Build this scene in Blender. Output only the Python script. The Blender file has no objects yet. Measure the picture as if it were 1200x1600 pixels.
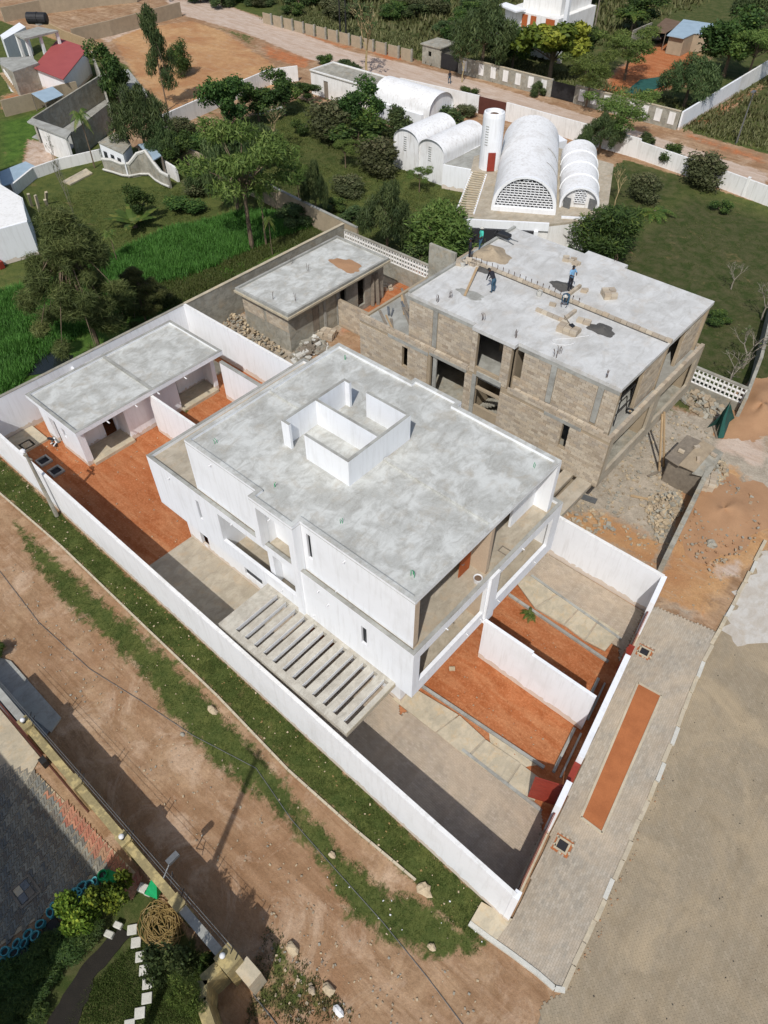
import bpy, math, random
import numpy as np
from mathutils import Vector, Matrix
random.seed(7); RNG = np.random.default_rng(7)
S = bpy.context.scene
COL = S.collection
PI = math.pi

# ------------------------------------------------------------------ camera, light, exposure
CAM_H = 35.0
FPX = 1109.0                                   # focal length in pixels of a 1200x1600 frame
_a, _b, _c = [math.radians(v) for v in (41.430, 47.420, -0.135)]
_right = Vector((math.cos(_a), math.sin(_a), 0))
_fwd = Vector((-math.sin(_a) * math.cos(_b), math.cos(_a) * math.cos(_b), -math.sin(_b)))
_down = _fwd.cross(_right)
_r2 = _right * math.cos(_c) - _down * math.sin(_c)
_d2 = _right * math.sin(_c) + _down * math.cos(_c)
cd = bpy.data.cameras.new('camera'); cam = bpy.data.objects.new('camera', cd); COL.objects.link(cam)
cd.sensor_fit = 'VERTICAL'; cd.sensor_height = 36.0; cd.lens = FPX / 1600 * 36.0
cd.clip_start = 0.5; cd.clip_end = 3000
m = Matrix.Identity(4)
for i in range(3):
    m[i][0] = _r2[i]; m[i][1] = -_d2[i]; m[i][2] = -_fwd[i]
m[2][3] = CAM_H
cam.matrix_world = m
S.camera = cam

SUN_AZ = math.radians(116 - 180)               # direction towards the sun, from +x
SUN_EL = math.radians(51)
w = bpy.data.worlds.new('World'); S.world = w; w.use_nodes = True
nt = w.node_tree; nt.nodes.clear()
sky = nt.nodes.new('ShaderNodeTexSky'); sky.sky_type = 'NISHITA'; sky.sun_disc = False
sky.sun_elevation = SUN_EL; sky.sun_rotation = PI / 2 - SUN_AZ
sky.air_density = 1.0; sky.dust_density = 2.0; sky.ozone_density = 1.0
bg = nt.nodes.new('ShaderNodeBackground'); bg.inputs[1].default_value = 0.105
wo = nt.nodes.new('ShaderNodeOutputWorld')
nt.links.new(sky.outputs[0], bg.inputs[0]); nt.links.new(bg.outputs[0], wo.inputs[0])
ld = bpy.data.lights.new('sun', 'SUN'); ld.energy = 3.3; ld.angle = math.radians(0.5); ld.color = (1, 0.972, 0.93)
sun = bpy.data.objects.new('sun', ld); COL.objects.link(sun)
sv = Vector((math.cos(SUN_AZ) * math.cos(SUN_EL), math.sin(SUN_AZ) * math.cos(SUN_EL), math.sin(SUN_EL)))
sun.rotation_euler = sv.to_track_quat('Z', 'Y').to_euler()
S.view_settings.view_transform = 'Standard'
try: S.view_settings.look = 'None'
except Exception: pass
S.view_settings.gamma = 1; S.view_settings.use_curve_mapping = False
S.view_settings.exposure = 0.0

# ------------------------------------------------------------------ helpers
def at(px, py, z=0.0):
    """ground position (x, y) of the point seen at this pixel when it lies at height z"""
    d = _r2 * ((px - 600) / FPX) + _d2 * ((py - 800) / FPX) + _fwd
    t = (CAM_H - z) / -d.z
    return (d.x * t, d.y * t)
def ats(l, z=0.0): return [at(a, b, z) for a, b in l]
def px_of(x, y, z):
    v = Vector((x, y, z - CAM_H)); c = v.dot(_fwd)
    return 600 + FPX * v.dot(_r2) / c, 800 + FPX * v.dot(_d2) / c

def lin(r, g, b):
    f = lambda c: (c / 255 / 12.92) if c / 255 <= .04045 else ((c / 255 + .055) / 1.055) ** 2.4
    return (f(r), f(g), f(b), 1)

MATS = {}
def new_mat(name):
    mt = bpy.data.materials.new(name); mt.use_nodes = True; t = mt.node_tree; t.nodes.clear()
    o = t.nodes.new('ShaderNodeOutputMaterial'); p = t.nodes.new('ShaderNodeBsdfPrincipled')
    t.links.new(p.outputs[0], o.inputs[0]); MATS[name] = mt
    return mt, t, p
class NT:
    def __init__(s, t): s.t = t
    def n(s, k, **kw):
        o = s.t.nodes.new(k)
        for a, v in kw.items():
            if a.startswith('i_'): o.inputs[a[2:].replace('_', ' ')].default_value = v
            else: setattr(o, a, v)
        return o
    def l(s, a, b): s.t.links.new(a, b)
    def coord(s, scale=(1, 1, 1), rot=0, obj=False):
        if obj: c = s.n('ShaderNodeTexCoord').outputs['Object']
        else: c = s.n('ShaderNodeNewGeometry').outputs['Position']
        mp = s.n('ShaderNodeMapping'); mp.inputs['Scale'].default_value = scale; mp.inputs['Rotation'].default_value = (0, 0, rot)
        s.l(c, mp.inputs[0]); return mp.outputs[0]
    def noise(s, sc, det=4, rough=.55, vec=None, dist=0):
        o = s.n('ShaderNodeTexNoise'); o.inputs['Scale'].default_value = sc; o.inputs['Detail'].default_value = det
        o.inputs['Roughness'].default_value = rough; o.inputs['Distortion'].default_value = dist
        if vec is None: vec = s.coord()
        s.l(vec, o.inputs['Vector']); return o.outputs[0]
    def ramp(s, f, a, b, ca=(0, 0, 0, 1), cb=(1, 1, 1, 1)):
        r = s.n('ShaderNodeValToRGB'); e = r.color_ramp.elements
        e[0].position = a; e[0].color = ca; e[1].position = b; e[1].color = cb
        s.l(f, r.inputs[0]); return r.outputs[0]
    def mix(s, f, a, b, mode='MIX'):
        x = s.n('ShaderNodeMix'); x.data_type = 'RGBA'; x.blend_type = mode
        for v, i in ((f, 0), (a, 6), (b, 7)):
            if hasattr(v, 'default_value') or hasattr(v, 'links'): s.l(v, x.inputs[i])
            else: x.inputs[i].default_value = v
        return x.outputs[2]
    def math(s, op, a, b=0.0, clamp=False):
        x = s.n('ShaderNodeMath'); x.operation = op; x.use_clamp = clamp
        for v, i in ((a, 0), (b, 1)):
            if hasattr(v, 'links'): s.l(v, x.inputs[i])
            else: x.inputs[i].default_value = v
        return x.outputs[0]
    def bump(s, p, h, st=.4, d=.02):
        b = s.n('ShaderNodeBump'); b.inputs['Strength'].default_value = st; b.inputs['Distance'].default_value = d
        s.l(h, b.inputs['Height']); s.l(b.outputs[0], p.inputs['Normal'])

def mat_simple(name, col, col2=None, sc=3.0, rough=.85, stretch=(1, 1, 1), bump=.3, metal=0, fine=25.0, spec=.3, lo=.35, hi=.65):
    """base colour varied by large and fine noise"""
    mt, t, p = new_mat(name); N = NT(t)
    if col2 is None: col2 = tuple(c * .7 for c in col[:3]) + (1,)
    v = N.coord(stretch)
    a = N.noise(sc, 6, .6, v)
    c = N.mix(N.ramp(a, lo, hi), col2, col)
    f = N.noise(fine, 3, .6)
    c = N.mix(N.ramp(f, .3, .7, (.82, .82, .82, 1), (1.1, 1.1, 1.1, 1)), (0, 0, 0, 1), c, 'MIX') if False else N.mix(.55, c, N.ramp(f, .3, .75, tuple(x * .75 for x in col[:3]) + (1,), tuple(min(1, x * 1.12) for x in col[:3]) + (1,)))
    N.l(c, p.inputs['Base Color'])
    p.inputs['Roughness'].default_value = rough; p.inputs['Metallic'].default_value = metal
    p.inputs['Specular IOR Level'].default_value = spec
    N.bump(p, f, bump, .015)
    return mt

def mat_concrete(name, light, mid, dark, big=.35, streak=0.0, warm=None):
    mt, t, p = new_mat(name); N = NT(t)
    v = N.coord()
    a = N.noise(big, 8, .62, v, .6); b = N.noise(big * 3.1, 8, .7, N.coord((1, .45, 1), .5), .8); f = N.noise(14, 5, .7, v)
    c = N.mix(N.ramp(a, .42, .58), mid, light)
    c = N.mix(N.math('MULTIPLY', N.ramp(b, .47, .74), .75), c, dark)
    if warm:
        g = N.noise(big * 1.7, 6, .65, N.coord((1, 1, 1), 1.3), .5)
        c = N.mix(N.math('MULTIPLY', N.ramp(g, .52, .72), .6), c, warm)
    c = N.mix(N.math('MULTIPLY', N.ramp(f, .35, .7), .22), c, tuple(min(1, x * 1.35) for x in light[:3]) + (1,))
    N.l(c, p.inputs['Base Color']); p.inputs['Roughness'].default_value = .9; p.inputs['Specular IOR Level'].default_value = .2
    N.bump(p, f, .35, .01)
    return mt

mat_concrete('roof_concrete', lin(196, 197, 192), lin(168, 168, 162), lin(130, 126, 116), .7, warm=lin(160, 150, 132))
mat_concrete('site_concrete', lin(202, 202, 199), lin(184, 183, 179), lin(150, 147, 140), .5, warm=lin(178, 168, 154))
mat_concrete('grey_concrete', lin(165, 165, 158), lin(145, 144, 137), lin(112, 108, 100), .6)
mat_concrete('beige_concrete', lin(178, 168, 150), lin(162, 152, 134), lin(132, 123, 108), .9, warm=lin(176, 152, 122))
mat_concrete('plaster_grey', lin(163, 160, 148), lin(140, 136, 124), lin(98, 96, 88), .9, warm=lin(165, 145, 115))
mat_concrete('pergola_concrete', lin(190, 185, 172), lin(172, 166, 153), lin(134, 128, 116), 1.2, warm=lin(168, 156, 138))
mat_concrete('slab_beige', lin(192, 180, 156), lin(174, 164, 142), lin(146, 140, 126), 1.1, warm=lin(190, 160, 116))
# whitewash with faint vertical streaks
def mat_white(name, base, dirt, amt=.5, low=None):
    mt, t, p = new_mat(name); N = NT(t)
    a = N.noise(1.2, 5, .65, N.coord((3.5, 3.5, .35))); b = N.noise(.5, 5, .6)
    c = N.mix(N.math('MULTIPLY', N.ramp(a, .5, .8), amt), base, dirt)
    c = N.mix(N.math('MULTIPLY', N.ramp(b, .5, .75), amt * .6), c, dirt)
    if low:
        sp = N.n('ShaderNodeSeparateXYZ'); N.l(N.n('ShaderNodeNewGeometry').outputs['Position'], sp.inputs[0])
        h = N.math('ADD', sp.outputs[2], N.math('MULTIPLY', N.noise(2.5, 4), -.7))
        c = N.mix(N.math('MULTIPLY', N.ramp(h, -.45, -.12, (1, 1, 1, 1), (0, 0, 0, 1)), .7), c, low)
    f = N.noise(9, 4)
    N.l(c, p.inputs['Base Color']); p.inputs['Roughness'].default_value = .8; p.inputs['Specular IOR Level'].default_value = .25
    N.bump(p, f, .2, .01)
    return mt
mat_white('white_wall', (.82, .835, .85, 1), (.62, .62, .61, 1), .65, lin(200, 180, 156))
mat_white('white_old', (.8, .79, .76, 1), (.5, .48, .43, 1), .75)
mat_white('white_vault', (.8, .8, .79, 1), (.5, .47, .43, 1), .95)
mat_simple('beige_wall', lin(196, 176, 152), lin(182, 163, 140), 1.2)
mat_simple('dark_inside', (.03, .03, .035, 1), (.02, .02, .022, 1), 2)
mat_simple('glass_dark', (.02, .025, .03, 1), (.015, .018, .02, 1), 2, rough=.3, bump=0, spec=.2)
mat_simple('door_wood', lin(176, 96, 52), lin(150, 78, 40), 3, stretch=(1, 1, .2))
mat_simple('metal_red', lin(150, 62, 48), lin(120, 45, 36), 2, rough=.5)
mat_simple('metal_brown', lin(96, 58, 48), lin(78, 45, 38), 2, rough=.6)
mat_simple('metal_black', (.02, .02, .022, 1), (.04, .04, .04, 1), 4, rough=.5)
mat_simple('metal_grey', lin(130, 132, 132), lin(95, 97, 98), 4, rough=.5, metal=.4)
mat_simple('sheet_blue', lin(165, 185, 198), lin(135, 155, 168), 1.0, rough=.5)
mat_simple('sheet_red', lin(166, 84, 80), lin(150, 72, 70), .6, rough=.6)
mat_simple('sheet_rust', lin(120, 100, 82), lin(90, 66, 50), .9, rough=.8)
mat_simple('wood_pale', lin(186, 160, 124), lin(150, 124, 94), 3)
mat_simple('wood_grey', lin(140, 130, 116), lin(96, 88, 78), 3)
mat_simple('steel_rebar', lin(90, 70, 58), lin(60, 50, 44), 6)
mat_simple('pvc_white', (.75, .75, .75, 1), (.6, .6, .6, 1), 5)
mat_simple('plastic_teal', lin(92, 170, 178), lin(50, 128, 138), 2.5, rough=.5)
mat_simple('plastic_teal_dark', lin(46, 100, 98), lin(30, 76, 74), 3, rough=.6)
mat_simple('net_green', lin(34, 168, 104), lin(20, 120, 74), 3, rough=.6)
mat_simple('shade_net', lin(44, 92, 84), lin(30, 66, 60), 1.2, rough=.9)
mat_simple('mortar', lin(92, 90, 86), lin(72, 70, 67), 3)
mat_simple('rubble', lin(172, 156, 132), lin(130, 116, 98), 2.2)
mat_simple('earth_pile', lin(174, 136, 102), lin(150, 114, 84), .8, bump=.9)
mat_simple('soil_red', lin(174, 108, 66), lin(146, 86, 50), 1.2, bump=.6, hi=.6)
mat_simple('stone', lin(196, 178, 148), lin(150, 134, 110), 3)
mat_simple('paper_white', (.78, .78, .78, 1), (.6, .6, .58, 1), 5)
mat_simple('hose_tan', lin(146, 124, 78), lin(112, 92, 54), 3, rough=.5)
mat_simple('plinth_dark', lin(70, 68, 66), lin(54, 52, 50), 2)
mat_concrete('pale_dust', lin(192, 188, 180), lin(180, 172, 160), lin(160, 150, 134), .9, warm=lin(172, 156, 134))
mat_simple('bed_soil_black', lin(40, 36, 30), lin(26, 24, 20), 2.5, bump=.8)
mat_simple('kerb_concrete', lin(196, 184, 160), lin(160, 150, 132), 1.6)
mat_simple('bark', lin(120, 104, 86), lin(84, 70, 56), 3)
mat_simple('bark_pale', lin(178, 160, 118), lin(130, 112, 84), 2.5)
mat_simple('bark_grey', lin(150, 142, 128), lin(112, 104, 92), 2.5)
mat_simple('skin_dark', lin(74, 48, 36), lin(60, 38, 28), 5)
mat_simple('car_paint', lin(66, 60, 58), lin(52, 46, 44), 2, rough=.3, bump=0, spec=.6)
mat_simple('fabric_dark', lin(44, 44, 52), lin(32, 32, 38), 5)
mat_simple('fabric_jeans', lin(62, 92, 112), lin(44, 68, 86), 5)
mat_simple('fabric_teal', lin(80, 196, 176), lin(58, 160, 146), 5)
mat_simple('fabric_blue', lin(126, 172, 208), lin(96, 140, 180), 5)
mat_simple('fabric_pale', lin(206, 204, 196), lin(170, 168, 160), 5)
mat_simple('tile_stone', lin(208, 206, 196), lin(170, 168, 156), 2.0)
mat_simple('wall_cap_yellow', lin(186, 168, 118), lin(84, 80, 66), 2.6, fine=9, lo=.5, hi=.6)
mat_simple('pond_dark', (.016, .02, .018, 1), (.01, .014, .01, 1), 1, rough=.06, bump=0, spec=.5)
mat_simple('wall_tan_block', lin(172, 156, 132), lin(142, 130, 110), 1.4)

def mat_piece(name, cols, per_obj=False, rough=.9, fine=20, spread=None):
    """pieces (blocks, pavers): colour chosen per piece, from object or face value"""
    mt, t, p = new_mat(name); N = NT(t)
    if per_obj: r = N.n('ShaderNodeObjectInfo').outputs['Random']
    else: r = N.n('ShaderNodeAttribute', attribute_name='tint').outputs['Fac']
    rp = N.n('ShaderNodeValToRGB'); e = rp.color_ramp.elements
    e[0].position = 0; e[0].color = cols[0]; e[1].position = 1; e[1].color = cols[-1]
    for i, c in enumerate(cols[1:-1]):
        x = e.new((i + 1) / (len(cols) - 1)); x.color = c
    N.l(r, rp.inputs[0])
    c = rp.outputs[0]
    if spread:
        a = N.noise(.45, 6, .65, None, .5)
        c = N.mix(N.math('MULTIPLY', N.ramp(a, .45, .68), .75), c, spread)
        tr = N.noise(.55, 6, .7, N.coord((1.9, .16, 1), -1.69 + PI / 2 if 'street' in name else .2), .8)
        c = N.mix(N.math('MULTIPLY', N.ramp(tr, .50, .70), .55), c, tuple(x * .66 for x in spread[:3]) + (1,))
        dr = N.noise(.22, 7, .7, N.coord((1, 1, 1), 4), 1.0)
        c = N.mix(N.math('MULTIPLY', N.ramp(dr, .5, .66), .6), c, tuple(min(1, x * 1.22) for x in spread[:3]) + (1,))
        a2 = N.noise(.9, 6, .65, N.coord((1, 1, 1), 2), .5)
        c = N.mix(N.math('MULTIPLY', N.ramp(a2, .52, .75), .5), c, tuple(x * .62 for x in spread[:3]) + (1,))
    f = N.noise(fine, 4, .65)
    c = N.mix(.35, c, N.mix(1.0, c, N.ramp(f, .3, .7, (.65, .65, .65, 1), (1.2, 1.2, 1.2, 1)), 'MULTIPLY'))
    N.l(c, p.inputs['Base Color']); p.inputs['Roughness'].default_value = rough; p.inputs['Specular IOR Level'].default_value = .2
    N.bump(p, f, .3, .01)
    return mt
BL = [lin(158, 144, 126), lin(192, 178, 156), lin(174, 161, 143), lin(198, 186, 166), lin(166, 155, 140), lin(184, 167, 144)]
mat_piece('block_face', BL, False); mat_piece('block_obj', BL, True)
PV = [lin(160, 151, 136), lin(176, 167, 152), lin(154, 147, 134), lin(182, 173, 158), lin(168, 158, 142)]
mat_piece('paver_yard', [lin(166, 153, 136), lin(178, 165, 147), lin(160, 148, 131), lin(182, 168, 152)], spread=lin(180, 162, 140))
mat_piece('paver_walk', PV, spread=lin(180, 164, 142))
mat_piece('paver_street', [lin(150, 137, 116), lin(156, 143, 122), lin(147, 135, 114), lin(160, 147, 126)], spread=lin(166, 149, 122))
mat_simple('paver_bed', lin(140, 128, 110), lin(124, 114, 98), 1.5)
ZZ = [lin(120, 122, 118), lin(150, 146, 132), lin(104, 106, 104), lin(134, 130, 118), lin(110, 104, 96)]
mat_piece('paver_zig', ZZ); mat_piece('paver_zig_obj', ZZ, True)
mat_piece('paver_zig_red', [lin(170, 112, 92), lin(186, 134, 108), lin(158, 104, 88), lin(178, 150, 118)], True)

def mat_leaf(name, c1, c2, c3=None, tr=.25):
    mt, t, p = new_mat(name); N = NT(t)
    r = N.n('ShaderNodeAttribute', attribute_name='tint').outputs['Fac']
    rp = N.n('ShaderNodeValToRGB'); e = rp.color_ramp.elements
    e[0].color = c1; e[1].color = c3 or c2; x = e.new(.6); x.color = c2
    N.l(r, rp.inputs[0])
    oi = N.n('ShaderNodeObjectInfo').outputs['Random']
    hs = N.n('ShaderNodeHueSaturation'); N.l(rp.outputs[0], hs.inputs['Color'])
    N.l(N.math('ADD', N.math('MULTIPLY', oi, .03), .485), hs.inputs['Hue'])
    N.l(N.math('ADD', N.math('MULTIPLY', oi, .3), .85), hs.inputs['Value'])
    N.l(hs.outputs[0], p.inputs['Base Color']); p.inputs['Roughness'].default_value = .6; p.inputs['Specular IOR Level'].default_value = .25
    tb = N.n('ShaderNodeBsdfTranslucent'); N.l(hs.outputs[0], tb.inputs[0])
    ms = N.n('ShaderNodeMixShader'); ms.inputs[0].default_value = tr
    out = [n for n in t.nodes if n.type == 'OUTPUT_MATERIAL'][0]
    N.l(p.outputs[0], ms.inputs[1]); N.l(tb.outputs[0], ms.inputs[2]); N.l(ms.outputs[0], out.inputs[0])
    return mt
mat_leaf('leaf_broad', (.032, .065, .018, 1), (.07, .125, .03, 1), (.16, .22, .045, 1), .32)
mat_leaf('leaf_lime', (.05, .10, .016, 1), (.17, .24, .03, 1), (.34, .38, .05, 1))
mat_leaf('leaf_weep', (.045, .075, .028, 1), (.09, .13, .045, 1), (.17, .21, .075, 1), .35)
mat_leaf('leaf_acacia', (.065, .11, .026, 1), (.14, .20, .045, 1), (.25, .3, .08, 1), .35)
mat_leaf('leaf_casuarina', (.065, .085, .028, 1), (.13, .155, .048, 1), (.23, .24, .085, 1), .4)
mat_leaf('leaf_scrub', (.06, .07, .028, 1), (.105, .12, .05, 1), (.19, .18, .09, 1), .3)
mat_leaf('leaf_palm', (.04, .08, .018, 1), (.09, .16, .03, 1), (.24, .24, .06, 1))
mat_leaf('grass_short', (.06, .09, .02, 1), (.105, .14, .035, 1), (.19, .19, .07, 1), .3)
mat_leaf('grass_tall', (.045, .10, .018, 1), (.09, .20, .032, 1), (.16, .30, .06, 1), .3)
mat_leaf('grass_dry', (.08, .085, .03, 1), (.14, .15, .055, 1), (.24, .22, .1, 1), .2)

class MB:
    def __init__(s): s.v = []; s.f = []
    def add(s, vs, fs):
        o = len(s.v); s.v += [tuple(v) for v in vs]; s.f += [tuple(i + o for i in f) for f in fs]
    def box(s, x0, x1, y0, y1, z0, z1):
        s.prism([(x0, y0), (x1, y0), (x1, y1), (x0, y1)], z0, z1); return s
    def prism(s, pts, z0, z1, topz=None):
        n = len(pts)
        ar = sum(pts[i][0] * pts[(i + 1) % n][1] - pts[(i + 1) % n][0] * pts[i][1] for i in range(n))
        if ar < 0: pts = pts[::-1]; topz = topz[::-1] if topz else None
        s.add([(x, y, z0) for x, y in pts] + [(p[0], p[1], topz[i] if topz else z1) for i, p in enumerate(pts)],
              [tuple(range(n))[::-1], tuple(range(n, 2 * n))] + [(i, (i + 1) % n, n + (i + 1) % n, n + i) for i in range(n)])
        return s
    def seg(s, p, q, th, z0, z1, side=0, z2=None):
        """wall piece from p to q; side 0 centred, 1 thickness to the left; z2 = top at q"""
        d = Vector((q[0] - p[0], q[1] - p[1])); nrm = Vector((-d.y, d.x)).normalized() * th
        a = nrm * (-.5 if side == 0 else (0 if side == 1 else -1)); b = a + nrm
        P = [(p[0] + a.x, p[1] + a.y), (q[0] + a.x, q[1] + a.y), (q[0] + b.x, q[1] + b.y), (p[0] + b.x, p[1] + b.y)]
        z2 = z1 if z2 is None else z2
        s.prism(P, z0, z1, [z1, z2, z2, z1]); return s
    def beam(s, a, b, w, h=None):
        """square bar between two 3D points"""
        a = Vector(a); b = Vector(b); h = h or w; d = (b - a).normalized()
        u = d.cross(Vector((0, 0, 1)));
        if u.length < 1e-3: u = Vector((1, 0, 0))
        u.normalize(); v = u.cross(d)
        c = [u * (i * w / 2) + v * (j * h / 2) for i, j in ((-1, -1), (1, -1), (1, 1), (-1, 1))]
        s.add([a + k for k in c] + [b + k for k in c], [(3, 2, 1, 0), (4, 5, 6, 7)] + [(i, (i + 1) % 4, 4 + (i + 1) % 4, 4 + i) for i in range(4)]); return s
    def tube(s, pts, rad, n=7, cap=True):
        if not isinstance(rad, (list, tuple)): rad = [rad] * len(pts)
        pts = [Vector(p) for p in pts]; base = len(s.v); prev = None
        for i, p in enumerate(pts):
            d = (pts[min(i + 1, len(pts) - 1)] - pts[max(i - 1, 0)]).normalized()
            u = (prev - d * prev.dot(d)) if prev else d.cross(Vector((0.1, 0.2, 1)))
            if u.length < 1e-3: u = d.cross(Vector((1, 0, 0)))
            u.normalize(); v = d.cross(u); prev = u
            for k in range(n):
                an = 2 * PI * k / n; s.v.append(tuple(p + (u * math.cos(an) + v * math.sin(an)) * rad[i]))
        for i in range(len(pts) - 1):
            for k in range(n):
                a = base + i * n + k; b = base + i * n + (k + 1) % n; s.f.append((a, b, b + n, a + n))
        if cap:
            s.f.append(tuple(base + k for k in range(n))[::-1]); s.f.append(tuple(base + (len(pts) - 1) * n + k for k in range(n)))
        return s
    def lathe(s, cx, cy, prof, n=20):
        """prof: list of (r, z)"""
        b = len(s.v)
        for r, z in prof:
            for k in range(n): s.v.append((cx + r * math.cos(2 * PI * k / n), cy + r * math.sin(2 * PI * k / n), z))
        for i in range(len(prof) - 1):
            for k in range(n):
                a = b + i * n + k; c = b + i * n + (k + 1) % n; s.f.append((a, c, c + n, a + n))
        return s
    def blob(s, c, r, seed=0, n=10, flat=1.0, rough=.25):
        rr = random.Random(seed); b = len(s.v); m_ = n // 2 + 1
        for i in range(m_ + 1):
            th = PI * i / m_
            for k in range(n):
                q = 1 + rr.uniform(-rough, rough) if 0 < i < m_ else 1
                s.v.append((c[0] + r[0] * q * math.sin(th) * math.cos(2 * PI * k / n), c[1] + r[1] * q * math.sin(th) * math.sin(2 * PI * k / n), c[2] + r[2] * (math.cos(th) * (q if 0 < i < m_ else 1))))
        for i in range(m_):
            for k in range(n):
                a = b + i * n + k; d = b + i * n + (k + 1) % n; s.f.append((a, a + n, d + n, d))
        return s
    def mesh(s, name, off=(0, 0, 0)):
        me = bpy.data.meshes.new(name)
        me.from_pydata([(x - off[0], y - off[1], z - off[2]) for x, y, z in s.v], [], s.f); me.update()
        return me
def wloc(o):
    x = Vector((0, 0, 0))
    while o: x += o.location; o = o.parent
    return x
def obj(name, mb, mat, parent=None, label=None, cat=None, group=None, kind=None, smooth=False, bevel=0, at_loc=None):
    """link a mesh builder (world coordinates) as one object, under parent if given"""
    off = wloc(parent) if parent else Vector(at_loc or (0, 0, 0))
    me = mb.mesh(name, off) if isinstance(mb, MB) else mb
    o = bpy.data.objects.new(name, me); COL.objects.link(o)
    if parent: o.parent = parent
    else: o.location = off
    if mat: me.materials.clear(); me.materials.append(MATS[mat] if isinstance(mat, str) else mat)
    if smooth:
        me.polygons.foreach_set('use_smooth', [True] * len(me.polygons))
    if bevel:
        b = o.modifiers.new('bevel', 'BEVEL'); b.width = bevel; b.segments = 1; b.limit_method = 'ANGLE'
    tag(o, label, cat, group, kind); return o
def tag(o, label=None, cat=None, group=None, kind=None):
    if label: o['label'] = label
    if cat: o['category'] = cat
    if group: o['group'] = group
    if kind: o['kind'] = kind
    return o
def thing(name, label, cat, loc=(0, 0, 0), group=None, rot=0):
    o = bpy.data.objects.new(name, None); COL.objects.link(o); o.location = loc; o.rotation_euler[2] = rot
    o.empty_display_size = .3
    return tag(o, label, cat, group)
def B(x0, x1, y0, y1, z0, z1): return MB().box(x0, x1, y0, y1, z0, z1)

def wall(mb, ax, c0, c1, a0, a1, z0, z1, ops=()):
    """wall slab: ax 'x' runs along x and fills y c0..c1; ax 'y' runs along y and fills x c0..c1. ops = (a0, a1, z0, z1) openings"""
    cuts = sorted(set([a0, a1] + [min(max(v, a0), a1) for o in ops for v in o[:2]]))
    for i in range(len(cuts) - 1):
        s0, s1 = cuts[i], cuts[i + 1]
        if s1 - s0 < 1e-6: continue
        mid = (s0 + s1) / 2
        hs = sorted([(max(o[2], z0), min(o[3], z1)) for o in ops if o[0] < mid < o[1]])
        z = z0; spans = []
        for lo, hi in hs:
            if lo > z + 1e-6: spans.append((z, lo))
            z = max(z, hi)
        if z < z1 - 1e-6: spans.append((z, z1))
        for lo, hi in spans:
            if ax == 'x': mb.box(s0, s1, c0, c1, lo, hi)
            else: mb.box(c0, c1, s0, s1, lo, hi)
    return mb

def face_tint(me, per=1, n=None, seed=1):
    """a random value shared by each run of `per` faces"""
    nf = len(me.polygons); r = np.random.default_rng(seed).random(nf // per + 1)
    a = me.attributes.new('tint', 'FLOAT', 'FACE'); a.data.foreach_set('value', np.repeat(r, per)[:nf].astype(np.float32))

def np_boxes(cx, cy, cz, ux, uy, hl, hw, hh):
    """many boxes (top and sides) as arrays: centres, unit direction of length (ux,uy), half sizes"""
    n = len(cx); sx = np.array([-1, 1, 1, -1]); sy = np.array([-1, -1, 1, 1])
    X = cx[:, None] + ux[:, None] * (sx * hl[:, None]) - uy[:, None] * (sy * hw[:, None])
    Y = cy[:, None] + uy[:, None] * (sx * hl[:, None]) + ux[:, None] * (sy * hw[:, None])
    V = np.empty((n, 8, 3)); V[:, :4, 0] = X; V[:, 4:, 0] = X; V[:, :4, 1] = Y; V[:, 4:, 1] = Y
    V[:, :4, 2] = (cz - hh)[:, None]; V[:, 4:, 2] = (cz + hh)[:, None]
    F = np.array([[4, 5, 6, 7], [0, 1, 5, 4], [1, 2, 6, 5], [2, 3, 7, 6], [3, 0, 4, 7]])
    F = (F[None] + (np.arange(n) * 8)[:, None, None]).reshape(-1, 4)
    return V.reshape(-1, 3), F
def np_mesh(name, V, F):
    me = bpy.data.meshes.new(name); k = F.shape[1]
    me.vertices.add(len(V)); me.vertices.foreach_set('co', V.astype(np.float32).ravel())
    me.loops.add(F.size); me.loops.foreach_set('vertex_index', F.astype(np.int32).ravel())
    me.polygons.add(len(F)); me.polygons.foreach_set('loop_start', (np.arange(len(F)) * k).astype(np.int32))
    me.polygons.foreach_set('loop_total', np.full(len(F), k, np.int32)); me.update(); me.validate()
    if name != 'ground': me.shade_flat()
    return me
def ragged(poly, amp=.3, step=.35, seed=1):
    rr_ = random.Random(seed); out = []; n = len(poly)
    for i in range(n):
        a, b = Vector(poly[i]), Vector(poly[(i + 1) % n]); k = max(1, int((b - a).length / step))
        for j in range(k):
            q = a.lerp(b, j / k); w_ = amp * (.6 * math.sin(q.x * 2.1 + seed) * math.cos(q.y * 1.7) + rr_.uniform(-.5, .5)); out.append((q.x + w_, q.y + w_ * .7))
    return out
def in_poly(x, y, poly):
    r = np.zeros(x.shape, bool); n = len(poly)
    for i in range(n):
        x0, y0 = poly[i]; x1, y1 = poly[(i + 1) % n]
        c = ((y0 > y) != (y1 > y)) & (x < (x1 - x0) * (y - y0) / ((y1 - y0) or 1e-9) + x0); r ^= c
    return r
def sdist(x, y, poly):
    d = np.full(x.shape, 1e9); n = len(poly)
    for i in range(n):
        ax, ay = poly[i]; bx, by = poly[(i + 1) % n]; dx, dy = bx - ax, by - ay
        t = np.clip(((x - ax) * dx + (y - ay) * dy) / (dx * dx + dy * dy + 1e-9), 0, 1)
        d = np.minimum(d, np.hypot(x - ax - t * dx, y - ay - t * dy))
    return np.where(in_poly(x, y, poly), d, -d)

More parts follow.
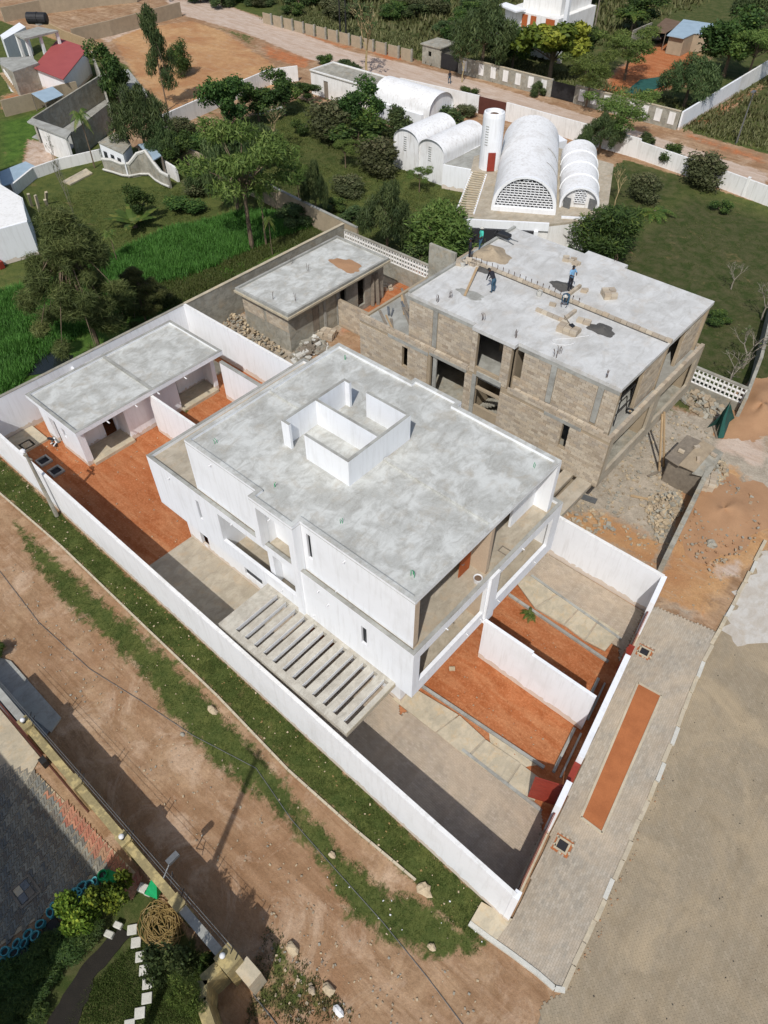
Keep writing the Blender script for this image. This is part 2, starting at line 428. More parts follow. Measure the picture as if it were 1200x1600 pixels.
# ------------------------------------------------------------------ ground
def axis(segs):
    out = [segs[0][0]]
    for a, b, st in segs:
        n = max(1, int(round((b - a) / st))); out += list(np.linspace(a, b, n + 1)[1:])
    return np.array(out)
gx = axis([(-1500, -400, 200), (-400, -180, 20), (-180, -60, .8), (-60, 12, .25), (12, 40, 2), (40, 400, 40), (400, 1500, 220)])
gy = axis([(-1500, -300, 200), (-300, -20, 20), (-20, -8, 1), (-8, 52, .25), (52, 150, .7), (150, 420, 20), (420, 2400, 180)])
GX, GY = np.meshgrid(gx, gy)
def zone(polys, soft=.5):
    r = np.full(GX.shape, 0.0)
    for p, wgt in polys:
        d = sdist(GX, GY, p); r = np.maximum(r, wgt * np.clip(.5 + d / (2 * soft), 0, 1))
    return r
R = lambda x0, x1, y0, y1: [(x0, y0), (x1, y0), (x1, y1), (x0, y1)]
verge_in = ats([(0, 768), (60, 818), (95, 850), (230, 980), (340, 1085), (450, 1198), (545, 1283), (650, 1380), (700, 1440), (760, 1478)]) + [(-2.2, 8.4), (-2.2, 9.4), (-48, 9.9), (-60, 10.2), (-60, 8)]
verge_out = ats([(20, 812), (66, 852), (125, 905), (182, 955), (242, 1008), (310, 1074), (355, 1120), (412, 1182), (478, 1262), (545, 1338), (612, 1392), (640, 1396), (700, 1425), (740, 1470), (752, 1490), (690, 1500), (610, 1475), (545, 1432), (500, 1350), (428, 1268), (325, 1188), (256, 1108), (212, 1045), (150, 985), (104, 950), (50, 880)])
field_tall = R(-66, -47.3, 7, 50) + []
grassZ = [(verge_in, 1),
          (R(-130, -47.4, -4, 50.5), .95), (R(-84, -37, 50, 77), .93), (R(-130, -84, 60, 74), .4),
          (R(-30, 60, 46, 87), .86), (R(-38, -28, 62, 88), .8), (R(-200, -96, 30, 70), .8), (R(-60, -37, 44, 60), .8), (R(-37, -6, 45, 60), .9),
          (R(-400, 60, 102, 112), .82), (R(-1500, 1500, 108, 2400), .95), (R(-36, 200, 101, 200), .9),
          (ats([(560, 1590), (430, 1450), (405, 1500), (380, 1600)]), .5), ([(-16.6, -7), (-15.2, -.3), (-9, -.1), (-8.8, -.8), (-5, -2.6), (-5, -12), (-20, -12)], .95),
          (ats([(0, 600), (0, 420), (60, 440)]), .9), (ats([(335, 40), (400, 55), (470, 100), (400, 112), (350, 70)]), .52), (ats([(250, 160), (330, 160), (300, 190), (262, 190)]), .5), (R(-1500, -180, -1500, 200), .7), (R(40, 1500, -1500, 150), .7)]
roadfar = ats([(255, 0), (330, 0), (430, 35), (540, 78), (640, 100), (760, 130), (870, 165), (1000, 205), (1200, 270), (1200, 320), (1050, 245), (940, 205), (870, 185), (700, 140), (600, 118), (480, 92), (380, 50), (290, 25)])
redZ = [(R(-46.9, -26, 9.9, 28.3), 1), (R(-26, -2, 9.9, 28.2), 1)]
redsoft = [
        (ats([(960, 110), (1010, 75), (1040, 65), (1110, 90), (1090, 130), (1020, 145), (1000, 160), (930, 150)]), 1),
        (ats([(1075, 205), (1200, 245), (1200, 262), (1060, 212)]), .8), (ats([(1060, 195), (1190, 130), (1200, 135), (1110, 195)]), .75),
        (ats([(570, 78), (620, 78), (650, 95), (600, 95)]), .9), (ats([(400, 62), (500, 92), (480, 112), (410, 90)]), .75),
        (ats([(560, 470), (640, 420), (690, 410), (640, 470), (560, 520), (520, 525)]), .9), (ats([(330, 5), (560, 75), (545, 80), (325, 10)]), .8),
        (ats([(910, 1000), (985, 935), (1130, 940), (1115, 985)]), .55), (ats([(1030, 665), (1110, 690), (1090, 705), (1025, 690)]), .5),
        (ats([(0, 150), (70, 135), (150, 130), (60, 165), (0, 175)]), .8)]
greyZ = [(R(-16, -2, 29.5, 47), .95), (ats([(870, 760), (940, 740), (1050, 640), (1200, 650), (1200, 760), (1100, 760), (1050, 880), (950, 800)]), .9),
         (R(-47, -38, 28.5, 50), .8), (ats([(1180, 690), (1200, 660), (1200, 740)]), 1)]
orangeZ = [(ats([(175, 60), (215, 45), (300, 32), (350, 50), (420, 95), (450, 125), (390, 150), (330, 165), (290, 185), (262, 165), (220, 130)]), 1),
           (ats([(1040, 870), (1070, 790), (1090, 740), (1150, 730), (1200, 790), (1200, 860), (1150, 900), (1100, 960), (1000, 930)]), .95),
           (ats([(870, 790), (960, 800), (1040, 850), (1030, 900), (940, 850), (880, 815)]), .8),
           (ats([(1060, 640), (1200, 590), (1200, 700), (1110, 650)]), .6)]
paleZ = [(roadfar, .85), (ats([(1110, 880), (1160, 872), (1160, 905), (1120, 905)]), .8), (ats([(1130, 640), (1200, 690), (1200, 740), (1110, 700)]), .7), (ats([(270, 1280), (300, 1268), (310, 1300), (290, 1320)]), .6),
         (ats([(150, 40), (210, 28), (230, 42), (160, 70)]), .6), (ats([(40, 215), (95, 225), (90, 260), (30, 265)]), .6)]
darkZ = [(R(-200, 60, 112, 2400), .55), (R(-28, 40, 48, 84), .95), (R(-38, -28, 60, 88), .8), (ats([(430, 0), (760, 0), (740, 80), (560, 60), (430, 25)]), .75),
         (ats([(380, 300), (480, 240), (500, 310), (430, 340)]), .7), (ats([(0, 1600), (0, 1500), (200, 1400), (330, 1590)]), .9), (ats([(200, 1380), (240, 1370), (380, 1560), (330, 1600), (250, 1600)]), .9),
         (ats([(480, 200), (650, 180), (620, 260), (480, 260)]), .45), (ats([(430, 1280), (470, 1300), (480, 1250), (420, 1210)]), .25), (R(-60, -47, 10, 26), .4),
         (ats([(650, 460), (700, 380), (740, 340), (560, 380)]), .6)]
tallZ = [(ats([(60, 560), (200, 500), (300, 470), (420, 400), (520, 360), (440, 335), (385, 330), (330, 345), (270, 355), (225, 375), (180, 400), (120, 430), (0, 470), (0, 640)]), 1), (R(-60, -47.3, 4, 34), .8),
         (ats([(0, 190), (90, 170), (60, 230), (0, 270)]), .8)]
G1 = np.maximum(zone(grassZ, .55), zone([(verge_out, .86)], 1.0)); G2 = np.maximum(zone(redZ, .25), zone(redsoft, 1.6) * .8); G3 = zone(greyZ, 1.2); G4 = zone(orangeZ, 1.0); G5 = zone(paleZ, .7); G6 = zone(darkZ, 2.0); G7 = zone(tallZ, 1.2)
G1 *= 1 - np.clip(G2 * 1.4, 0, 1); G1 *= 1 - np.clip(G5 * 1.2, 0, 1); G1 = G1 * (1 - .8 * G3); G1 *= 1 - np.clip(G4 * 1.2, 0, 1)
for r_ in (R(-46.9, -2, 9.9, 28.3),):
    ins = in_poly(GX, GY, r_); G1[ins] = 0; G3[ins] = 0
GZ = -.012 - .03 * RNG.random(GX.shape) * ((GX > -180) & (GX < 40) & (GY < 150))
V = np.stack([GX.ravel(), GY.ravel(), GZ.ravel()], 1)
nx, ny = len(gx), len(gy); idx = np.arange(nx * ny).reshape(ny, nx)
F = np.stack([idx[:-1, :-1].ravel(), idx[:-1, 1:].ravel(), idx[1:, 1:].ravel(), idx[1:, :-1].ravel()], 1)
gme = np_mesh('ground', V, F)
for nm, A_ in (('za', (G1, G2, G3)), ('zb', (G4, G5, G6)), ('zc', (G7, G7, G7))):
    ca = gme.attributes.new(nm, 'FLOAT_VECTOR', 'POINT'); ca.data.foreach_set('vector', np.stack([q.ravel() for q in A_], 1).astype(np.float32).ravel())
mt, t, p = new_mat('ground'); N = NT(t)
def zch(nm):
    s_ = N.n('ShaderNodeSeparateXYZ'); N.l(N.n('ShaderNodeAttribute', attribute_name=nm).outputs['Vector'], s_.inputs[0]); return s_.outputs
za, zb, zc = zch('za'), zch('zb'), zch('zc')
n_big = N.noise(.16, 7, .65, None, .5); n_mid = N.noise(.9, 8, .68, N.coord((1, 1, 1), .6), .4); n_fine = N.noise(7, 6, .75); n_vf = N.noise(28, 3, .7)
road = N.coord((.35, 1.6, 1), .02)
n_str = N.noise(.9, 7, .7, road, .7)
base = N.mix(N.ramp(n_mid, .38, .64), lin(144, 115, 87), lin(176, 146, 115))
base = N.mix(N.math('MULTIPLY', N.ramp(n_str, .48, .7), .7), base, lin(190, 160, 132))
base = N.mix(N.math('MULTIPLY', N.ramp(n_big, .47, .62), .7), base, lin(148, 112, 82))
rut = N.noise(.5, 6, .7, N.coord((.12, 2.2, 1), .03), .9)
base = N.mix(N.math('MULTIPLY', N.ramp(rut, .5, .64), .6), base, lin(132, 100, 72))
base = N.mix(N.math('MULTIPLY', N.ramp(N.noise(.35, 7, .72, N.coord((1, 1, 1), 3.3), .8), .53, .66), .65), base, lin(198, 172, 146))
def mask(ch, k=.9, lo=.42, hi=.58, nn=None):
    a = N.math('ADD', ch, N.math('MULTIPLY', N.math('SUBTRACT', nn or n_mid, .5), k))
    return N.ramp(a, lo, hi)
grey = N.mix(N.ramp(n_mid, .35, .65), lin(150, 140, 124), lin(184, 172, 154))
grey = N.mix(N.math('MULTIPLY', N.ramp(n_fine, .5, .75), .5), grey, lin(198, 188, 172))
c = N.mix(mask(za[2], 1.3, .35, .65), base, grey)
orange = N.mix(N.ramp(n_mid, .35, .65), lin(176, 136, 95), lin(196, 156, 112)); orange = N.mix(N.math('MULTIPLY', N.ramp(n_big, .42, .62), .75), orange, lin(164, 116, 80)); orange = N.mix(N.math('MULTIPLY', N.ramp(n_str, .52, .7), .5), orange, lin(186, 164, 136))
c = N.mix(mask(zb[0], 1.2, .35, .65), c, orange)
red = N.mix(N.ramp(n_mid, .36, .64), lin(158, 92, 54), lin(178, 110, 70)); red = N.mix(N.math('MULTIPLY', N.ramp(n_str, .44, .66), .75), red, lin(190, 134, 94)); red = N.mix(N.math('MULTIPLY', N.ramp(n_fine, .5, .7), .35), red, lin(200, 150, 112))
red = N.mix(N.math('MULTIPLY', N.ramp(N.noise(1.7, 7, .7, N.coord((1, 1, 1), 2), .6), .58, .74), .7), red, lin(136, 74, 44))
c = N.mix(mask(za[1], .8, .38, .62), c, red)
pale = N.mix(N.ramp(n_str, .38, .62), lin(182, 158, 138), lin(200, 182, 166))
c = N.mix(mask(zb[1], 1.0, .38, .62), c, pale)
gs = N.mix(N.ramp(n_mid, .36, .62), (.055, .08, .02, 1), (.11, .125, .034, 1)); gs = N.mix(N.math('MULTIPLY', N.ramp(n_fine, .52, .78), .5), gs, (.17, .165, .065, 1))
gs = N.mix(N.math('MULTIPLY', zb[2], .75), gs, N.mix(N.ramp(n_mid, .4, .62), (.036, .052, .014, 1), (.085, .074, .042, 1)))
gs = N.mix(N.math('MULTIPLY', zc[0], .8), gs, N.mix(N.ramp(n_mid, .36, .62), (.035, .095, .012, 1), (.085, .19, .025, 1)))
gs = N.mix(N.math('MULTIPLY', N.ramp(N.noise(.35, 8, .7, N.coord((1, 1, 1), 1.1), .8), .60, .72), .7), gs, lin(140, 118, 84))
c = N.mix(mask(za[0], 1.25, .4, .56, N.noise(1.4, 9, .75, N.coord((1, 1, 1), .3), .4)), c, gs)
c = N.mix(.4, c, N.mix(1.0, c, N.ramp(n_fine, .3, .72, (.62, .62, .62, 1), (1.25, 1.25, 1.25, 1)), 'MULTIPLY'))
c = N.mix(.35, c, N.mix(1.0, c, N.ramp(n_vf, .3, .7, (.7, .7, .7, 1), (1.2, 1.2, 1.2, 1)), 'MULTIPLY'))
N.l(c, p.inputs['Base Color']); p.inputs['Roughness'].default_value = .95; p.inputs['Specular IOR Level'].default_value = .12
N.bump(p, N.math('ADD', n_fine, N.math('MULTIPLY', n_mid, 1.5)), .7, .06)
go = bpy.data.objects.new('ground', gme); COL.objects.link(go); gme.materials.append(mt); tag(go, kind='structure', label='bare brown earth, red soil and grass covering the plots')

# ---- paved areas made of separate paving blocks
def paving(name, poly, ang, mat, L=.21, W=.105, z=.03, holes=(), gap=.006, parent=None, base='paver_bed', seed=3, hh=.03, label=None):
    ux, uy = math.cos(ang), math.sin(ang); P = np.array(poly)
    a = P @ np.array([ux, uy]); b = P @ np.array([-uy, ux])
    ni = int((a.max() - a.min()) / L) + 3; nj = int((b.max() - b.min()) / W) + 2
    I, J = np.meshgrid(np.arange(ni), np.arange(nj)); A_ = a.min() + (I + .5 * (J % 2) - .5) * L; B_ = b.min() + (J + .5) * W
    x = (A_ * ux - B_ * uy).ravel(); y = (A_ * uy + B_ * ux).ravel()
    k = in_poly(x, y, poly)
    for h in holes: k &= ~in_poly(x, y, h)
    x, y = x[k], y[k]; n = len(x); r = np.random.default_rng(seed); o = np.ones(n)
    V, F = np_boxes(x, y, z - hh + r.uniform(-.0025, .0025, n), ux * o, uy * o, (L - gap) / 2 * o, (W - gap) / 2 * o, hh * o)
    me = np_mesh(name, V, F); face_tint(me, 5, seed=seed)
    bed = MB().prism(poly, -.1, z - .007)
    pb = obj(name, bed, base, parent, kind='structure' if not parent else None, label=label)
    ob = obj('paving_blocks', me, mat, pb, kind='stuff')
    return pb

kerb_l = ats([(1196, 848), (1112, 985), (1062, 1140), (1040, 1195), (985, 1315), (930, 1440), (893, 1530), (877, 1551)])
kerb_l = [(-1.1, 38.4), (-.45, 30.0)] + ats([(1098, 1035), (1048, 1165), (985, 1315), (930, 1440), (880, 1548)])
fw0, fw1 = (-.85, 9.2), (-4.25, 28.6)          # base line of the front wall, street side
walk_poly = ats([(733, 1443), (760, 1462), (878, 1549), (930, 1440), (985, 1315), (1048, 1165), (1098, 1035), (1118, 988), (1010, 944)]) + [(-4.1, 28.2), (-1.0, 9.6)]
ang_st = math.atan2(kerb_l[-1][1] - kerb_l[1][1], kerb_l[-1][0] - kerb_l[1][0])
planter = ats([(996, 1068), (1033, 1088), (940, 1303), (907, 1278)])
pit = lambda px, py, r=.42: [(at(px, py)[0] + sx * r * math.cos(ang_st) - sy * r * math.sin(ang_st), at(px, py)[1] + sx * r * math.sin(ang_st) + sy * r * math.cos(ang_st)) for sx, sy in ((-1, -1), (1, -1), (1, 1), (-1, 1))]
pits = [pit(1006, 1020), pit(878, 1322)]
walk = paving('pavement', walk_poly, ang_st, 'paver_walk', holes=[planter] + pits, z=.1, label='grey block pavement in front of the white compound')
obj('planting_bed', MB().prism(planter, -.05, .075), 'soil_red', walk)
street_poly = ats([(878, 1552), (930, 1442), (985, 1317), (1048, 1167), (1098, 1037), (1118, 990), (1150, 930), (1190, 860)]) + [(8, 42), (16, 36), (24, 4), (3.0, 2.0), (1.7, 7.9)]
street_dust = ats([(1195, 862), (1160, 915), (1130, 985), (1150, 1010), (1230, 1000), (1330, 900), (1300, 820)])
street = paving('street', street_poly, ang_st + PI / 4, 'paver_street', L=.23, W=.115, z=.0, seed=5, hh=.02, label='dusty block-paved street right of the pavement')

# ------------------------------------------------------------------ white duplex house
def ring(x0, x1, y0, y1, th, z0, z1):
    mb = MB(); mb.box(x0, x1, y0, y0 + th, z0, z1); mb.box(x0, x1, y1 - th, y1, z0, z1)
    mb.box(x0, x0 + th, y0 + th, y1 - th, z0, z1); mb.box(x1 - th, x1, y0 + th, y1 - th, z0, z1); return mb
def outline_ring(pts, th, z0, z1):
    mb = MB(); n = len(pts)
    P = [Vector(p) for p in pts]; inn = []
    for i in range(n):
        a, b, c_ = P[i - 1], P[i], P[(i + 1) % n]
        d1 = (b - a).normalized(); d2 = (c_ - b).normalized(); n1 = Vector((-d1.y, d1.x)); n2 = Vector((-d2.y, d2.x))
        inn.append(b + n1 * th + n2 * th if abs(n1.dot(n2)) < .5 else b + n1 * th)
    V = [(p.x, p.y, z0) for p in P] + [(p.x, p.y, z0) for p in inn] + [(p.x, p.y, z1) for p in P] + [(p.x, p.y, z1) for p in inn]
    Fs = []
    for i in range(n):
        j = (i + 1) % n
        Fs += [(i, j, 2 * n + j, 2 * n + i), (n + j, n + i, 3 * n + i, 3 * n + j), (2 * n + i, 2 * n + j, 3 * n + j, 3 * n + i), (j, i, n + i, n + j)]
    mb.add(V, Fs); return mb
UP = [(-26.05, 13.87), (-20.5, 13.87), (-20.5, 13.35), (-17.45, 13.35), (-17.45, 13.87), (-10.5, 13.87), (-10.5, 25.4), (-17.1, 25.4), (-17.1, 25.8), (-20.4, 25.8), (-20.4, 25.45), (-26.05, 25.45)]
H_ = thing('duplex_house', 'large white two storey duplex with flat grey concrete roof inside the white walled plot', 'house', (-20, 19.6, 0))
# ground storey
mb = MB(); wall(mb, 'x', 14.25, 14.45, -29.25, -11.45, 0, 3.2, [(-23.75, -22.2, .8, 1.75), (-28.0, -27.2, .3, 1.7), (-18.5, -16.2, 0, 2.2), (-14.4, -13, 1, 2.1)])
wall(mb, 'y', -29.25, -29.05, 14.45, 25.4, 0, 3.2); wall(mb, 'x', 25.4, 25.6, -29.25, -11.45, 0, 3.2)
wall(mb, 'y', -11.65, -11.45, 14.45, 25.4, 0, 3.2, [(14.7, 15.6, 0, 2.3), (16.3, 18.7, 0, 2.3), (20.6, 23, 0, 2.3), (23.8, 24.7, 0, 2.3)])
obj('ground_storey_wall', mb, 'white_wall', H_)
# first storey
SW = [(-25.95, -25.7, 4.8, 6.35), (-24.0, -17.9, 4.35, 6.6), (-13.4, -13.05, 4.85, 6.3)]
mb = MB(); wall(mb, 'x', 13.5, 13.7, -30.2, -10.15, 3.2, 7.1, SW)
wall(mb, 'y', -30.2, -30.0, 13.7, 25.95, 3.2, 7.1); wall(mb, 'x', 25.95, 26.15, -30.2, -10.15, 3.2, 7.1)
wall(mb, 'y', -10.35, -10.15, 13.7, 25.95, 3.2, 7.1, [(14.0, 19.25, 4.15, 6.45), (20.25, 25.35, 4.15, 6.45)])
mb.box(-10.347, -10.0, 19.35, 20.1, 3.2, 7.1)
obj('first_storey_wall', mb, 'white_wall', H_)
obj('floor_slab', B(-30.0, -10.352, 13.703, 25.947, 3.2, 3.4), 'beige_concrete', H_)
mb = MB().box(-30.0, -26.06, 13.703, 25.947, 6.7, 6.88); mb.box(-26.06, -10.352, 13.703, 25.947, 6.7, 6.9)
obj('terrace_slab', mb, 'beige_concrete', H_)
mb = MB()   # inner walls of the lower balconies and of the recess
wall(mb, 'y', -11.6, -11.45, 13.7, 19.3, 3.4, 6.7, [(15.2, 18.2, 3.4, 5.7)]); wall(mb, 'y', -11.6, -11.45, 20.1, 25.9, 3.4, 6.7, [(21.2, 24.2, 3.4, 5.7)])
mb.box(-11.45, -10.36, 19.3, 20.1, 3.4, 6.7)
obj('balcony_back_wall', mb, 'beige_wall', H_)
mb = MB(); wall(mb, 'x', 15.3, 15.45, -24.2, -20.1, 3.4, 6.7, [(-23.2, -21.4, 3.45, 5.9)]); wall(mb, 'y', -24.2, -24.0, 13.7, 15.3, 3.4, 6.7)
obj('recess_wall', mb, 'white_wall', H_)
# stair bay: frame in front, set back wall with its window and cross bars
mb = MB(); mb.box(-20.5, -20.08, 13.35, 13.86, 7.1, 10.3); mb.box(-17.88, -17.45, 13.35, 13.86, 4.35, 10.3); mb.box(-20.08, -17.88, 13.35, 13.6, 9.98, 10.3)
mb.box(-17.88, -17.451, 13.352, 13.498, 3.25, 4.35)
obj('stair_bay_frame', mb, 'white_wall', H_)
mb = MB(); wall(mb, 'x', 14.35, 14.5, -20.1, -17.46, 3.4, 10.3, [(-19.15, -17.7, 3.9, 5.9), (-19.15, -17.7, 5.98, 7.0), (-19.15, -17.7, 7.7, 9.9)])
mb.box(-20.5, -20.1, 13.86, 14.5, 3.4, 10.3); mb.box(-17.6, -17.46, 13.7, 14.35, 3.4, 10.3)
obj('stair_bay_wall', mb, 'white_wall', H_)
mb = MB()
for k in range(9): mb.box(-19.6 + k * .22, -19.38 + k * .22, 14.9, 16.0, 4.0 + k * .18, 4.18 + k * .18)
for k in range(9): mb.box(-17.7 - k * .22, -17.48 - k * .22, 16.1, 17.2, 5.6 + k * .18, 5.78 + k * .18)
mb.box(-20.4, -17.5, 17.3, 17.5, 3.4, 10.3); mb.box(-20.4, -17.5, 14.6, 15.6, 6.75, 6.95)
obj('staircase', mb, 'grey_concrete', H_)
# second storey
mb = MB(); wall(mb, 'x', 13.87, 14.05, -26.05, -20.5, 6.88, 10.3); wall(mb, 'x', 13.87, 14.05, -17.45, -10.5, 6.9, 10.3, [(-17.12, -16.85, 8.1, 9.9)])
wall(mb, 'y', -26.05, -25.85, 14.05, 25.25, 6.88, 10.3, [(16, 17.4, 7.6, 9), (21.5, 22.9, 7.6, 9)]); wall(mb, 'x', 25.25, 25.45, -26.05, -10.5, 6.9, 10.3)
mb.box(-20.4, -17.1, 25.45, 25.8, 6.9, 10.3)
obj('second_storey_wall', mb, 'white_wall', H_); mb = MB(); mb.box(-11.5, -11.36, 22.9, 25.1, 6.9, 10.3); mb.box(-11.5, -10.5, 25.1, 25.25, 6.9, 10.3); obj('loggia_side_wall', mb, 'white_wall', H_)
mb = MB(); mb.box(-10.52, -10.495, 13.872, 14.2, 6.9, 10.28); mb.box(-10.85, -10.52, 14.052, 14.2, 6.9, 10.3)
mb.box(-12.9, -10.52, 19.5, 19.75, 6.9, 10.3); wall(mb, 'y', -13.05, -12.9, 14.05, 25.2, 6.9, 10.3, [(14.6, 18.2, 6.9, 9.3), (20.4, 22.6, 6.9, 9.3)])
mb.box(-12.9, -11.45, 19.2, 19.5, 6.9, 10.3)
obj('loggia_wall', mb, 'beige_wall', H_)
d_ = obj('door', B(-11.42, -11.36, 18.45, 19.3, 6.92, 8.95), 'door_wood', H_); obj('handle', MB().tube([(-11.35, 18.55, 7.9), (-11.28, 18.55, 7.9), (-11.28, 18.68, 7.9)], .018), 'metal_grey', d_)
d2_ = obj('door', B(-12.6, -11.7, 14.3, 14.36, 6.92, 9.0), 'door_wood', H_); obj('handle', MB().tube([(-11.8, 14.37, 7.9), (-11.8, 14.42, 7.9), (-11.9, 14.42, 7.9)], .018), 'metal_grey', d2_)
for x0, x1, y, z0, z1 in ((-25.93, -25.72, 13.62, 4.82, 6.33), (-13.37, -13.08, 13.62, 4.87, 6.28), (-17.1, -16.87, 13.98, 8.12, 9.88), (-23.73, -22.22, 14.36, .82, 1.73), (-23.15, -21.45, 15.36, 3.47, 5.88)):
    f_ = obj('window', MB().box(x0 - .02, x1 + .02, y, y + .05, z0 - .02, z0 + .05).box(x0 - .02, x1 + .02, y, y + .05, z1 - .05, z1 + .02).box(x0 - .02, x0 + .03, y, y + .05, z0 + .05, z1 - .05).box(x1 - .03, x1 + .02, y, y + .05, z0 + .05, z1 - .05), 'metal_black', H_)
    obj('pane', B(x0 + .03, x1 - .03, y + .015, y + .03, z0 + .05, z1 - .05), 'glass_dark', f_)
# roof
rf = obj('roof', MB().prism([(x * .999 if False else x, y) for x, y in UP], 10.3, 10.34), 'roof_concrete', H_)
obj('parapet', outline_ring(UP, .24, 10.34, 10.5), 'white_wall', rf)
obj('parapet_top', outline_ring([(x, y) for x, y in UP], .243, 10.5, 10.515), 'roof_concrete', rf)
obj('roof_divider', B(-25.8, -22.0, 19.62, 19.84, 10.34, 10.48), 'roof_concrete', rf); obj('roof_divider', B(-17.33, -10.75, 19.62, 19.84, 10.34, 10.48), 'roof_concrete', rf)
mb = outline_ring([(-30.2, 13.5), (-10.15, 13.5), (-10.15, 26.15), (-30.2, 26.15)], .203, 7.1, 7.112)
obj('terrace_edge', mb, 'grey_concrete', H_)
mb = MB(); zt = 11.95
mb.box(-22.0, -21.83, 17.3, 21.75, 10.34, zt); mb.box(-22.0, -21.45, 17.15, 17.3, 10.34, zt); mb.box(-21.83, -21.5, 21.6, 21.75, 10.34, zt)
mb.box(-21.83, -17.55, 19.42, 19.57, 10.34, zt); mb.box(-17.55, -17.38, 17.3, 21.75, 10.34, zt)
mb.box(-20.35, -17.38, 17.15, 17.3, 10.34, zt); mb.box(-20.3, -17.55, 21.6, 21.75, 10.34, zt)
sk = obj('roof_screen_wall', mb, 'white_wall', rf)
mb2 = MB()
for x0, x1, y0, y1 in ((-22.0, -21.83, 17.3, 21.75), (-22.0, -21.45, 17.15, 17.3), (-21.83, -21.5, 21.6, 21.75), (-21.83, -17.55, 19.42, 19.57), (-17.55, -17.38, 17.3, 21.75), (-20.35, -17.38, 17.15, 17.3), (-20.3, -17.55, 21.6, 21.75)):
    mb2.box(x0, x1, y0, y1, zt, zt + .012)
obj('screen_wall_top', mb2, 'grey_concrete', sk)
for x, z, y in ((-28.2, 6.6, 13.5), (-22.7, 6.75, 13.5), (-16.2, 6.6, 13.5), (-15.6, 6.0, 13.5), (-19.2, 4.0, 13.5), (-24.0, 10.0, 13.87), (-14.6, 9.9, 13.87), (-19.0, 9.95, 13.35), (-15.3, 7.02, 13.87), (-16.8, 3.9, 13.5)):
    obj('drain_spout', MB().tube([(x, y + .05, z), (x, y - .16, z - .02)], .032, 8), 'pvc_white', H_)
for y, z in ((15.9, 6.6), (17.9, 3.8), (19.9, 6.6), (19.1, 3.8), (22.3, 6.7), (20.7, 3.8), (24.2, 3.8)):
    obj('drain_spout', MB().tube([(-10.2, y, z), (-10.0, y, z - .02)], .032, 8), 'pvc_white', H_)
def rebars(px, py, z, n=2, parent=None, mat='net_green', h=.32):
    x, y = at(px, py, z); mb = MB(); rr = random.Random(int(px * 7 + py))
    for k in range(n):
        a, b = rr.uniform(-.12, .12), rr.uniform(-.1, .1)
        mb.tube([(x + a, y + b, z - .02), (x + a + rr.uniform(-.03, .03), y + b, z + h * .6), (x + a + rr.uniform(-.1, .1), y + b + rr.uniform(-.08, .08), z + h)], .014, 5)
    return obj('starter_bar', mb, mat, parent)
for q in ((339, 693), (537, 818), (645, 900), (643, 903), (831, 731), (428, 760), (540, 563)): rebars(*q, 10.34, 2, rf)
cooker = thing('paint_bucket', 'small brown topped paint bucket on the upper loggia floor near the open door', 'bucket', (*at(746, 909, 6.9), 6.9))
bx, by = at(746, 909, 6.9)
obj('tub', MB().lathe(bx, by, [(.01, 6.91), (.19, 6.91), (.24, 7.25), (.22, 7.25), (.18, 7.2)], 14), 'pvc_white', cooker); obj('lid', MB().lathe(bx, by, [(.18, 7.2), (.01, 7.22)], 14), 'sheet_rust', cooker)
x, y = at(790, 862, 6.9); obj('hatch_frame', ring(x - .35, x + .35, y - .22, y + .22, .05, 6.9, 6.94), 'wood_grey', None, 'thin wooden frame lying flat on the far loggia floor of the white house', 'frame')

# pergola of concrete beams over the car port
PG = thing('concrete_pergola', 'grey concrete pergola with slots between its beams, joining the white house to the long wall', 'pergola', (-16, 11.7, 0))
xs = np.linspace(-19.55, -11.75, 12); xe = [-20.5] + [v for v in xs] + [-11.2]
for i in range(13):
    a = -20.5 if i == 0 else xs[i - 1] + .29; b = xs[i] if i < 12 else -11.2
    if i == 12: b = -11.2
    bm_o = obj('beam', B(a, b, 10.35, 13.3, 3.12, 3.42), 'pergola_concrete', PG)
    if i < 12: obj('beam_face', B(b, b + .012, 10.36, 13.29, 3.13, 3.40), 'white_wall', bm_o)
obj('edge_beam', B(-20.5, -11.2, 9.98, 10.348, 3.05, 3.42), 'pergola_concrete', PG); obj('edge_beam', B(-20.5, -11.2, 13.302, 13.495, 3.05, 3.42), 'pergola_concrete', PG)
obj('slab_face', MB().box(-20.515, -20.5, 9.99, 13.49, 3.05, 3.40).box(-11.2, -11.185, 9.99, 13.49, 3.05, 3.40), 'slab_beige', PG)

# ------------------------------------------------------------------ compound walls
LW0, LW1 = (-47.3, 9.97), (-1.3, 9.38)
W1 = thing('boundary_wall', 'long white rendered boundary wall beside the grass verge and dirt road', 'wall', (-24, 9.6, 0))
for i in range(12):
    f0, f1 = i / 12, (i + 1) / 12
    pA = (LW0[0] + (LW1[0] - LW0[0]) * f0, LW0[1] + (LW1[1] - LW0[1]) * f0); pB = (LW0[0] + (LW1[0] - LW0[0]) * f1, LW0[1] + (LW1[1] - LW0[1]) * f1)
    obj('wall_panel', MB().seg(pA, pB, .2, -.1, 3.38 + .02 * ((i * 7) % 3), 1), 'white_wall', W1)
obj('wall_top', MB().seg(LW0, LW1, .2, 3.42, 3.435, 1), 'white_old', W1)
W2 = thing('boundary_wall', 'white rear boundary wall behind the flat roofed annex, bordering the overgrown field', 'wall', (-47, 19, 0))
obj('wall_panel', B(-47.25, -47.02, 10.1, 28.5, -.1, 3.4), 'white_wall', W2); obj('coping', B(-47.27, -47.0, 10.1, 28.5, 3.4, 3.43), 'plaster_grey', W2)
obj('buttress', B(-47.02, -46.7, 17.6, 17.75, -.1, 3.0), 'white_wall', W2)
W3 = thing('boundary_wall', 'white side wall between the white compound and the unfinished building site', 'wall', (-25, 28.3, 0))
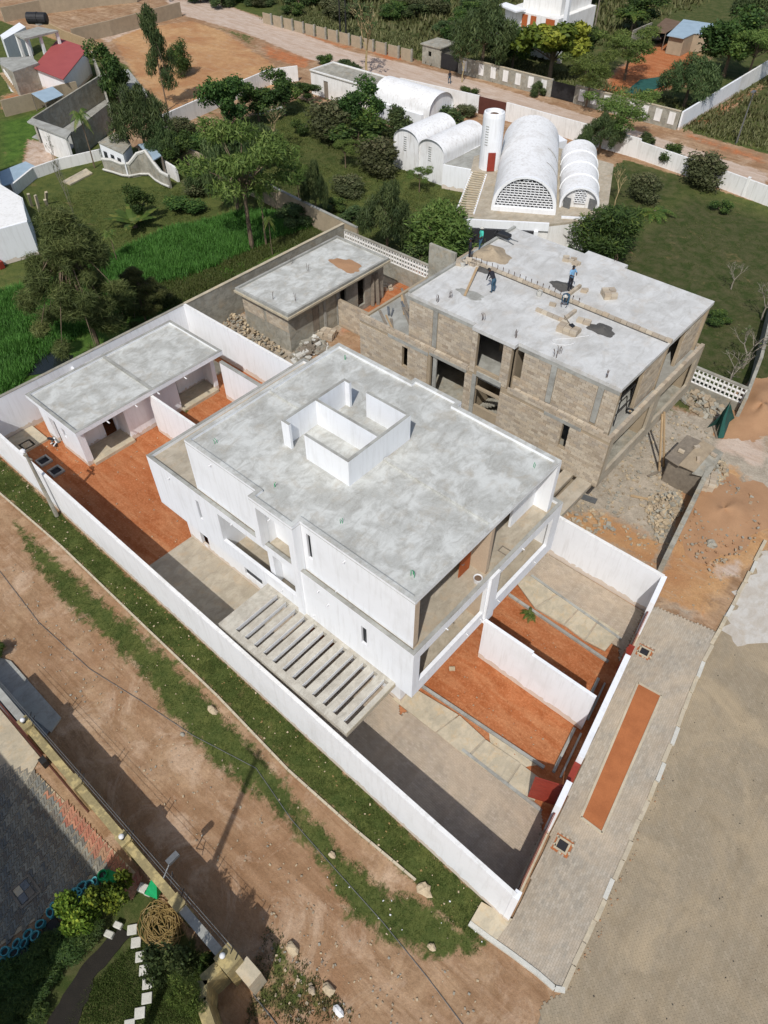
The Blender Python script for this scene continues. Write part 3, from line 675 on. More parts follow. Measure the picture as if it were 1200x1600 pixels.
obj('wall_panel', B(-47.02, -30.6, 28.3, 28.5, -.1, 3.4), 'white_wall', W3); obj('wall_panel', B(-30.6, -10.8, 28.3, 28.5, -.1, 3.4), 'white_wall', W3)
obj('wall_panel', B(-10.8, -4.25, 28.3, 28.5, -.1, 3.42), 'white_wall', W3); obj('coping', B(-47.02, -4.25, 28.29, 28.51, 3.42, 3.44), 'white_old', W3)
W4 = thing('boundary_wall', 'white wall between the two red earth front gardens, stepped once', 'wall', (-7, 19.4, 0))
obj('wall_panel', B(-10.0, -7.0, 19.3, 19.48, -.1, 3.55), 'white_wall', W4); obj('wall_panel', B(-7.0, -3.35, 19.3, 19.48, -.1, 3.38), 'white_wall', W4)
W5 = thing('boundary_wall', 'short white wall from the annex towards the duplex, between its two back yards', 'wall', (-35, 19.4, 0))
obj('wall_panel', B(-39.4, -30.2, 19.2, 19.38, -.1, 3.4), 'white_wall', W5); obj('coping', B(-39.4, -30.2, 19.19, 19.39, 3.4, 3.42), 'white_old', W5)
W6 = thing('boundary_wall', 'white wall closing the far back yard behind the duplex', 'wall', (-34, 25.2, 0))
obj('wall_panel', B(-38.6, -30.2, 25.1, 25.3, -.1, 3.4), 'white_wall', W6); obj('wall_panel', B(-34.4, -34.2, 25.3, 28.3, -.1, 2.6), 'white_wall', W6); obj('coping', B(-38.6, -30.2, 25.05, 25.35, 3.4, 3.43), 'grey_concrete', W6)
# front wall (slanted) with two gates
FA, FB = (-1.12, 9.38), (-4.1, 28.5)
def fw(y, off=0.0):
    f = (y - FA[1]) / (FB[1] - FA[1]); return (FA[0] + (FB[0] - FA[0]) * f + off, y)
W7 = thing('front_wall', 'white front wall along the street pavement with red metal gates', 'wall', (-2.6, 19, 0))
for y0, y1, h in ((9.4, 9.75, 3.4), (13.7, 15.0, 3.35), (16.3, 22.6, 3.38), (26.35, 28.5, 3.4)):
    obj('wall_panel', MB().seg(fw(y0), fw(y1), .28, -.1, h, 1), 'white_wall', W7)
obj('threshold', MB().seg(fw(9.8), fw(13.65), .3, -.05, .13, 1), 'slab_beige', W7); obj('threshold', MB().seg(fw(23.8), fw(26.3), .3, -.05, .13, 1), 'slab_beige', W7)
for y0, y1 in ((9.78, 13.66), (23.75, 26.3)):
    G = obj('sliding_gate', MB().seg(fw(y0, -.18), fw(y1, -.18), .05, .12, 2.6), 'metal_brown', W7)
    obj('gate_rail', MB().seg(fw(y0, -.13), fw(y1, -.13), .03, 2.5, 2.62), 'metal_red', G)
gp = fw(15.05); o_ = obj('gate_leaf', MB().seg((gp[0] - .1, gp[1] + .05), (gp[0] - 1.5, gp[1] - .55), .05, .15, 2.5), 'metal_red', W7)
p0 = Vector((gp[0] - .1, gp[1] + .05)); p1 = Vector((gp[0] - 1.5, gp[1] - .55)); dd = (p1 - p0)
mb = MB()
for k in range(7):
    z = .4 + k * .3; mb.seg(p0 + dd * .04, p0 + dd * .96, .07, z, z + .04)
obj('gate_slat', mb, 'metal_red', o_)
obj('gate_frame', MB().seg(fw(15.02), fw(15.14), .3, 0, 2.75, 1).seg(fw(16.16), fw(16.28), .3, 0, 2.75, 1).seg(fw(15.14), fw(16.16), .3, 2.6, 2.75, 1), 'metal_red', W7)
obj('gate_frame', MB().seg(fw(22.62), fw(22.72), .3, 0, 2.75, 1).seg(fw(23.62), fw(23.72), .3, 0, 2.75, 1), 'metal_red', W7)
obj('gate_leaf', MB().seg(fw(22.75, -.1), fw(23.6, -.35), .05, .15, 2.5), 'metal_red', W7)
# front yards: paved drives, slab paths, gutters
yard_a = [(-20.3, 9.9)] + [(-11.2, 9.9), fw(9.7, -.1)] + [fw(13.6, -.3)] + ats([(845, 1262), (720, 1170), (640, 1110)]) + [(-11.0, 13.6), (-11.5, 14.2), (-20.3, 14.2)]
ya = paving('driveway', yard_a, 0.0, 'paver_yard', z=.05, seed=8, label='block-paved drive along the long white wall')
yard_b = [(-12, 25.2), (-12, 28.25), fw(28.2, -.35), fw(24.2, -.35)] + ats([(968, 1013), (880, 960), (825, 905)])
yb = paving('driveway', yard_b, 0.0, 'paver_yard', z=.05, seed=9, label='block-paved drive beside the building site wall')
def slab_row(parent, pts, z=.09, mat='slab_beige', th=.14):
    hull = [pts[0][0], pts[0][1]] + [p_[1] for p_ in pts[1:]] + [pts[-1][1] if False else pts[-1][2]] + [p_[3] for p_ in pts[::-1]]
    obj('path_base', MB().prism(hull, -.05, .035), 'beige_concrete', parent)
    for i, q in enumerate(pts): obj('path_slab', MB().prism(q, z - th, z - .003 * (i % 3)), mat, parent)
pa = [ats([(612, 1092), (650, 1078), (716, 1118), (680, 1145)]), ats([(718, 1119), (757, 1155), (728, 1183), (682, 1146)]), ats([(759, 1157), (812, 1193), (790, 1226), (733, 1185)]), ats([(814, 1195), (850, 1222), (835, 1252), (792, 1228)])]
slab_row(ya, pa)
pb = [ats([(800, 902), (830, 902), (868, 930), (835, 950)]), ats([(870, 931), (905, 950), (880, 976), (838, 952)]), ats([(907, 951), (935, 968), (912, 1000), (882, 978)]), ats([(937, 970), (968, 990), (945, 1018), (914, 1002)])]
slab_row(yb, pb)
obj('edging', MB().seg(at(655, 1070), at(850, 1200), .16, -.02, .13), 'grey_concrete', ya); obj('edging', MB().seg(at(722, 1172), at(846, 1268), .16, -.02, .11), 'grey_concrete', ya)
obj('edging', MB().seg(at(795, 930), at(950, 1035), .16, -.02, .13), 'grey_concrete', yb); obj('edging', MB().seg(at(830, 900), at(970, 1000), .16, -.02, .11), 'grey_concrete', yb)
for a_, b_ in ((16.4, 19.1), (20, 22.5)):
    obj('edging', MB().seg(fw(a_, -1.0), fw(b_, -1.0), .15, -.02, .16), 'grey_concrete', ya if a_ < 18 else yb)
    obj('edging', MB().seg(fw(a_, -.6), fw(b_, -.6), .1, -.02, .1), 'grey_concrete', ya if a_ < 18 else yb)
obj('concrete_apron', MB().prism([(-29.3, 10.1), (-20.5, 10.05), (-20.5, 14.25), (-29.2, 14.25)], -.1, .07), 'beige_concrete', None, 'bare concrete slab between red back yard and the pergola', None, kind='structure')
obj('concrete_apron', MB().prism([(-46.95, 10.2), (-44.7, 10.15), (-44.7, 13.2), (-46.95, 13.2)], -.1, .14), 'slab_beige', None, 'raised concrete pad in the corner by the annex', None, kind='structure')
obj('concrete_apron', MB().prism([(-46.95, 25.5), (-41.5, 25.5), (-41.5, 27.6), (-46.95, 27.6)], -.1, .12), 'slab_beige', None, 'narrow concrete pad behind the annex', None, kind='structure')
for i, (px, py) in enumerate(((43, 697), (69, 721), (88, 737))):
    x, y = at(px, py); pn = thing('inspection_chamber', ['open square drain pit nearest the corner pad in the red yard', 'middle one of three open square drain pits in the red yard', 'open square drain pit nearest the duplex, of the three in the red yard'][i], 'drain', (x, y, 0), 'drain pits in the red yard')
    obj('rim', ring(x - .45, x + .45, y - .45, y + .45, .12, -.02, .14), 'grey_concrete', pn); obj('pit', B(x - .33, x + .33, y - .33, y + .33, -.02, .03), 'dark_inside', pn)
x, y = at(88, 691); dbr = thing('debris_heap', 'small heap of pale scrap and wire on the red soil beside the annex', 'debris', (x, y, 0))
for k in range(9): obj('scrap', MB().beam((x + random.uniform(-.4, .4), y + random.uniform(-.3, .3), .03), (x + random.uniform(-.8, .6), y + random.uniform(-.5, .5), random.uniform(.1, .3)), random.uniform(.05, .2), .05), ['paper_white', 'metal_grey', 'dark_inside'][k % 3], dbr)

# ------------------------------------------------------------------ white annex
A_ = thing('annex_building', 'low white annex with grey flat roof in two halves, in the rear corner', 'annex', (-42.5, 19.5, 0))
mb = MB(); wall(mb, 'x', 13.6, 13.8, -45.1, -40.0, 0, 3.5, [(-43.9, -43.1, 0, 2.4), (-42.3, -41.9, 1.5, 2.3)]); wall(mb, 'y', -45.1, -44.9, 13.8, 25.3, 0, 3.5); wall(mb, 'x', 25.3, 25.5, -45.1, -40.0, 0, 3.5)
wall(mb, 'y', -40.2, -40.0, 13.8, 25.3, 0, 3.5, [(14.1, 17.3, 0, 3.2), (21.9, 25.15, 0, 3.2)])
wall(mb, 'y', -41.7, -41.55, 13.8, 17.6, 0, 3.5, [(16.2, 17.1, .1, 2.4)]); wall(mb, 'y', -41.7, -41.55, 21.6, 25.3, 0, 3.5, [(21.9, 22.8, .1, 2.4)])
mb.box(-41.55, -40.2, 17.3, 17.45, 0, 3.5); mb.box(-41.55, -40.2, 21.75, 21.9, 0, 3.5)
obj('wall', mb, 'white_wall', A_)
obj('porch_floor', B(-41.5, -39.7, 14.0, 17.35, -.05, .22), 'slab_beige', A_); obj('porch_floor', B(-41.5, -39.7, 21.85, 25.25, -.05, .22), 'slab_beige', A_)
obj('recess_panel', B(-43.9, -43.1, 13.9, 13.95, 0, 2.4), 'white_old', A_)
ar = obj('roof', B(-45.4, -39.1, 13.28, 25.8, 3.5, 3.66), 'roof_concrete', A_)
obj('parapet', ring(-45.42, -39.05, 13.25, 25.83, .22, 3.48, 3.83), 'white_wall', ar); obj('parapet_top', ring(-45.425, -39.045, 13.245, 25.835, .23, 3.83, 3.845), 'grey_concrete', ar)
obj('roof_divider', B(-45.18, -39.28, 19.45, 19.66, 3.66, 3.8), 'grey_concrete', ar)
for y in (15.6, 17.9, 19.8, 22.2): obj('drain_spout', MB().tube([(-39.1, y, 3.4), (-38.8, y, 3.38)], .05), 'pvc_white', A_)
obj('roof_pipe', MB().tube([(-45.7, 18.2, 3.6), (-45.7, 20.6, 3.6)], .07), 'pvc_white', A_)

# ------------------------------------------------------------------ block masonry: nearest blocks are parts, the rest one mesh
BLK = {}
def blockwork(parent, faces, limit, seed=2, L=.45, Hh=.22, prefix='block'):
    """faces: (axis, plane, outward, a0, a1, z0, z1, openings)"""
    rr = random.Random(seed); cells = []
    for ax, pl, out, a0, a1, z0, z1, ops in faces:
        nz = int(round((z1 - z0) / Hh)); h = (z1 - z0) / nz
        for j in range(nz):
            a = a0 - (L / 2 if j % 2 else 0)
            while a < a1 - .02:
                zc = z0 + (j + .5) * h; pcs = [(max(a, a0), min(a + L, a1))]
                for o in ops:
                    if o[2] < zc < o[3]:
                        nw = []
                        for s, e in pcs:
                            if e <= o[0] or s >= o[1]: nw.append((s, e)); continue
                            if s < o[0]: nw.append((s, o[0]))
                            if e > o[1]: nw.append((o[1], e))
                        pcs = nw
                for s, e in pcs:
                    if e - s < .06: continue
                    c_ = (s + e) / 2; pos = (c_, pl, zc) if ax == 'x' else (pl, c_, zc)
                    cells.append((pos, ax, out, e - s, h))
                a += L
    cells.sort(key=lambda q: (Vector(q[0]) - Vector((0, 0, CAM_H))).length)
    full = [q for q in cells if abs(q[3] - L) < .01][:limit]; fs = set(id(q) for q in full)
    rest = [q for q in cells if id(q) not in fs]
    off = wloc(parent)
    for pos, ax, out, ln, h in full:
        key = (ax, out, round(ln, 2), round(h, 3))
        if key not in BLK:
            l, t_ = (ln - .018) / 2, .022
            V = (-l, l) if ax == 'x' else (-t_, t_); W_ = (-t_, t_) if ax == 'x' else (-l, l)
            me = MB().box(V[0], V[1], W_[0], W_[1], -(h - .018) / 2, (h - .018) / 2).mesh('block'); me.materials.append(MATS['block_obj']); BLK[key] = me
        o = bpy.data.objects.new(prefix, BLK[key]); COL.objects.link(o); o.parent = parent
        j_ = rr.uniform(-.008, .008)
        o.location = Vector(pos) - off + (Vector((0, j_, 0)) if ax == 'x' else Vector((j_, 0, 0)))
    mb = MB()
    for pos, ax, out, ln, h in rest:
        l = (ln - .018) / 2; j_ = rr.uniform(-.008, .008); x, y, z = pos
        if ax == 'x': mb.box(x - l, x + l, y - .022 + j_, y + .022 + j_, z - h / 2 + .009, z + h / 2 - .009)
        else: mb.box(x - .022 + j_, x + .022 + j_, y - l, y + l, z - h / 2 + .009, z + h / 2 - .009)
    if mb.v:
        me = mb.mesh('blockwork', off); face_tint(me, 6, seed=seed); obj('blockwork', me, 'block_face', parent, kind='stuff')

# ------------------------------------------------------------------ unfinished duplex
U_ = thing('unfinished_house', 'unfinished block-built duplex with bare pale concrete roof slab, workers on top', 'house', (-20, 38.5, 0))
sx0, sx1 = -30.7, -10.7
ops_lo = [(-26.7, -26.2, 4.9, 6.6), (-24.2, -21.3, 3.45, 6.95), (-20.4, -18.5, 4.7, 6.05), (-20.4, -18.5, 6.2, 7.1), (-13.83, -13.35, 4.9, 6.7)]
mb = MB(); wall(mb, 'x', 32.22, 32.42, sx0, sx1, 3.2, 7.1, ops_lo)
wall(mb, 'y', sx0, sx0 + .2, 32.42, 44.9, 3.2, 7.1); wall(mb, 'x', 44.9, 45.1, sx0, sx1, 3.2, 7.1)
obj('first_storey_wall', mb, 'wall_tan_block', U_)
mb = MB(); wall(mb, 'x', 33.0, 33.2, -29.5, -12.0, 0, 3.2, [(-27, -25, .8, 2.2), (-19, -17, 0, 2.2)]); wall(mb, 'y', -29.5, -29.3, 33.2, 44.2, 0, 3.2); wall(mb, 'x', 44.2, 44.4, -29.5, -12, 0, 3.2)
wall(mb, 'y', -12.2, -12.0, 33.2, 44.2, 0, 3.2, [(34, 38, 0, 2.3), (40, 43, 0, 2.3)])
obj('ground_storey_wall', mb, 'wall_tan_block', U_)
mb = MB(); wall(mb, 'y', -10.9, -10.7, 32.42, 44.9, 3.2, 7.1, [(32.9, 38.2, 4.15, 6.5), (39.0, 44.4, 4.15, 6.5)])
obj('front_band', mb, 'beige_concrete', U_)
obj('floor_slab', B(sx0 + .2, -10.902, 32.421, 44.9, 3.2, 3.4), 'plaster_grey', U_)
obj('terrace_slab', B(sx0 + .2, -10.902, 32.421, 44.9, 6.75, 6.95), 'grey_concrete', U_)
mb = MB(); wall(mb, 'y', -12.6, -12.45, 32.5, 44.9, 3.4, 6.75, [(34, 37, 3.4, 5.6), (40, 43, 3.4, 5.6)]); mb.box(-24.5, -21, 36.2, 36.4, 3.4, 6.75); mb.box(-12.4, -10.92, 38.4, 38.6, 3.4, 6.75)
mb.box(-21.0, -20.8, 32.5, 37, 3.4, 6.75); mb.box(-18.3, -18.1, 32.5, 37, 3.4, 10.2); mb.box(-21, -18.3, 35.6, 35.8, 3.4, 10.2)
obj('inner_wall', mb, 'wall_tan_block', U_)
mb = MB()
for k in range(8): mb.box(-20.7 + k * .25, -20.45 + k * .25, 33.4, 34.6, 3.5 + k * .19, 3.7 + k * .19)
mb.box(-20.8, -18.3, 34.3, 35.6, 5.15, 5.3); mb.box(-20.8, -18.3, 33.2, 34.3, 6.2, 6.35)
obj('staircase', mb, 'plaster_grey', U_)
ops_up = [(-18.02, -17.45, 7.9, 10.1)]; ops_bay = [(-20.62, -18.72, 7.66, 10.2)]
mb = MB(); wall(mb, 'x', 32.66, 32.86, -26.5, -21.0, 6.95, 10.25); wall(mb, 'x', 32.66, 32.86, -18.05, -11.1, 6.95, 10.25, ops_up)
mb.box(-26.5, -26.3, 32.86, 44.3, 6.95, 10.25); wall(mb, 'x', 44.3, 44.5, -26.5, -11.1, 6.95, 10.25); wall(mb, 'x', 32.24, 32.44, -21.0, -18.1, 7.1, 10.25, ops_bay)
mb.box(-21.0, -20.8, 32.44, 32.66, 6.95, 10.25); mb.box(-18.3, -18.1, 32.44, 32.66, 6.95, 10.25)
obj('second_storey_wall', mb, 'wall_tan_block', U_)
mb = MB(); wall(mb, 'y', -13.8, -13.6, 32.86, 44.3, 6.95, 10.25, [(33.6, 35.2, 6.95, 9.1), (40.5, 42.3, 6.95, 9.1)])
mb.box(-13.6, -11.1, 38.5, 38.7, 6.95, 10.25); wall(mb, 'y', -11.4, -11.2, 35.9, 38.5, 6.95, 10.25); wall(mb, 'y', -11.5, -11.3, 41.7, 44.3, 6.95, 10.25)
obj('loggia_wall', mb, 'wall_tan_block', U_)
obj('door_panel', B(-11.9, -11.84, 39.4, 41.2, 6.95, 8.9), 'earth_pile', U_)
us = obj('roof_slab', MB().prism([(-26.6, 32.6), (-21.05, 32.6), (-21.05, 32.15), (-17.9, 32.15), (-17.9, 32.6), (-11.05, 32.6), (-11.05, 44.75), (-17.5, 44.75), (-17.5, 45.3), (-20.6, 45.3), (-20.6, 44.75), (-26.6, 44.75)], 10.25, 10.5), 'site_concrete', U_)
obj('ring_beam', MB().box(-26.53, -21.05, 32.615, 32.655, 10.0, 10.25).box(-17.9, -11.1, 32.615, 32.655, 9.98, 10.25), 'grey_concrete', U_)
for x0, x1, z0, z1, yy in ((-24.45, -24.1, 7.3, 10.05, 32.64), (-15.52, -15.15, 7.3, 10.05, 32.64), (-12.4, -12.05, 7.45, 10.05, 32.64), (-20.7, -20.4, 3.5, 7.1, 32.2), (-24.0, -23.7, 3.5, 6.95, 32.3)):
    obj('column', B(x0, x1, yy - .045, yy + .05, z0, z1), 'grey_concrete', U_)
obj('lintel', B(-24.3, -21.2, 32.16, 32.25, 6.92, 7.14), 'grey_concrete', U_); obj('lintel', B(-20.4, -18.5, 32.15, 32.25, 7.1, 7.45), 'grey_concrete', U_); obj('lintel', B(-28.0, -24.4, 32.16, 32.25, 6.75, 7.0), 'grey_concrete', U_)
obj('lintel', B(-15.2, -12.6, 32.16, 32.25, 6.75, 7.0), 'grey_concrete', U_)
blockwork(U_, [('x', 32.2, -1, sx0, -24.45, 3.3, 6.75, ops_lo), ('x', 32.2, -1, -21.3, -20.7, 3.3, 6.9, []), ('x', 32.2, -1, -18.5, sx1, 3.3, 6.75, ops_lo), ('x', 32.2, -1, sx0, -24.4, 6.95, 7.38, []),
    ('x', 32.2, -1, -24.4, -21.05, 7.12, 7.38, []), ('x', 32.2, -1, -18.0, sx1, 6.97, 7.40, []),
    ('x', 32.64, -1, -26.5, -21.05, 7.0, 10.0, [(-24.5, -24.05, 0, 20)]), ('x', 32.64, -1, -17.95, -11.1, 7.0, 9.98, ops_up + [(-15.55, -15.12, 0, 20), (-12.43, -12.02, 0, 20)]),
    ('x', 32.22, -1, -21.0, -20.62, 7.2, 10.2, []), ('x', 32.22, -1, -18.72, -18.1, 7.2, 10.2, []),
    ('y', -11.18, 1, 35.9, 38.5, 7.0, 10.2, []), ('y', -11.28, 1, 41.7, 44.3, 7.0, 10.2, [])], 300)
mb = MB()
a = 32.25
pp = thing('block_parapet', 'single course of blocks along the front terrace edge of the unfinished duplex', 'parapet', (-10.8, 38.6, 7.1))
for k in range(28):
    obj('block', B(-10.92, -10.68, 32.3 + k * .452, 32.3 + k * .452 + .425, 7.102, 7.32 + .012 * (k % 3)), 'block_obj', pp)
pr2 = thing('block_parapet', 'single course of blocks along the side terrace edge of the unfinished duplex', 'parapet', (-20, 32.3, 7.1))
for k in range(43):
    x = sx0 + .02 + k * .452
    if -21.1 < x < -18.0: continue
    obj('block', B(x, x + .425, 32.24, 32.44, 7.102, 7.4 + .01 * (k % 3)), 'block_obj', pr2)
for q in ((684, 472), (755, 500), (805, 527), (873, 552), (867, 558), (946, 590), (963, 408), (704, 465)): rebars(*q, 10.5, 4, us, 'steel_rebar', .5)
# pergola of the unfinished house
PG2 = thing('concrete_pergola', 'bare concrete pergola stub with two slots beside the unfinished duplex', 'pergola', (-12, 30.5, 0))
obj('beam', B(-14.6, -13.25, 28.9, 32.15, 3.1, 3.42), 'beige_concrete', PG2); obj('beam', B(-13.0, -12.3, 28.9, 32.15, 3.1, 3.42), 'beige_concrete', PG2); obj('beam', B(-12.0, -11.0, 28.9, 32.15, 3.1, 3.42), 'beige_concrete', PG2)
obj('edge_beam', B(-14.6, -11.0, 28.55, 28.88, 3.1, 3.42), 'slab_beige', PG2)
# timber props
for k, (bq, tq, lb) in enumerate((((1030, 738), (1026, 640), 'taller timber prop leaning on the front edge of the unfinished duplex'), ((1037, 730), (1030, 650), 'shorter timber prop leaning on the front edge of the unfinished duplex'))):
    b_ = at(*bq); o_ = obj('timber_prop', MB().beam((b_[0], b_[1], 0), (-10.62, 40.6 + k * .3, 4.0), .12, .1), 'wood_pale', None, lb, 'prop', at_loc=(b_[0], b_[1], 0))
# scaffold frame in the loggia
sc_ = thing('trestle', 'dark metal trestle standing in the upper loggia of the unfinished duplex', 'trestle', (-11.6, 34.6, 6.95))
for x in (-12.2, -11.3):
    for y in (33.7, 35.3): obj('leg', MB().beam((x, y, 6.95), (x, y, 9.2), .05), 'metal_black', sc_)
    obj('rail', MB().beam((x, 33.7, 8.1), (x, 35.3, 8.1), .05), 'metal_black', sc_); obj('rail', MB().beam((x, 33.7, 9.2), (x, 35.3, 9.2), .05), 'metal_black', sc_)
w_ = thing('spare_wheel', 'small black wheel lying on the loggia floor beside the metal trestle', 'wheel', (-11.2, 35.6, 7.0))
obj('tyre', MB().tube([(-11.2 + .22 * math.cos(a), 35.6 + .22 * math.sin(a), 7.02) for a in np.linspace(0, 2 * PI, 15)], .06, 6), 'metal_black', w_); obj('hub', MB().lathe(-11.2, 35.6, [(.01, 7.05), (.07, 7.04), (.07, 6.98)], 8), 'wood_pale', w_)

def brick_obj(name, x, y, z, rot, l, w_, h, parent, mat='block_obj', tilt=0):
    key = ('b', round(l, 2), round(w_, 2), round(h, 2), mat)
    if key not in BLK:
        me = MB().box(-l / 2, l / 2, -w_ / 2, w_ / 2, 0, h).mesh(name); me.materials.append(MATS[mat]); BLK[key] = me
    o = bpy.data.objects.new(name, BLK[key]); COL.objects.link(o); o.parent = parent
    o.location = Vector((x, y, z)) - wloc(parent); o.rotation_euler = (tilt, 0, rot); return o
# row of blocks across the roof with rebar hooks
RY = 38.55
row = thing('block_row', 'low row of pale blocks with bent bars crossing the unfinished roof', 'block course', (-19, RY, 10.5))
k = 0; x = -26.3
while x < -11.3:
    brick_obj('block', x + .21, RY, 10.5, random.uniform(-.03, .03), .40, .2, .2 + (.03 if k % 5 == 0 else 0), row); x += .425; k += 1
obj('mortar_line', MB().box(-26.4, -11.2, RY - .17, RY - .1, 10.5, 10.53), 'mortar', row)
mb = MB()
for k in range(20):
    x = -26.0 + k * .45
    obj('bent_bar', MB().tube([(x, RY + .05, 10.5), (x, RY + .05, 10.95), (x + .05, RY - .05, 11.05), (x + .12, RY - .12, 11.0)], .022, 5), 'steel_rebar', row)
def heap(name, label, cat, c, r, mat, parent=None, z=10.5, seed=1, n=22, group=None):
    """low irregular puddle or mound with a ragged edge"""
    rr = random.Random(seed); mb = MB(); rings = 9; n = max(n, 30); V = []
    for i in range(rings + 1):
        f = i / rings
        for k in range(n):
            an = 2 * PI * k / n; q = 1 + .13 * math.sin(3 * an + seed) + .08 * math.sin(7 * an + 2 * seed) * f + rr.uniform(-.05, .05) * f
            V.append((c[0] + r[0] * f * q * math.cos(an), c[1] + r[1] * f * q * math.sin(an), z + r[2] * .5 * (1 + math.cos(PI * f)) * (1 + .25 * math.sin(2 * an + 5 * f + seed)) + (.008 if i < rings else 0)))
    Fc = [(i * n + k, (i + 1) * n + k, (i + 1) * n + (k + 1) % n, i * n + (k + 1) % n) for i in range(rings) for k in range(n)]
    mb.add(V, Fc); return obj(name, mb, mat, parent, label, cat, group, smooth=True, at_loc=(c[0], c[1], z))
for q, r, lb, sd in (((940, 515), (.85, .62, .16), 'dark mortar heap on the unfinished roof, nearest the front edge', 3), ((878, 447), (.8, .6, .14), 'dark mortar heap beside the standing worker in light blue shirt', 5), ((757, 423), (.7, .35, .12), 'dark mortar heap beside the bending worker and the block row', 8)):
    heap('mortar_heap', lb, 'mortar', at(*q, 10.5), r, 'mortar', seed=sd, group='mortar heaps on the unfinished roof')
heap('wet_patch', 'grey wet mortar stain on the pale roof slab below the plank', 'stain', at(735, 460, 10.5), (1.0, .45, .01), 'grey_concrete', seed=11)
def block_stack(px, py, z, nx_, ny_, nz_, label, rot=0, mess=.1, mat='block_obj', L=.42, W=.2, Hh=.2, cat='block stack', group='stacks of blocks on the roof'):
    x, y = at(px, py, z); s_ = thing('block_stack', label, cat, (x, y, z), group)
    rr = random.Random(px * 3 + py); h = Hh
    for c_ in range(nz_):
        for i in range(nx_):
            for j in range(ny_):
                if rr.random() < mess * (c_ + 1) * .5: continue
                dx = (i - nx_ / 2 + .5) * (L + .02) + rr.uniform(-1, 1) * mess * .2; dy = (j - ny_ / 2 + .5) * (W + .02) + rr.uniform(-1, 1) * mess * .2
                brick_obj('block', x + dx * math.cos(rot) - dy * math.sin(rot), y + dx * math.sin(rot) + dy * math.cos(rot), z + c_ * (h + .004), rot + rr.uniform(-1, 1) * mess, L, W, h, s_, mat)
    return s_
block_stack(888, 518, 10.5, 3, 4, 2, 'large tan block stack with a shovel, left of the front mortar heap', .1, .05)
block_stack(912, 504, 10.5, 2, 2, 1, 'low pair of blocks between the mortar heap and large stack', .2, .1)
block_stack(951, 463, 10.5, 2, 4, 2, 'neat block stack on the far half of the unfinished roof', .8, .05)
block_stack(893, 409, 10.5, 3, 3, 1, 'scattered blocks near the far edge of the unfinished roof', .1, .5)
block_stack(728, 414, 10.5, 3, 3, 2, 'tumbled light blocks left of the leaning plank on the roof', .3, .5)
block_stack(742, 412, 10.5, 2, 3, 1, 'loose light blocks right of the leaning plank on the roof', .9, .5)
block_stack(907, 455, 10.5, 2, 2, 1, 'few blocks beside the end of the short cross wall on the roof', .4, .4)
block_stack(868, 478, 10.5, 2, 1, 1, 'single short course of blocks beside the kneeling worker', .4, .2)
# short L shaped block courses around the workers
x0, y0 = at(855, 487, 10.5); L_ = thing('block_course', 'short L-shaped course of new blocks on mortar in front of the kneeling worker', 'block course', (x0, y0, 10.5))
for k in range(5): brick_obj('block', x0 - .4 + k * .42, y0 - .35, 10.5, 0, .4, .2, .21, L_)
for k in range(3): brick_obj('block', x0 + 1.35, y0 + .1 + k * .42, 10.5, PI / 2, .4, .2, .21, L_)
x0, y0 = at(905, 452, 10.5); L2_ = thing('block_course', 'short straight course of blocks running off the long row on the roof', 'block course', (x0, y0, 10.5))
for k in range(4): brick_obj('block', x0 - .1, y0 - 1.2 + k * .42, 10.5, PI / 2, .4, .2, .21, L2_)
a_ = at(726, 463, 10.5); b_ = at(745, 424, 10.5); obj('plank', MB().beam((a_[0], a_[1], 10.55), (b_[0], b_[1], 10.8), .16, .04), 'wood_pale', None, 'pale plank leaning on blocks on the unfinished roof', 'plank', at_loc=(a_[0], a_[1], 10.5))
for q, lb in (((723, 416), 'white bucket beside the dark clothed worker at the roof corner'), ((842, 462), 'pale bucket on the roof near the block row')):
    x, y = at(*q, 10.5); bk = thing('bucket', lb, 'bucket', (x, y, 10.5), 'buckets on the unfinished roof')
    obj('tub', MB().lathe(x, y, [(.01, 10.51), (.15, 10.51), (.2, 10.85), (.18, 10.85), (.14, 10.56), (.01, 10.55)], 12), 'fabric_pale', bk); obj('handle', MB().tube([(x - .19, y, 10.85), (x, y - .1, 10.95), (x + .19, y, 10.85)], .012, 5), 'metal_grey', bk)
x, y = at(788, 374, 10.5); wb = thing('wheelbarrow', 'upturned dark wheelbarrow beside the sand pile on the unfinished roof', 'wheelbarrow', (x, y, 10.5))
obj('tray', MB().prism([(x - .5, y - .35), (x + .45, y - .25), (x + .45, y + .25), (x - .5, y + .35)], 10.72, 10.95), 'metal_black', wb, bevel=.05)
for s_ in (-1, 1): obj('handle', MB().tube([(x - .4, y + s_ * .28, 10.7), (x + .5, y + s_ * .22, 10.6), (x + 1.0, y + s_ * .3, 10.55)], .03, 6), 'metal_grey', wb)
wh = obj('wheel', MB().tube([(x - .75, y + .18 * math.cos(a), 10.7 + .18 * math.sin(a)) for a in np.linspace(0, 2 * PI, 13)], .05, 6), 'metal_black', wb)
heap('sand_pile', 'pinkish sand and rubble pile at the far corner of the unfinished roof', 'sand pile', at(767, 397, 10.5), (1.5, 1.2, .45), 'rubble', seed=21)
sh = thing('shovel', 'shovel lying on the large block stack on the unfinished roof', 'shovel', (*at(890, 507, 10.9), 10.9)); x, y = at(890, 507, 10.9)
obj('handle', MB().beam((x, y, 10.95), (x - .7, y + .5, 11.0), .04), 'wood_grey', sh); obj('blade', MB().prism([(x, y - .12), (x + .35, y - .25), (x + .38, y), (x + .1, y + .15)], 10.94, 10.97), 'metal_black', sh)
hz_ = [at(880 + 18 * math.cos(a), 535 + 5 * math.sin(a), 10.5) for a in np.linspace(0, 5, 12)] + [at(920, 525, 10.5)]
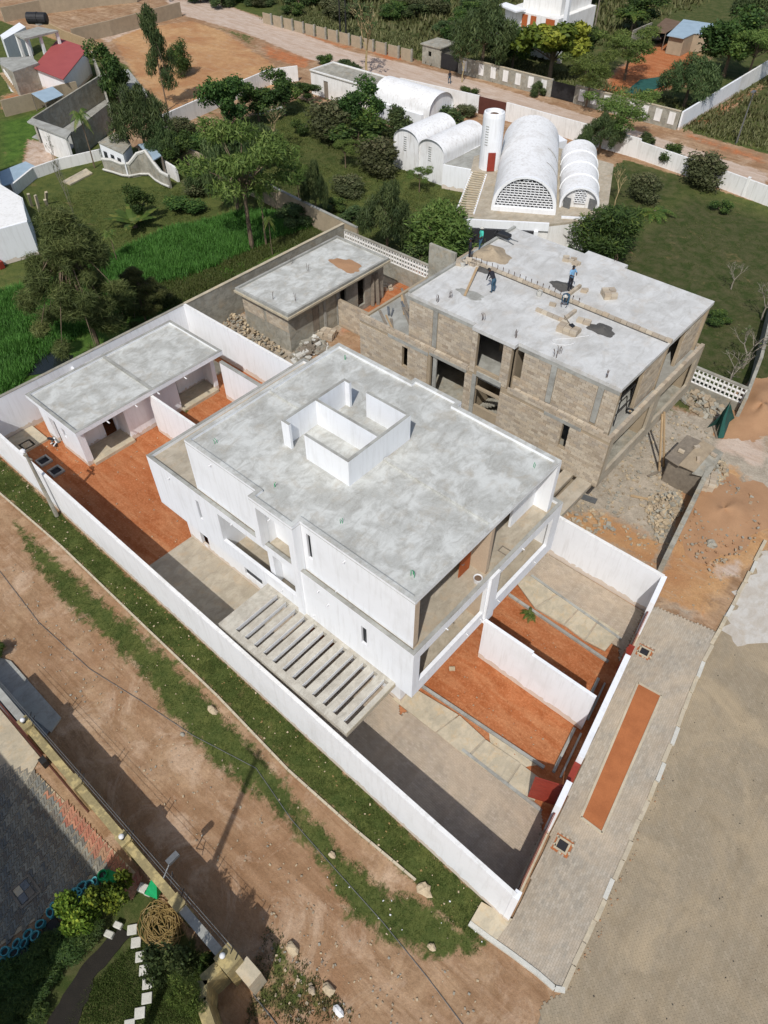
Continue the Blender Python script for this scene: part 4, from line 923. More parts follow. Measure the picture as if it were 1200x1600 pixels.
obj('hose', MB().tube([(x, y, 10.53) for x, y in hz_], .02, 5), 'paper_white', None, 'thin pale hose lying in a loose loop on the unfinished roof', 'hose', at_loc=(hz_[0][0], hz_[0][1], 10.5))
# back parapet pieces of the unfinished house
obj('stub_wall', MB().box(-28.9, -26.62, 37.6, 37.8, 6.95, 11.2), 'plaster_grey', U_); obj('roof_edge_kerb', MB().box(-26.6, -26.4, 32.6, 44.75, 10.502, 10.65), 'grey_concrete', U_)
# planks and rods on side terrace
x, y = -28.6, 34.2
tp = thing('timber_pile', 'tangle of grey planks and rods on the side terrace of the unfinished duplex', 'timber pile', (x, y, 6.95)); rr = random.Random(5)
for k in range(24):
    an = rr.gauss(2.45, .28); l = rr.uniform(.8, 3.2); cx, cy = rr.uniform(-30, -27.2), rr.uniform(33.0, 37.4); dx, dy = math.cos(an) * l / 2, math.sin(an) * l / 2
    if cx + abs(dx) > -26.7: cx = -26.7 - abs(dx)
    obj('plank', MB().beam((cx - dx, cy - dy, 7.0 + rr.random() * .12), (cx + dx, cy + dy, 7.03 + rr.random() * .25), rr.uniform(.06, .2), .04), ['wood_grey', 'wood_grey', 'metal_grey', 'wood_pale'][k % 4], tp)
for k in range(5):
    cx, cy = -27.9 + k * .15, 36.0; obj('wire_coil', MB().tube([(cx + (.6 + .1 * k) * math.cos(a), cy + .5 * math.sin(a), 7.05 + .1 * k) for a in np.linspace(0, 6, 18)], .03, 5), 'metal_grey', tp)

# ------------------------------------------------------------------ grey annex of the building site
AG = thing('grey_annex', 'low unfinished grey annex with flat concrete roof beside the overgrown field', 'annex', (-42, 38.6, 0))
mb = MB(); wall(mb, 'x', 32.7, 32.9, -44.8, -39.2, 0, 3.7); wall(mb, 'y', -39.4, -39.2, 32.9, 44.2, 0, 3.7, [(35.4, 36.2, .6, 2.9), (38.8, 39.5, 1.9, 3.0), (41.0, 41.9, .5, 3.0)])
wall(mb, 'y', -44.8, -44.6, 32.9, 44.2, 0, 3.7); wall(mb, 'x', 44.2, 44.4, -44.8, -39.2, 0, 3.7)
obj('wall', mb, 'plaster_grey', AG)
blockwork(AG, [('x', 32.68, -1, -44.8, -39.25, 1.9, 3.6, [(-42.2, -41.9, 0, 9)])], 80, 6)
obj('door_panel', B(-39.3, -39.22, 35.45, 36.15, .6, 2.85), 'wood_grey', AG)
obj('column', B(-39.2, -39.12, 38.3, 38.6, 0, 3.7), 'grey_concrete', AG); obj('column', B(-39.2, -39.12, 36.7, 36.95, 0, 3.7), 'grey_concrete', AG)
ag = obj('roof', B(-45.0, -38.7, 32.3, 44.5, 3.7, 3.86), 'roof_concrete', AG); obj('roof_edge', ring(-45.05, -38.65, 32.25, 44.55, .2, 3.66, 4.02), 'grey_concrete', ag)
obj('roof_lip', ring(-45.15, -38.55, 32.15, 44.65, .2, 3.6, 3.78), 'slab_beige', ag)
for q in ((427, 468), (462, 470), (457, 412), (482, 423)): rebars(*q, 3.9, 2, ag, 'steel_rebar', .7)
heap('sand_patch', 'round patch of orange sand on the grey annex roof', 'sand', at(541, 414, 3.87), (1.6, .9, .05), 'earth_pile', z=3.865, seed=4)
for k in range(2): obj('board', MB().beam((-38.9 + .2 * k, 42.6 + .5 * k, 0), (-39.15, 42.9 + .5 * k, 2.9), .3, .04), 'wood_grey', None, ['grey board leaning on the grey annex wall, left of its pair', 'grey board leaning on the grey annex wall, right of its pair'][k], 'board', at_loc=(-38.9, 42.6 + .5 * k, 0))
BW = thing('boundary_wall', 'grey unpainted rear wall of the building site beside the overgrown field', 'wall', (-47, 39, 0))
for k in range(6): obj('wall_panel', B(-47.25, -47.03, 28.51 + k * 3.18, 28.51 + (k + 1) * 3.18, -.1, 3.38), 'plaster_grey', BW)
obj('coping', B(-47.3, -47.0, 28.51, 47.6, 3.38, 3.44), 'slab_beige', BW)
# breeze block end wall
def lattice_wall(name, x0, x1, y, z0, z1, label, cell=.33, cat='wall', solid=0.0):
    t_ = thing(name, label, cat, ((x0 + x1) / 2, y, 0))
    if solid: obj('base_wall', B(x0, x1, y - .1, y + .1, -.05, z0), 'plaster_grey', t_)
    mb = MB(); nx_ = int((x1 - x0) / cell); nz_ = max(1, int((z1 - z0) / cell))
    for i in range(nx_ + 1): xx = x0 + (x1 - x0) * i / nx_; mb.box(xx - .05, xx + .05, y - .08, y + .08, z0, z1)
    for j in range(nz_ + 1): zz = z0 + (z1 - z0) * j / nz_; mb.box(x0, x1, y - .083, y + .083, zz - .045, zz + .045)
    obj('lattice', mb, 'white_old', t_); obj('coping', B(x0 - .05, x1 + .05, y - .13, y + .13, z1 + .046, z1 + .12), 'plaster_grey', t_); return t_
lattice_wall('lattice_wall', -46.9, -33.0, 47.5, 1.6, 2.8, 'white pierced block wall behind the grey annex', solid=1)
lattice_wall('lattice_wall', -12.5, -7.8, 49.8, .9, 2.2, 'white pierced block wall at the right rear of the building site', solid=1)
obj('earth_bank_wall', MB().seg(at(1150, 655), at(1175, 590), .25, -.1, 2.0).seg(at(1175, 590), at(1200, 490), .25, -.1, 2.0), 'plaster_grey', None, 'grey wall running off right between the lawn and an earth bank', 'wall', at_loc=(*at(1160, 620), 0))
# block walls in the site yard
sw = thing('site_wall', 'low tan block wall joining the grey annex and the unfinished duplex', 'wall', (-35, 38.4, 0)); wall(mb := MB(), 'x', 38.3, 38.5, -39.0, -30.7, -.1, 2.6); obj('wall_core', mb, 'wall_tan_block', sw)
blockwork(sw, [('x', 38.28, -1, -39.0, -30.8, .1, 2.6, [])], 90, 9)
block_stack(505, 525, 0, 5, 5, 3, 'tan block stack on the ground in front of the grey annex', .35, .12, group='block stacks on the ground')
block_stack(598, 452, 0, 4, 3, 2, 'tumbled blocks on the ground by the annex windows', .9, .5, group='block stacks on the ground')
block_stack(570, 470, 0, 4, 3, 2, 'tumbled blocks in front of the block wall corner', .5, .5, group='block stacks on the ground')
def rubble(name, label, poly, n, zmax, seed, mats=('rubble', 'stone', 'plaster_grey'), size=(.08, .35), cat='rubble'):
    P = np.array(poly); rr = random.Random(seed); c = P.mean(0); t_ = thing(name, label, cat, (c[0], c[1], 0)); mbs = {m_: MB() for m_ in mats}; k = 0
    while k < n:
        x, y = rr.uniform(P[:, 0].min(), P[:, 0].max()), rr.uniform(P[:, 1].min(), P[:, 1].max())
        if not in_poly(np.array([x]), np.array([y]), poly)[0]: continue
        d = float(sdist(np.array([x]), np.array([y]), poly)[0]); s_ = rr.uniform(*size); z = rr.random() * min(zmax, d * .8); an = rr.uniform(0, 3); ti = rr.uniform(-.5, .5)
        a_ = Vector((math.cos(an), math.sin(an), ti)) * s_
        if k < 40 and s_ > size[1] * .6: obj('chunk', MB().beam(Vector((x, y, z + .04)) - a_ * .5, Vector((x, y, z + .08)) + a_ * .5, s_ * .6, s_ * .3), mats[k % len(mats)], t_)
        else: mbs[mats[k % len(mats)]].beam(Vector((x, y, z + .04)) - a_ * .5, Vector((x, y, z + .08)) + a_ * .5, s_ * .6, s_ * .3)
        k += 1
    for m_, mb in mbs.items():
        if mb.v: obj('fragments', mb, m_, t_, kind='stuff')
    return t_
rubble('rubble_heap', 'long strip of broken blocks and debris between white wall and grey annex', ats([(345, 487), (372, 492), (440, 545), (450, 562), (430, 562), (350, 512)]), 260, .5, 2)
rubble('rubble_heap', 'scrap boards and sacks beside the grey annex corner', ats([(455, 560), (470, 535), (492, 528), (518, 545), (490, 560), (465, 572)]), 90, .5, 4, ('fabric_pale', 'wood_grey', 'plaster_grey'), (.2, .8))
rubble('rubble_heap', 'grey broken block rubble beside the low ruined wall', ats([(1015, 775), (1060, 770), (1068, 795), (1045, 820), (1030, 850), (1020, 830), (1010, 800)]), 420, .7, 6, ('rubble', 'stone', 'plaster_grey'), (.12, .42))
rubble('rubble_heap', 'grey and rusty rubble on the street side of the ruined wall', ats([(1110, 735), (1130, 715), (1138, 740), (1120, 765), (1100, 775), (1105, 750)]), 160, .4, 7)
rubble('rubble_heap', 'upright grey slabs stacked in front of the pierced block wall', ats([(1068, 615), (1090, 612), (1130, 640), (1125, 660), (1095, 650), (1066, 630)]), 200, .9, 8, ('rubble', 'plaster_grey'), (.2, .6))
rubble('rubble_heap', 'scattered stones on bare ground right of the white side wall', ats([(885, 800), (930, 790), (960, 830), (930, 845), (890, 820)]), 60, .08, 9)
# ruined grey wall and shed
Rw = thing('ruined_wall', 'broken grey block wall leading from the shed towards the street', 'wall', (-6, 37, 0))
r0, r1 = at(1042, 868, 1.7), at(1105, 738, 2.2)
for k in range(8):
    f0, f1 = k / 8, (k + 1) / 8; A2 = (r0[0] + (r1[0] - r0[0]) * f0, r0[1] + (r1[1] - r0[1]) * f0); B2 = (r0[0] + (r1[0] - r0[0]) * f1, r0[1] + (r1[1] - r0[1]) * f1)
    obj('wall_section', MB().seg(A2, B2, .3, -.1, 1.3 + .13 * k + random.uniform(-.12, .12)), 'plaster_grey', Rw)
Sh = thing('site_shed', 'small makeshift shed roofed with rusty grey sheets on the building site', 'shed', (-7.5, 40.2, 0))
s4 = [(-8.7, 39.2), (-6.3, 39.0), (-6.4, 41.9), (-8.6, 41.7)]
for i in range(4):
    a_, b_ = s4[i], s4[(i + 1) % 4]; obj('wall', MB().seg(a_, b_, .1, -.05, 2.1), 'wood_grey', Sh)
obj('roof_sheet', MB().prism([(-9.0, 38.9), (-7.9, 38.7), (-7.8, 42.1), (-8.9, 42.0)], 2.12, 2.18), 'wood_grey', Sh); obj('roof_sheet', MB().prism([(-7.95, 38.75), (-6.9, 38.8), (-6.85, 42.0), (-7.85, 42.1)], 2.19, 2.25), 'rubble', Sh); obj('roof_sheet', MB().prism([(-6.95, 38.6), (-6.0, 38.9), (-6.2, 41.9), (-6.9, 42.0)], 2.14, 2.2), 'plaster_grey', Sh)
for k in range(4): brick_obj('block', -8.4 + k * .6, 40 + (k % 2) * 1.1, 2.25, k, .4, .2, .18, Sh)
block_stack(1088, 755, 0, 5, 7, 4, 'tan block stack in front of the rusty site shed', .3, .08, group='block stacks on the ground')
# green shade net on a pole
nt_ = thing('green_net', 'dark green shade net draped over a corner post beside the pierced wall', 'net', (*at(1130, 670), 0)); tip = at(1141, 628, 3.0)
lo_ = ats([(1105, 668), (1118, 665), (1122, 684), (1130, 686), (1140, 660), (1147, 655)], .1); mb = MB(); vs = [(tip[0], tip[1], 3.0)]
mid = [((a + tip[0] * 1.2) / 2.2 + random.uniform(-.15, .15), (b + tip[1] * 1.2) / 2.2, 1.7) for a, b in lo_]
lo3 = [(a, b, .08 + .12 * (k % 2)) for k, (a, b) in enumerate(lo_)]; mb.add(vs + mid + lo3, [(0, 1 + k, 2 + k) for k in range(5)] + [(1 + k, 7 + k, 8 + k, 2 + k) for k in range(5)]); obj('netting', mb, 'shade_net', nt_)
obj('post', MB().tube([(tip[0], tip[1] + .1, 0), (tip[0], tip[1] + .1, 3.05)], .06), 'wood_grey', nt_)
heap('earth_mound', 'large smooth orange earth mound beside the ruined wall', 'earth mound', at(1130, 800), (2.9, 4.6, .35), 'earth_pile', z=-.02, seed=31, n=30)
heap('earth_bank', 'pinkish gravel bank behind the grey wall at the right edge', 'earth bank', at(1185, 640), (2.4, 5.0, .6), 'earth_pile', z=-.03, seed=33, n=30)
x, y = at(1110, 852); rb = obj('stone_boulder', MB().blob((x, y, .15), (.35, .3, .25), 5), 'plaster_grey', None, 'greenish grey boulder on the orange earth right of the ruined wall', 'boulder', at_loc=(x, y, 0))

# ------------------------------------------------------------------ white vaulted house behind
VA = Vector((-8.7, 14.5)).normalized()
def vault(parent, c0, ax, length, width, zb, rise, name='vault', mat='white_vault', straight=0.0, n=18, end_walls=True, lip=.0, th=.18):
    """barrel vault from centre front c0 along unit vector ax; straight = height of vertical wall below the arch"""
    ax = Vector(ax).normalized(); pr = Vector((-ax.y, ax.x)); prof = []
    if straight: prof.append((-width / 2, zb)); 
    for k in range(n + 1):
        an = PI * k / n; prof.append((-width / 2 * math.cos(an), zb + straight + rise * math.sin(an) ** .9))
    if straight: prof.append((width / 2, zb))
    rings_ = []; mb = MB()
    for d in np.linspace(0, length, 7):
        r_ = []
        for u, z in prof: r_.append((c0[0] + ax.x * d + pr.x * u, c0[1] + ax.y * d + pr.y * u, z))
        rings_.append(r_)
    m_ = len(prof); mb.add([v for r_ in rings_ for v in r_], [(i * m_ + k, i * m_ + k + 1, (i + 1) * m_ + k + 1, (i + 1) * m_ + k) for i in range(6) for k in range(m_ - 1)])
    o = obj(name, mb, mat, parent, smooth=True)
    if end_walls:
        mb = MB(); mb_b = MB(); k0 = len(rings_[0]); a = rings_[0]; b = rings_[-1]
        mb.add([(x + ax.x * .25 * (1 if not lip else 1), y + ax.y * .25, z - .0) for x, y, z in [(v[0], v[1], v[2] - .02) for v in a]], [tuple(range(k0))]); mb_b.add([(x - ax.x * .05, y - ax.y * .05, z - .02) for x, y, z in b], [tuple(range(k0))[::-1]])
        obj('end_wall', mb, mat, o); obj('end_wall', mb_b, mat, o)
    # raised rim at the front
    mb = MB(); V = []
    for u, z in prof:
        for s_, zz in ((1, .05), (.9, -.12)):
            for d in (-.06, .3): V.append((c0[0] + ax.x * d + pr.x * u * s_, c0[1] + ax.y * d + pr.y * u * s_, z + (zz if z > zb + .01 else 0)))
    Fs = []
    for k in range(m_ - 1):
        q = k * 4; Fs += [(q, q + 4, q + 5, q + 1), (q + 2, q + 3, q + 7, q + 6), (q, q + 2, q + 6, q + 4), (q + 1, q + 5, q + 7, q + 3)]
    mb.add(V, Fs)
    if lip: obj('rim', mb, 'white_wall', o)
    return o, ax, pr
D_ = thing('vaulted_house', 'white vaulted house with large pierced arch, beyond the unfinished duplex', 'house', (-38, 66, 0))
obj('ground_storey', MB().prism([(-44.9, 64.9), (-39.3, 56.6), (-32.6, 61.3), (-31.0, 63.6), (-28.6, 65.4), (-35.0, 78.5), (-46.5, 78.5), (-48.0, 70)], -.1, 2.72), 'white_old', D_)
obj('terrace_floor', MB().prism([(-44.9, 64.9), (-39.3, 56.6), (-32.6, 61.3), (-31.0, 63.6), (-28.6, 65.4), (-35.0, 78.5), (-46.5, 78.5), (-48.0, 70)], 2.72, 2.95), 'beige_concrete', D_)
obj('fascia', MB().seg((-39.35, 56.5), (-32.5, 61.25), .25, 2.35, 3.12).seg((-32.4, 63.3), (-28.5, 65.9), .25, 2.35, 3.12), 'white_wall', D_)
for a_, b_ in (((-39.0, 56.75), (-33.4, 60.6)), ((-32.1, 63.5), (-29.0, 65.5))):
    a_, b_ = Vector(a_), Vector(b_); d_ = b_ - a_; nn = Vector((d_.y, -d_.x)).normalized() * .3
    obj('garage_opening', MB().seg(a_ + d_ * .04 + nn, b_ - d_ * .04 + nn, .06, .1, 2.3), 'dark_inside', D_)
    obj('pier', MB().seg(a_ - d_ * .02 + nn, a_ + d_ * .04 + nn, .3, 0, 2.4), 'white_wall', D_); obj('pier', MB().seg(b_ - d_ * .04 + nn, b_ + d_ * .02 + nn, .3, 0, 2.4), 'white_wall', D_)
v1, ax, pr = vault(D_, (-35.95, 61.85), VA, 17.2, 6.4, 2.95, 3.15, straight=.25, lip=1)
def lattice_face(parent, c0, ax, pr, width, zb, rise, straight, cell, u0=-1, u1=1, z0=.45):
    c0 = Vector(c0); mb = MB(); hw = width / 2
    def ztop(u): return zb + straight + rise * max(0, 1 - (u / hw) ** 2) ** .45
    f = lambda u, z, d=0: (c0.x + ax.x * (.16 + d) + pr.x * u, c0.y + ax.y * (.16 + d) + pr.y * u, z)
    zz = zb + z0
    while zz < zb + straight + rise - .25:
        us = [u for u in np.linspace(max(-hw, u0 * hw), min(hw, u1 * hw), 60) if ztop(u) - .28 > zz]
        if len(us) > 1: mb.beam(f(us[0], zz), f(us[-1], zz), .13, .055)
        u = us[0] if len(us) > 1 else 0; k = int(round((zz - zb) / (cell * .6)))
        if len(us) > 1:
            u = us[0] + (cell / 2 if k % 2 else 0)
            while u < us[-1] - .05:
                mb.beam(f(u, zz), f(u + cell * .28, min(zz + cell * .6, ztop(u) - .1)), .13, .06); u += cell
        zz += cell * .6
    obj('pierced_blocks', mb, 'white_wall', parent, kind='stuff')
    mb = MB(); us = np.linspace(max(-hw, u0 * hw) * .97, min(hw, u1 * hw) * .97, 24); P_ = [f(u, max(ztop(u) - .2, zb + z0), .07) for u in us]
    mb.add([f(us[0], zb + z0, .07)] + P_ + [f(us[-1], zb + z0, .07)], [tuple(range(len(P_) + 2))]); obj('void', mb, 'dark_inside', parent)
lattice_face(v1, (-35.95, 61.85), ax, pr, 6.4, 2.95, 3.15, .25, .40)
obj('sill', MB().beam((-35.95 - pr.x * 3.0, 61.85 - pr.y * 3.0, 3.15), (-35.95 + pr.x * 3.0, 61.85 + pr.y * 3.0, 3.15), .25, .45), 'white_wall', v1)
for dd, hh_ in ((5.2, 0), (9.0, 0)):
    an = np.linspace(.12, 1.0, 9)
    obj('expansion_joint', MB().tube([(-35.95 + ax.x * dd - pr.x * 3.2 * math.cos(a), 61.85 + ax.y * dd - pr.y * 3.2 * math.cos(a), 3.2 + 3.16 * math.sin(a) ** .9) for a in an], .04, 4), 'grey_concrete', v1)
v2, ax2, pr2_ = vault(D_, (-32.2, 66.25), VA, 12.8, 3.9, 2.95, 1.7, straight=.35, lip=1)
lattice_face(v2, (-32.2, 66.25), ax2, pr2_, 3.9, 2.95, 1.7, .35, .34, -.28, .28, .5)
for s_ in (-1, 1):
    cc = Vector((-32.2, 66.25)) + pr2_ * s_ * 1.25 - ax2 * .08; obj('shutter', MB().beam((cc.x, cc.y, 2.5), (cc.x, cc.y, 4.0), .8, .06), 'metal_grey', v2)
for dd in (3.4, 6.6, 9.6):
    obj('ridge', MB().tube([(-32.2 + ax2.x * dd - pr2_.x * 1.97 * math.cos(a), 66.25 + ax2.y * dd - pr2_.y * 1.97 * math.cos(a), 3.31 + 1.7 * math.sin(a) ** .9) for a in np.linspace(0.02, PI - .02, 15)], .09, 5), 'white_wall', v2)
tx, ty = at(764, 262, 2.9)
tw = obj('tower', MB().lathe(tx, ty, [(1.15, 0), (1.15, 8.2), (1.08, 8.6), (.95, 8.65), (.9, 8.1), (.01, 8.1)], 24), 'white_wall', D_, smooth=False)
obj('tower_door', MB().seg((tx + .5, ty - 1.16), (tx + 1.1, ty - .62), .1, 3.0, 4.9), 'metal_red', tw)
for k in range(8): obj('vent_slot', MB().seg((tx - .1, ty - 1.17), (tx + .25, ty - 1.15), .05, 5.6 + .26 * k, 5.65 + .26 * k), 'grey_concrete', tw)
obj('tower_top', MB().lathe(tx, ty, [(.5, 8.11), (.45, 8.4), (.01, 8.5)], 10), 'sheet_rust', tw)
for c0, ln, lb in (((-55.95, 67.4), 7.2, 0), ((-51.85, 66.9), 8.0, 0)):
    v, a2, p2 = vault(D_, c0, (0.0, 1), ln, 3.75, 0, 1.35, 'vault', straight=3.3)
    for k in range(7): obj('vent_slot', MB().seg((c0[0] - .5, c0[1] + .2), (c0[0] - .1, c0[1] + .2), .06, 2.3 + .24 * k, 2.34 + .24 * k), 'grey_concrete', v)
obj('low_block', MB().prism([(-49.8, 66.6), (-46.2, 67.6), (-46.0, 73.5), (-50.0, 73.9)], -.1, 2.6), 'white_wall', D_); obj('low_block_roof', MB().prism([(-49.7, 66.8), (-46.4, 67.8), (-46.2, 73.3), (-49.8, 73.7)], 2.6, 2.68), 'grey_concrete', D_)
obj('curved_wall', MB().lathe(-51.6, 76.4, [(1.5, 0), (1.5, 2.6), (1.35, 2.6), (1.35, 0)], 20), 'white_wall', D_)
pg3 = obj('terrace_pergola', MB().seg((-45.6, 66.4), (-40.9, 57.3), .2, 2.75, 3.0).seg((-44.1, 66.9), (-39.4, 58.2), .2, 2.75, 3.0), 'white_wall', D_)
for k in range(19):
    f = k / 18; a_ = Vector((-45.6, 66.4)).lerp(Vector((-40.9, 57.3)), f); b_ = Vector((-44.1, 66.9)).lerp(Vector((-39.4, 58.2)), f); obj('batten', MB().seg(a_, b_, .16, 3.0, 3.1), 'slab_beige', pg3)
obj('low_wing', MB().prism([(-47.5, 78), (-44, 74), (-42, 80), (-46, 82)], 0, 3.4), 'white_wall', D_)
V0_ = thing('vaulted_wing', 'long white barrel vaulted building behind trees, parallel to the dirt street', 'house', (-66, 81, 0))
vault(V0_, (-61.3, 81.0), (-1, 0.02), 9.8, 5.0, 0, 2.0, straight=2.3)
obj('lean_to', B(-70, -62.2, 78.0, 78.5, 0, 2.2), 'white_wall', V0_); obj('door', B(-67.2, -66.4, 77.9, 77.99, 0, 2.0), 'wood_pale', V0_)
FH = thing('flat_roofed_house', 'white flat roofed house with stained grey roof beside the vaulted wing', 'house', (-78, 81.5, 0))
mb = MB(); wall(mb, 'x', 79.5, 79.7, -84, -71.6, 0, 2.9, [(-81.5, -80.6, 0, 2.2)]); wall(mb, 'y', -84, -83.8, 79.7, 84, 0, 2.9); wall(mb, 'x', 84, 84.2, -84, -71.6, 0, 2.9); wall(mb, 'y', -71.8, -71.6, 79.7, 84, 0, 2.9)
obj('wall', mb, 'white_old', FH); obj('roof', B(-84.1, -71.5, 79.4, 84.3, 2.9, 3.0), 'plaster_grey', FH); obj('parapet', ring(-84.1, -71.5, 79.4, 84.3, .2, 3.0, 3.15), 'white_old', FH); obj('door', B(-81.5, -80.6, 79.6, 79.65, 0, 2.2), 'wood_grey', FH)
WV = thing('roadside_wall', 'white garden wall of the vaulted house along the far dirt road', 'wall', (-50, 89, 0))
pts = ats([(700, 143), (745, 160)], 2.2); obj('wall_panel', MB().seg((-74, 87.6), (-61.0, 89.0), .25, -.1, 2.2), 'white_old', WV); obj('wall_panel', MB().seg((-56.7, 89.3), (-37, 89.3), .25, -.1, 2.2), 'white_old', WV)
obj('wall_panel', MB().seg((-37, 89.3), (-27, 88.0), .25, -.1, 1.9), 'white_old', WV); obj('wall_panel', MB().seg((-27, 88.0), (8, 82), .25, -.1, 1.9), 'white_old', WV)
obj('gate', MB().seg((-61.0, 89.0), (-56.7, 89.3), .1, 0, 2.1), 'metal_brown', WV)
for k in range(9): x = -26 + k * 3.2; obj('pillar', B(x - .15, x + .15, 88.0 - (x + 27) * .171 - .2, 88.0 - (x + 27) * .171 + .2, 0, 2.1), 'white_old', WV)
GW = thing('garden_wall', 'old stained block wall between the overgrown field and the tree garden', 'wall', (-56, 50.5, 0)); obj('wall_panel', MB().seg((-82, 52), (-66, 51.0), .25, -.1, 2.0).seg((-66, 51.0), (-47.2, 49.6), .25, -.1, 2.2), 'wall_tan_block', GW); obj('coping', MB().seg((-66, 51.0), (-47.2, 49.6), .3, 2.2, 2.28), 'grey_concrete', GW)
TW = thing('garden_wall', 'whitewashed patchy wall along the left side of the tree garden', 'wall', (-80, 68, 0))
wp = ats([(255, 190), (345, 150), (420, 118), (465, 112)], 1.2)
for i in range(3): obj('wall_panel', MB().seg(wp[i], wp[i + 1], .25, -.1, 2.0), 'white_old', TW)
pvp = ats([(668, 205), (720, 175), (745, 170), (750, 215), (735, 250), (700, 225)]); obj('courtyard_paving', MB().prism(pvp, -.1, .02), 'sheet_rust' if 0 else 'paver_court' if 'paver_court' in MATS else 'earth_pile', None, 'pinkish paved courtyard between vaults and gate', None, kind='structure')
sn = [at(405 + k * 7, 178 - k * 2.0) for k in range(6)]
for k, (x, y) in enumerate(sn): obj('stepping_stone', B(x - .35, x + .35, y - .3, y + .3, -.05, .04), 'tile_stone', None, 'small pale stepping stone, %s from the left in the tree garden row' % ['first', 'second', 'third', 'fourth', 'fifth', 'sixth'][k], 'stepping stone', 'stepping stones in the tree garden', at_loc=(x, y, 0))

# ------------------------------------------------------------------ far roadside walls and houses
def panelled(name, label, p, q, h, n, gate=None):
    t_ = thing(name, label, 'wall', ((p[0] + q[0]) / 2, (p[1] + q[1]) / 2, 0)); p, q = Vector(p), Vector(q); d = q - p; L = d.length; u = d / L; nn = Vector((u.y, -u.x))
    obj('wall_panel', MB().seg(p, q, .25, -.1, h), 'plaster_grey', t_)
    for k in range(n):
        c = p + u * (L * (k + .5) / n) + nn * .15; obj('white_panel', MB().seg(c - u * .45, c + u * .45, .06, .5, h - .25), 'white_old', t_)
    obj('coping', MB().seg(p, q, .33, h, h + .08), 'slab_beige', t_); return t_
p_ = [at(690, 122), at(728, 108), at(855, 152), at(888, 163), at(1056, 207)]
yw = 101.2
panelled('roadside_wall', 'grey wall with white panels along the far road, left of the black gate', (-70.5, yw), (-57.2, yw), 2.2, 6)
panelled('roadside_wall', 'grey wall with white panels along the far road, right of the black gate', (-53.0, yw), (-37.6, yw), 2.2, 8)
for (x0, x1, lb) in ((-57.1, -53.1, 'black metal gate between two panelled grey roadside walls'), (-77.3, -73.6, 'black metal gate beside the small grey gatehouse')):
    g_ = thing('driveway_gate', lb, 'gate', ((x0 + x1) / 2, yw, 0)); obj('gate_panel', B(x0, x1, yw - .04, yw + .04, .1, 2.1), 'metal_black', g_); obj('post', B(x0 - .1, x0 + .12, yw - .15, yw + .15, 0, 2.3), 'plaster_grey', g_); obj('post', B(x1 - .12, x1 + .1, yw - .15, yw + .15, 0, 2.3), 'plaster_grey', g_)
gh = thing('gatehouse', 'small grey flat roofed gatehouse beside the far road', 'hut', (-79.3, 103, 0)); mb = MB(); wall(mb, 'x', 101.2, 101.4, -81, -77.5, 0, 2.6, [(-79.8, -79.2, 1.2, 1.9)]); mb.box(-77.7, -77.5, 101.4, 105, 0, 2.6); mb.box(-81, -80.8, 101.4, 105, 0, 2.6); obj('wall', mb, 'plaster_grey', gh); obj('roof', B(-81.3, -77.2, 101, 105.3, 2.6, 2.75), 'plaster_grey', gh)
rwx = thing('roadside_wall', 'grey wall under trees between the gatehouse gate and the panelled wall', 'wall', (-72, yw, 0)); obj('wall_panel', B(-73.5, -70.5, yw - .12, yw + .12, -.1, 2.2), 'plaster_grey', rwx); obj('white_panel', B(-72.9, -72.1, yw - .2, yw - .13, .5, 1.9), 'white_old', rwx)
fp = thing('panel_fence', 'row of short tan concrete fence panels along the far road', 'fence', (-100, 101, 0))
for k in range(13):
    x = -118 + k * 2.75; obj('fence_panel', B(x, x + 2.0, 100.7, 100.9, -.1, 1.6), 'wall_tan_block', fp); obj('post', B(x + 2.05, x + 2.3, 100.65, 100.95, -.1, 1.75), 'plaster_grey', fp)
wr = thing('boundary_wall', 'pale blue-white wall running away from the far road corner at the top right', 'wall', (-37.3, 118, 0)); obj('wall_panel', B(-37.5, -37.25, 101.3, 120, -.1, 2.2), 'white_wall', wr); obj('wall_panel', B(-37.5, -37.25, 120, 150, -.1, 2.2), 'white_old', wr)
# balcony house at the top
BH = thing('balcony_house', 'grey and white house with wooden balcony railings at the top edge', 'house', (-68, 118, 0))
def ph(l, z): return ats(l, z)
obj('main_block', MB().prism([(-76, 116.5), (-66.0, 116.5), (-66.0, 128), (-76, 128)], 0, 5.6), 'white_old', BH)
obj('balcony_slab', MB().prism([(-76, 112.5), (-65.2, 112.5), (-63.9, 116.6), (-76, 116.6)], 3.0, 3.4), 'white_wall', BH)
obj('terrace', MB().prism([(-75.5, 113), (-65.6, 113), (-64.2, 116.5), (-75.5, 116.5)], 3.4, 3.45), 'grey_concrete', BH)
rl = obj('railing', MB().seg((-76, 112.7), (-65.4, 112.7), .06, 4.2, 4.3).seg((-65.4, 112.7), (-64.1, 116.5), .06, 4.2, 4.3), 'wood_grey', BH)
for k in range(26): obj('baluster', MB().seg((-76 + k * .42, 112.7), (-75.75 + k * .42, 112.7), .05, 3.45, 4.2), 'door_wood', rl)
obj('upper_block', MB().prism([(-74, 118.5), (-67, 118.5), (-67, 128), (-74, 128)], 5.6, 9), 'white_old', BH)
obj('column', B(-64.9, -64.3, 115.9, 116.5, 0, 8.5), 'white_wall', BH)
for x0, x1 in ((-72.6, -71.6), (-71, -70), (-68.2, -66.6)): obj('door', B(x0, x1, 116.4, 116.49, 3.46, 5.4), 'door_wood', BH)
obj('sunshade', MB().prism([(-77, 116), (-72.5, 114.2), (-72.0, 116.4), (-77, 118)], 5.9, 6.1), 'white_wall', BH)
BH.location.y -= 0.5
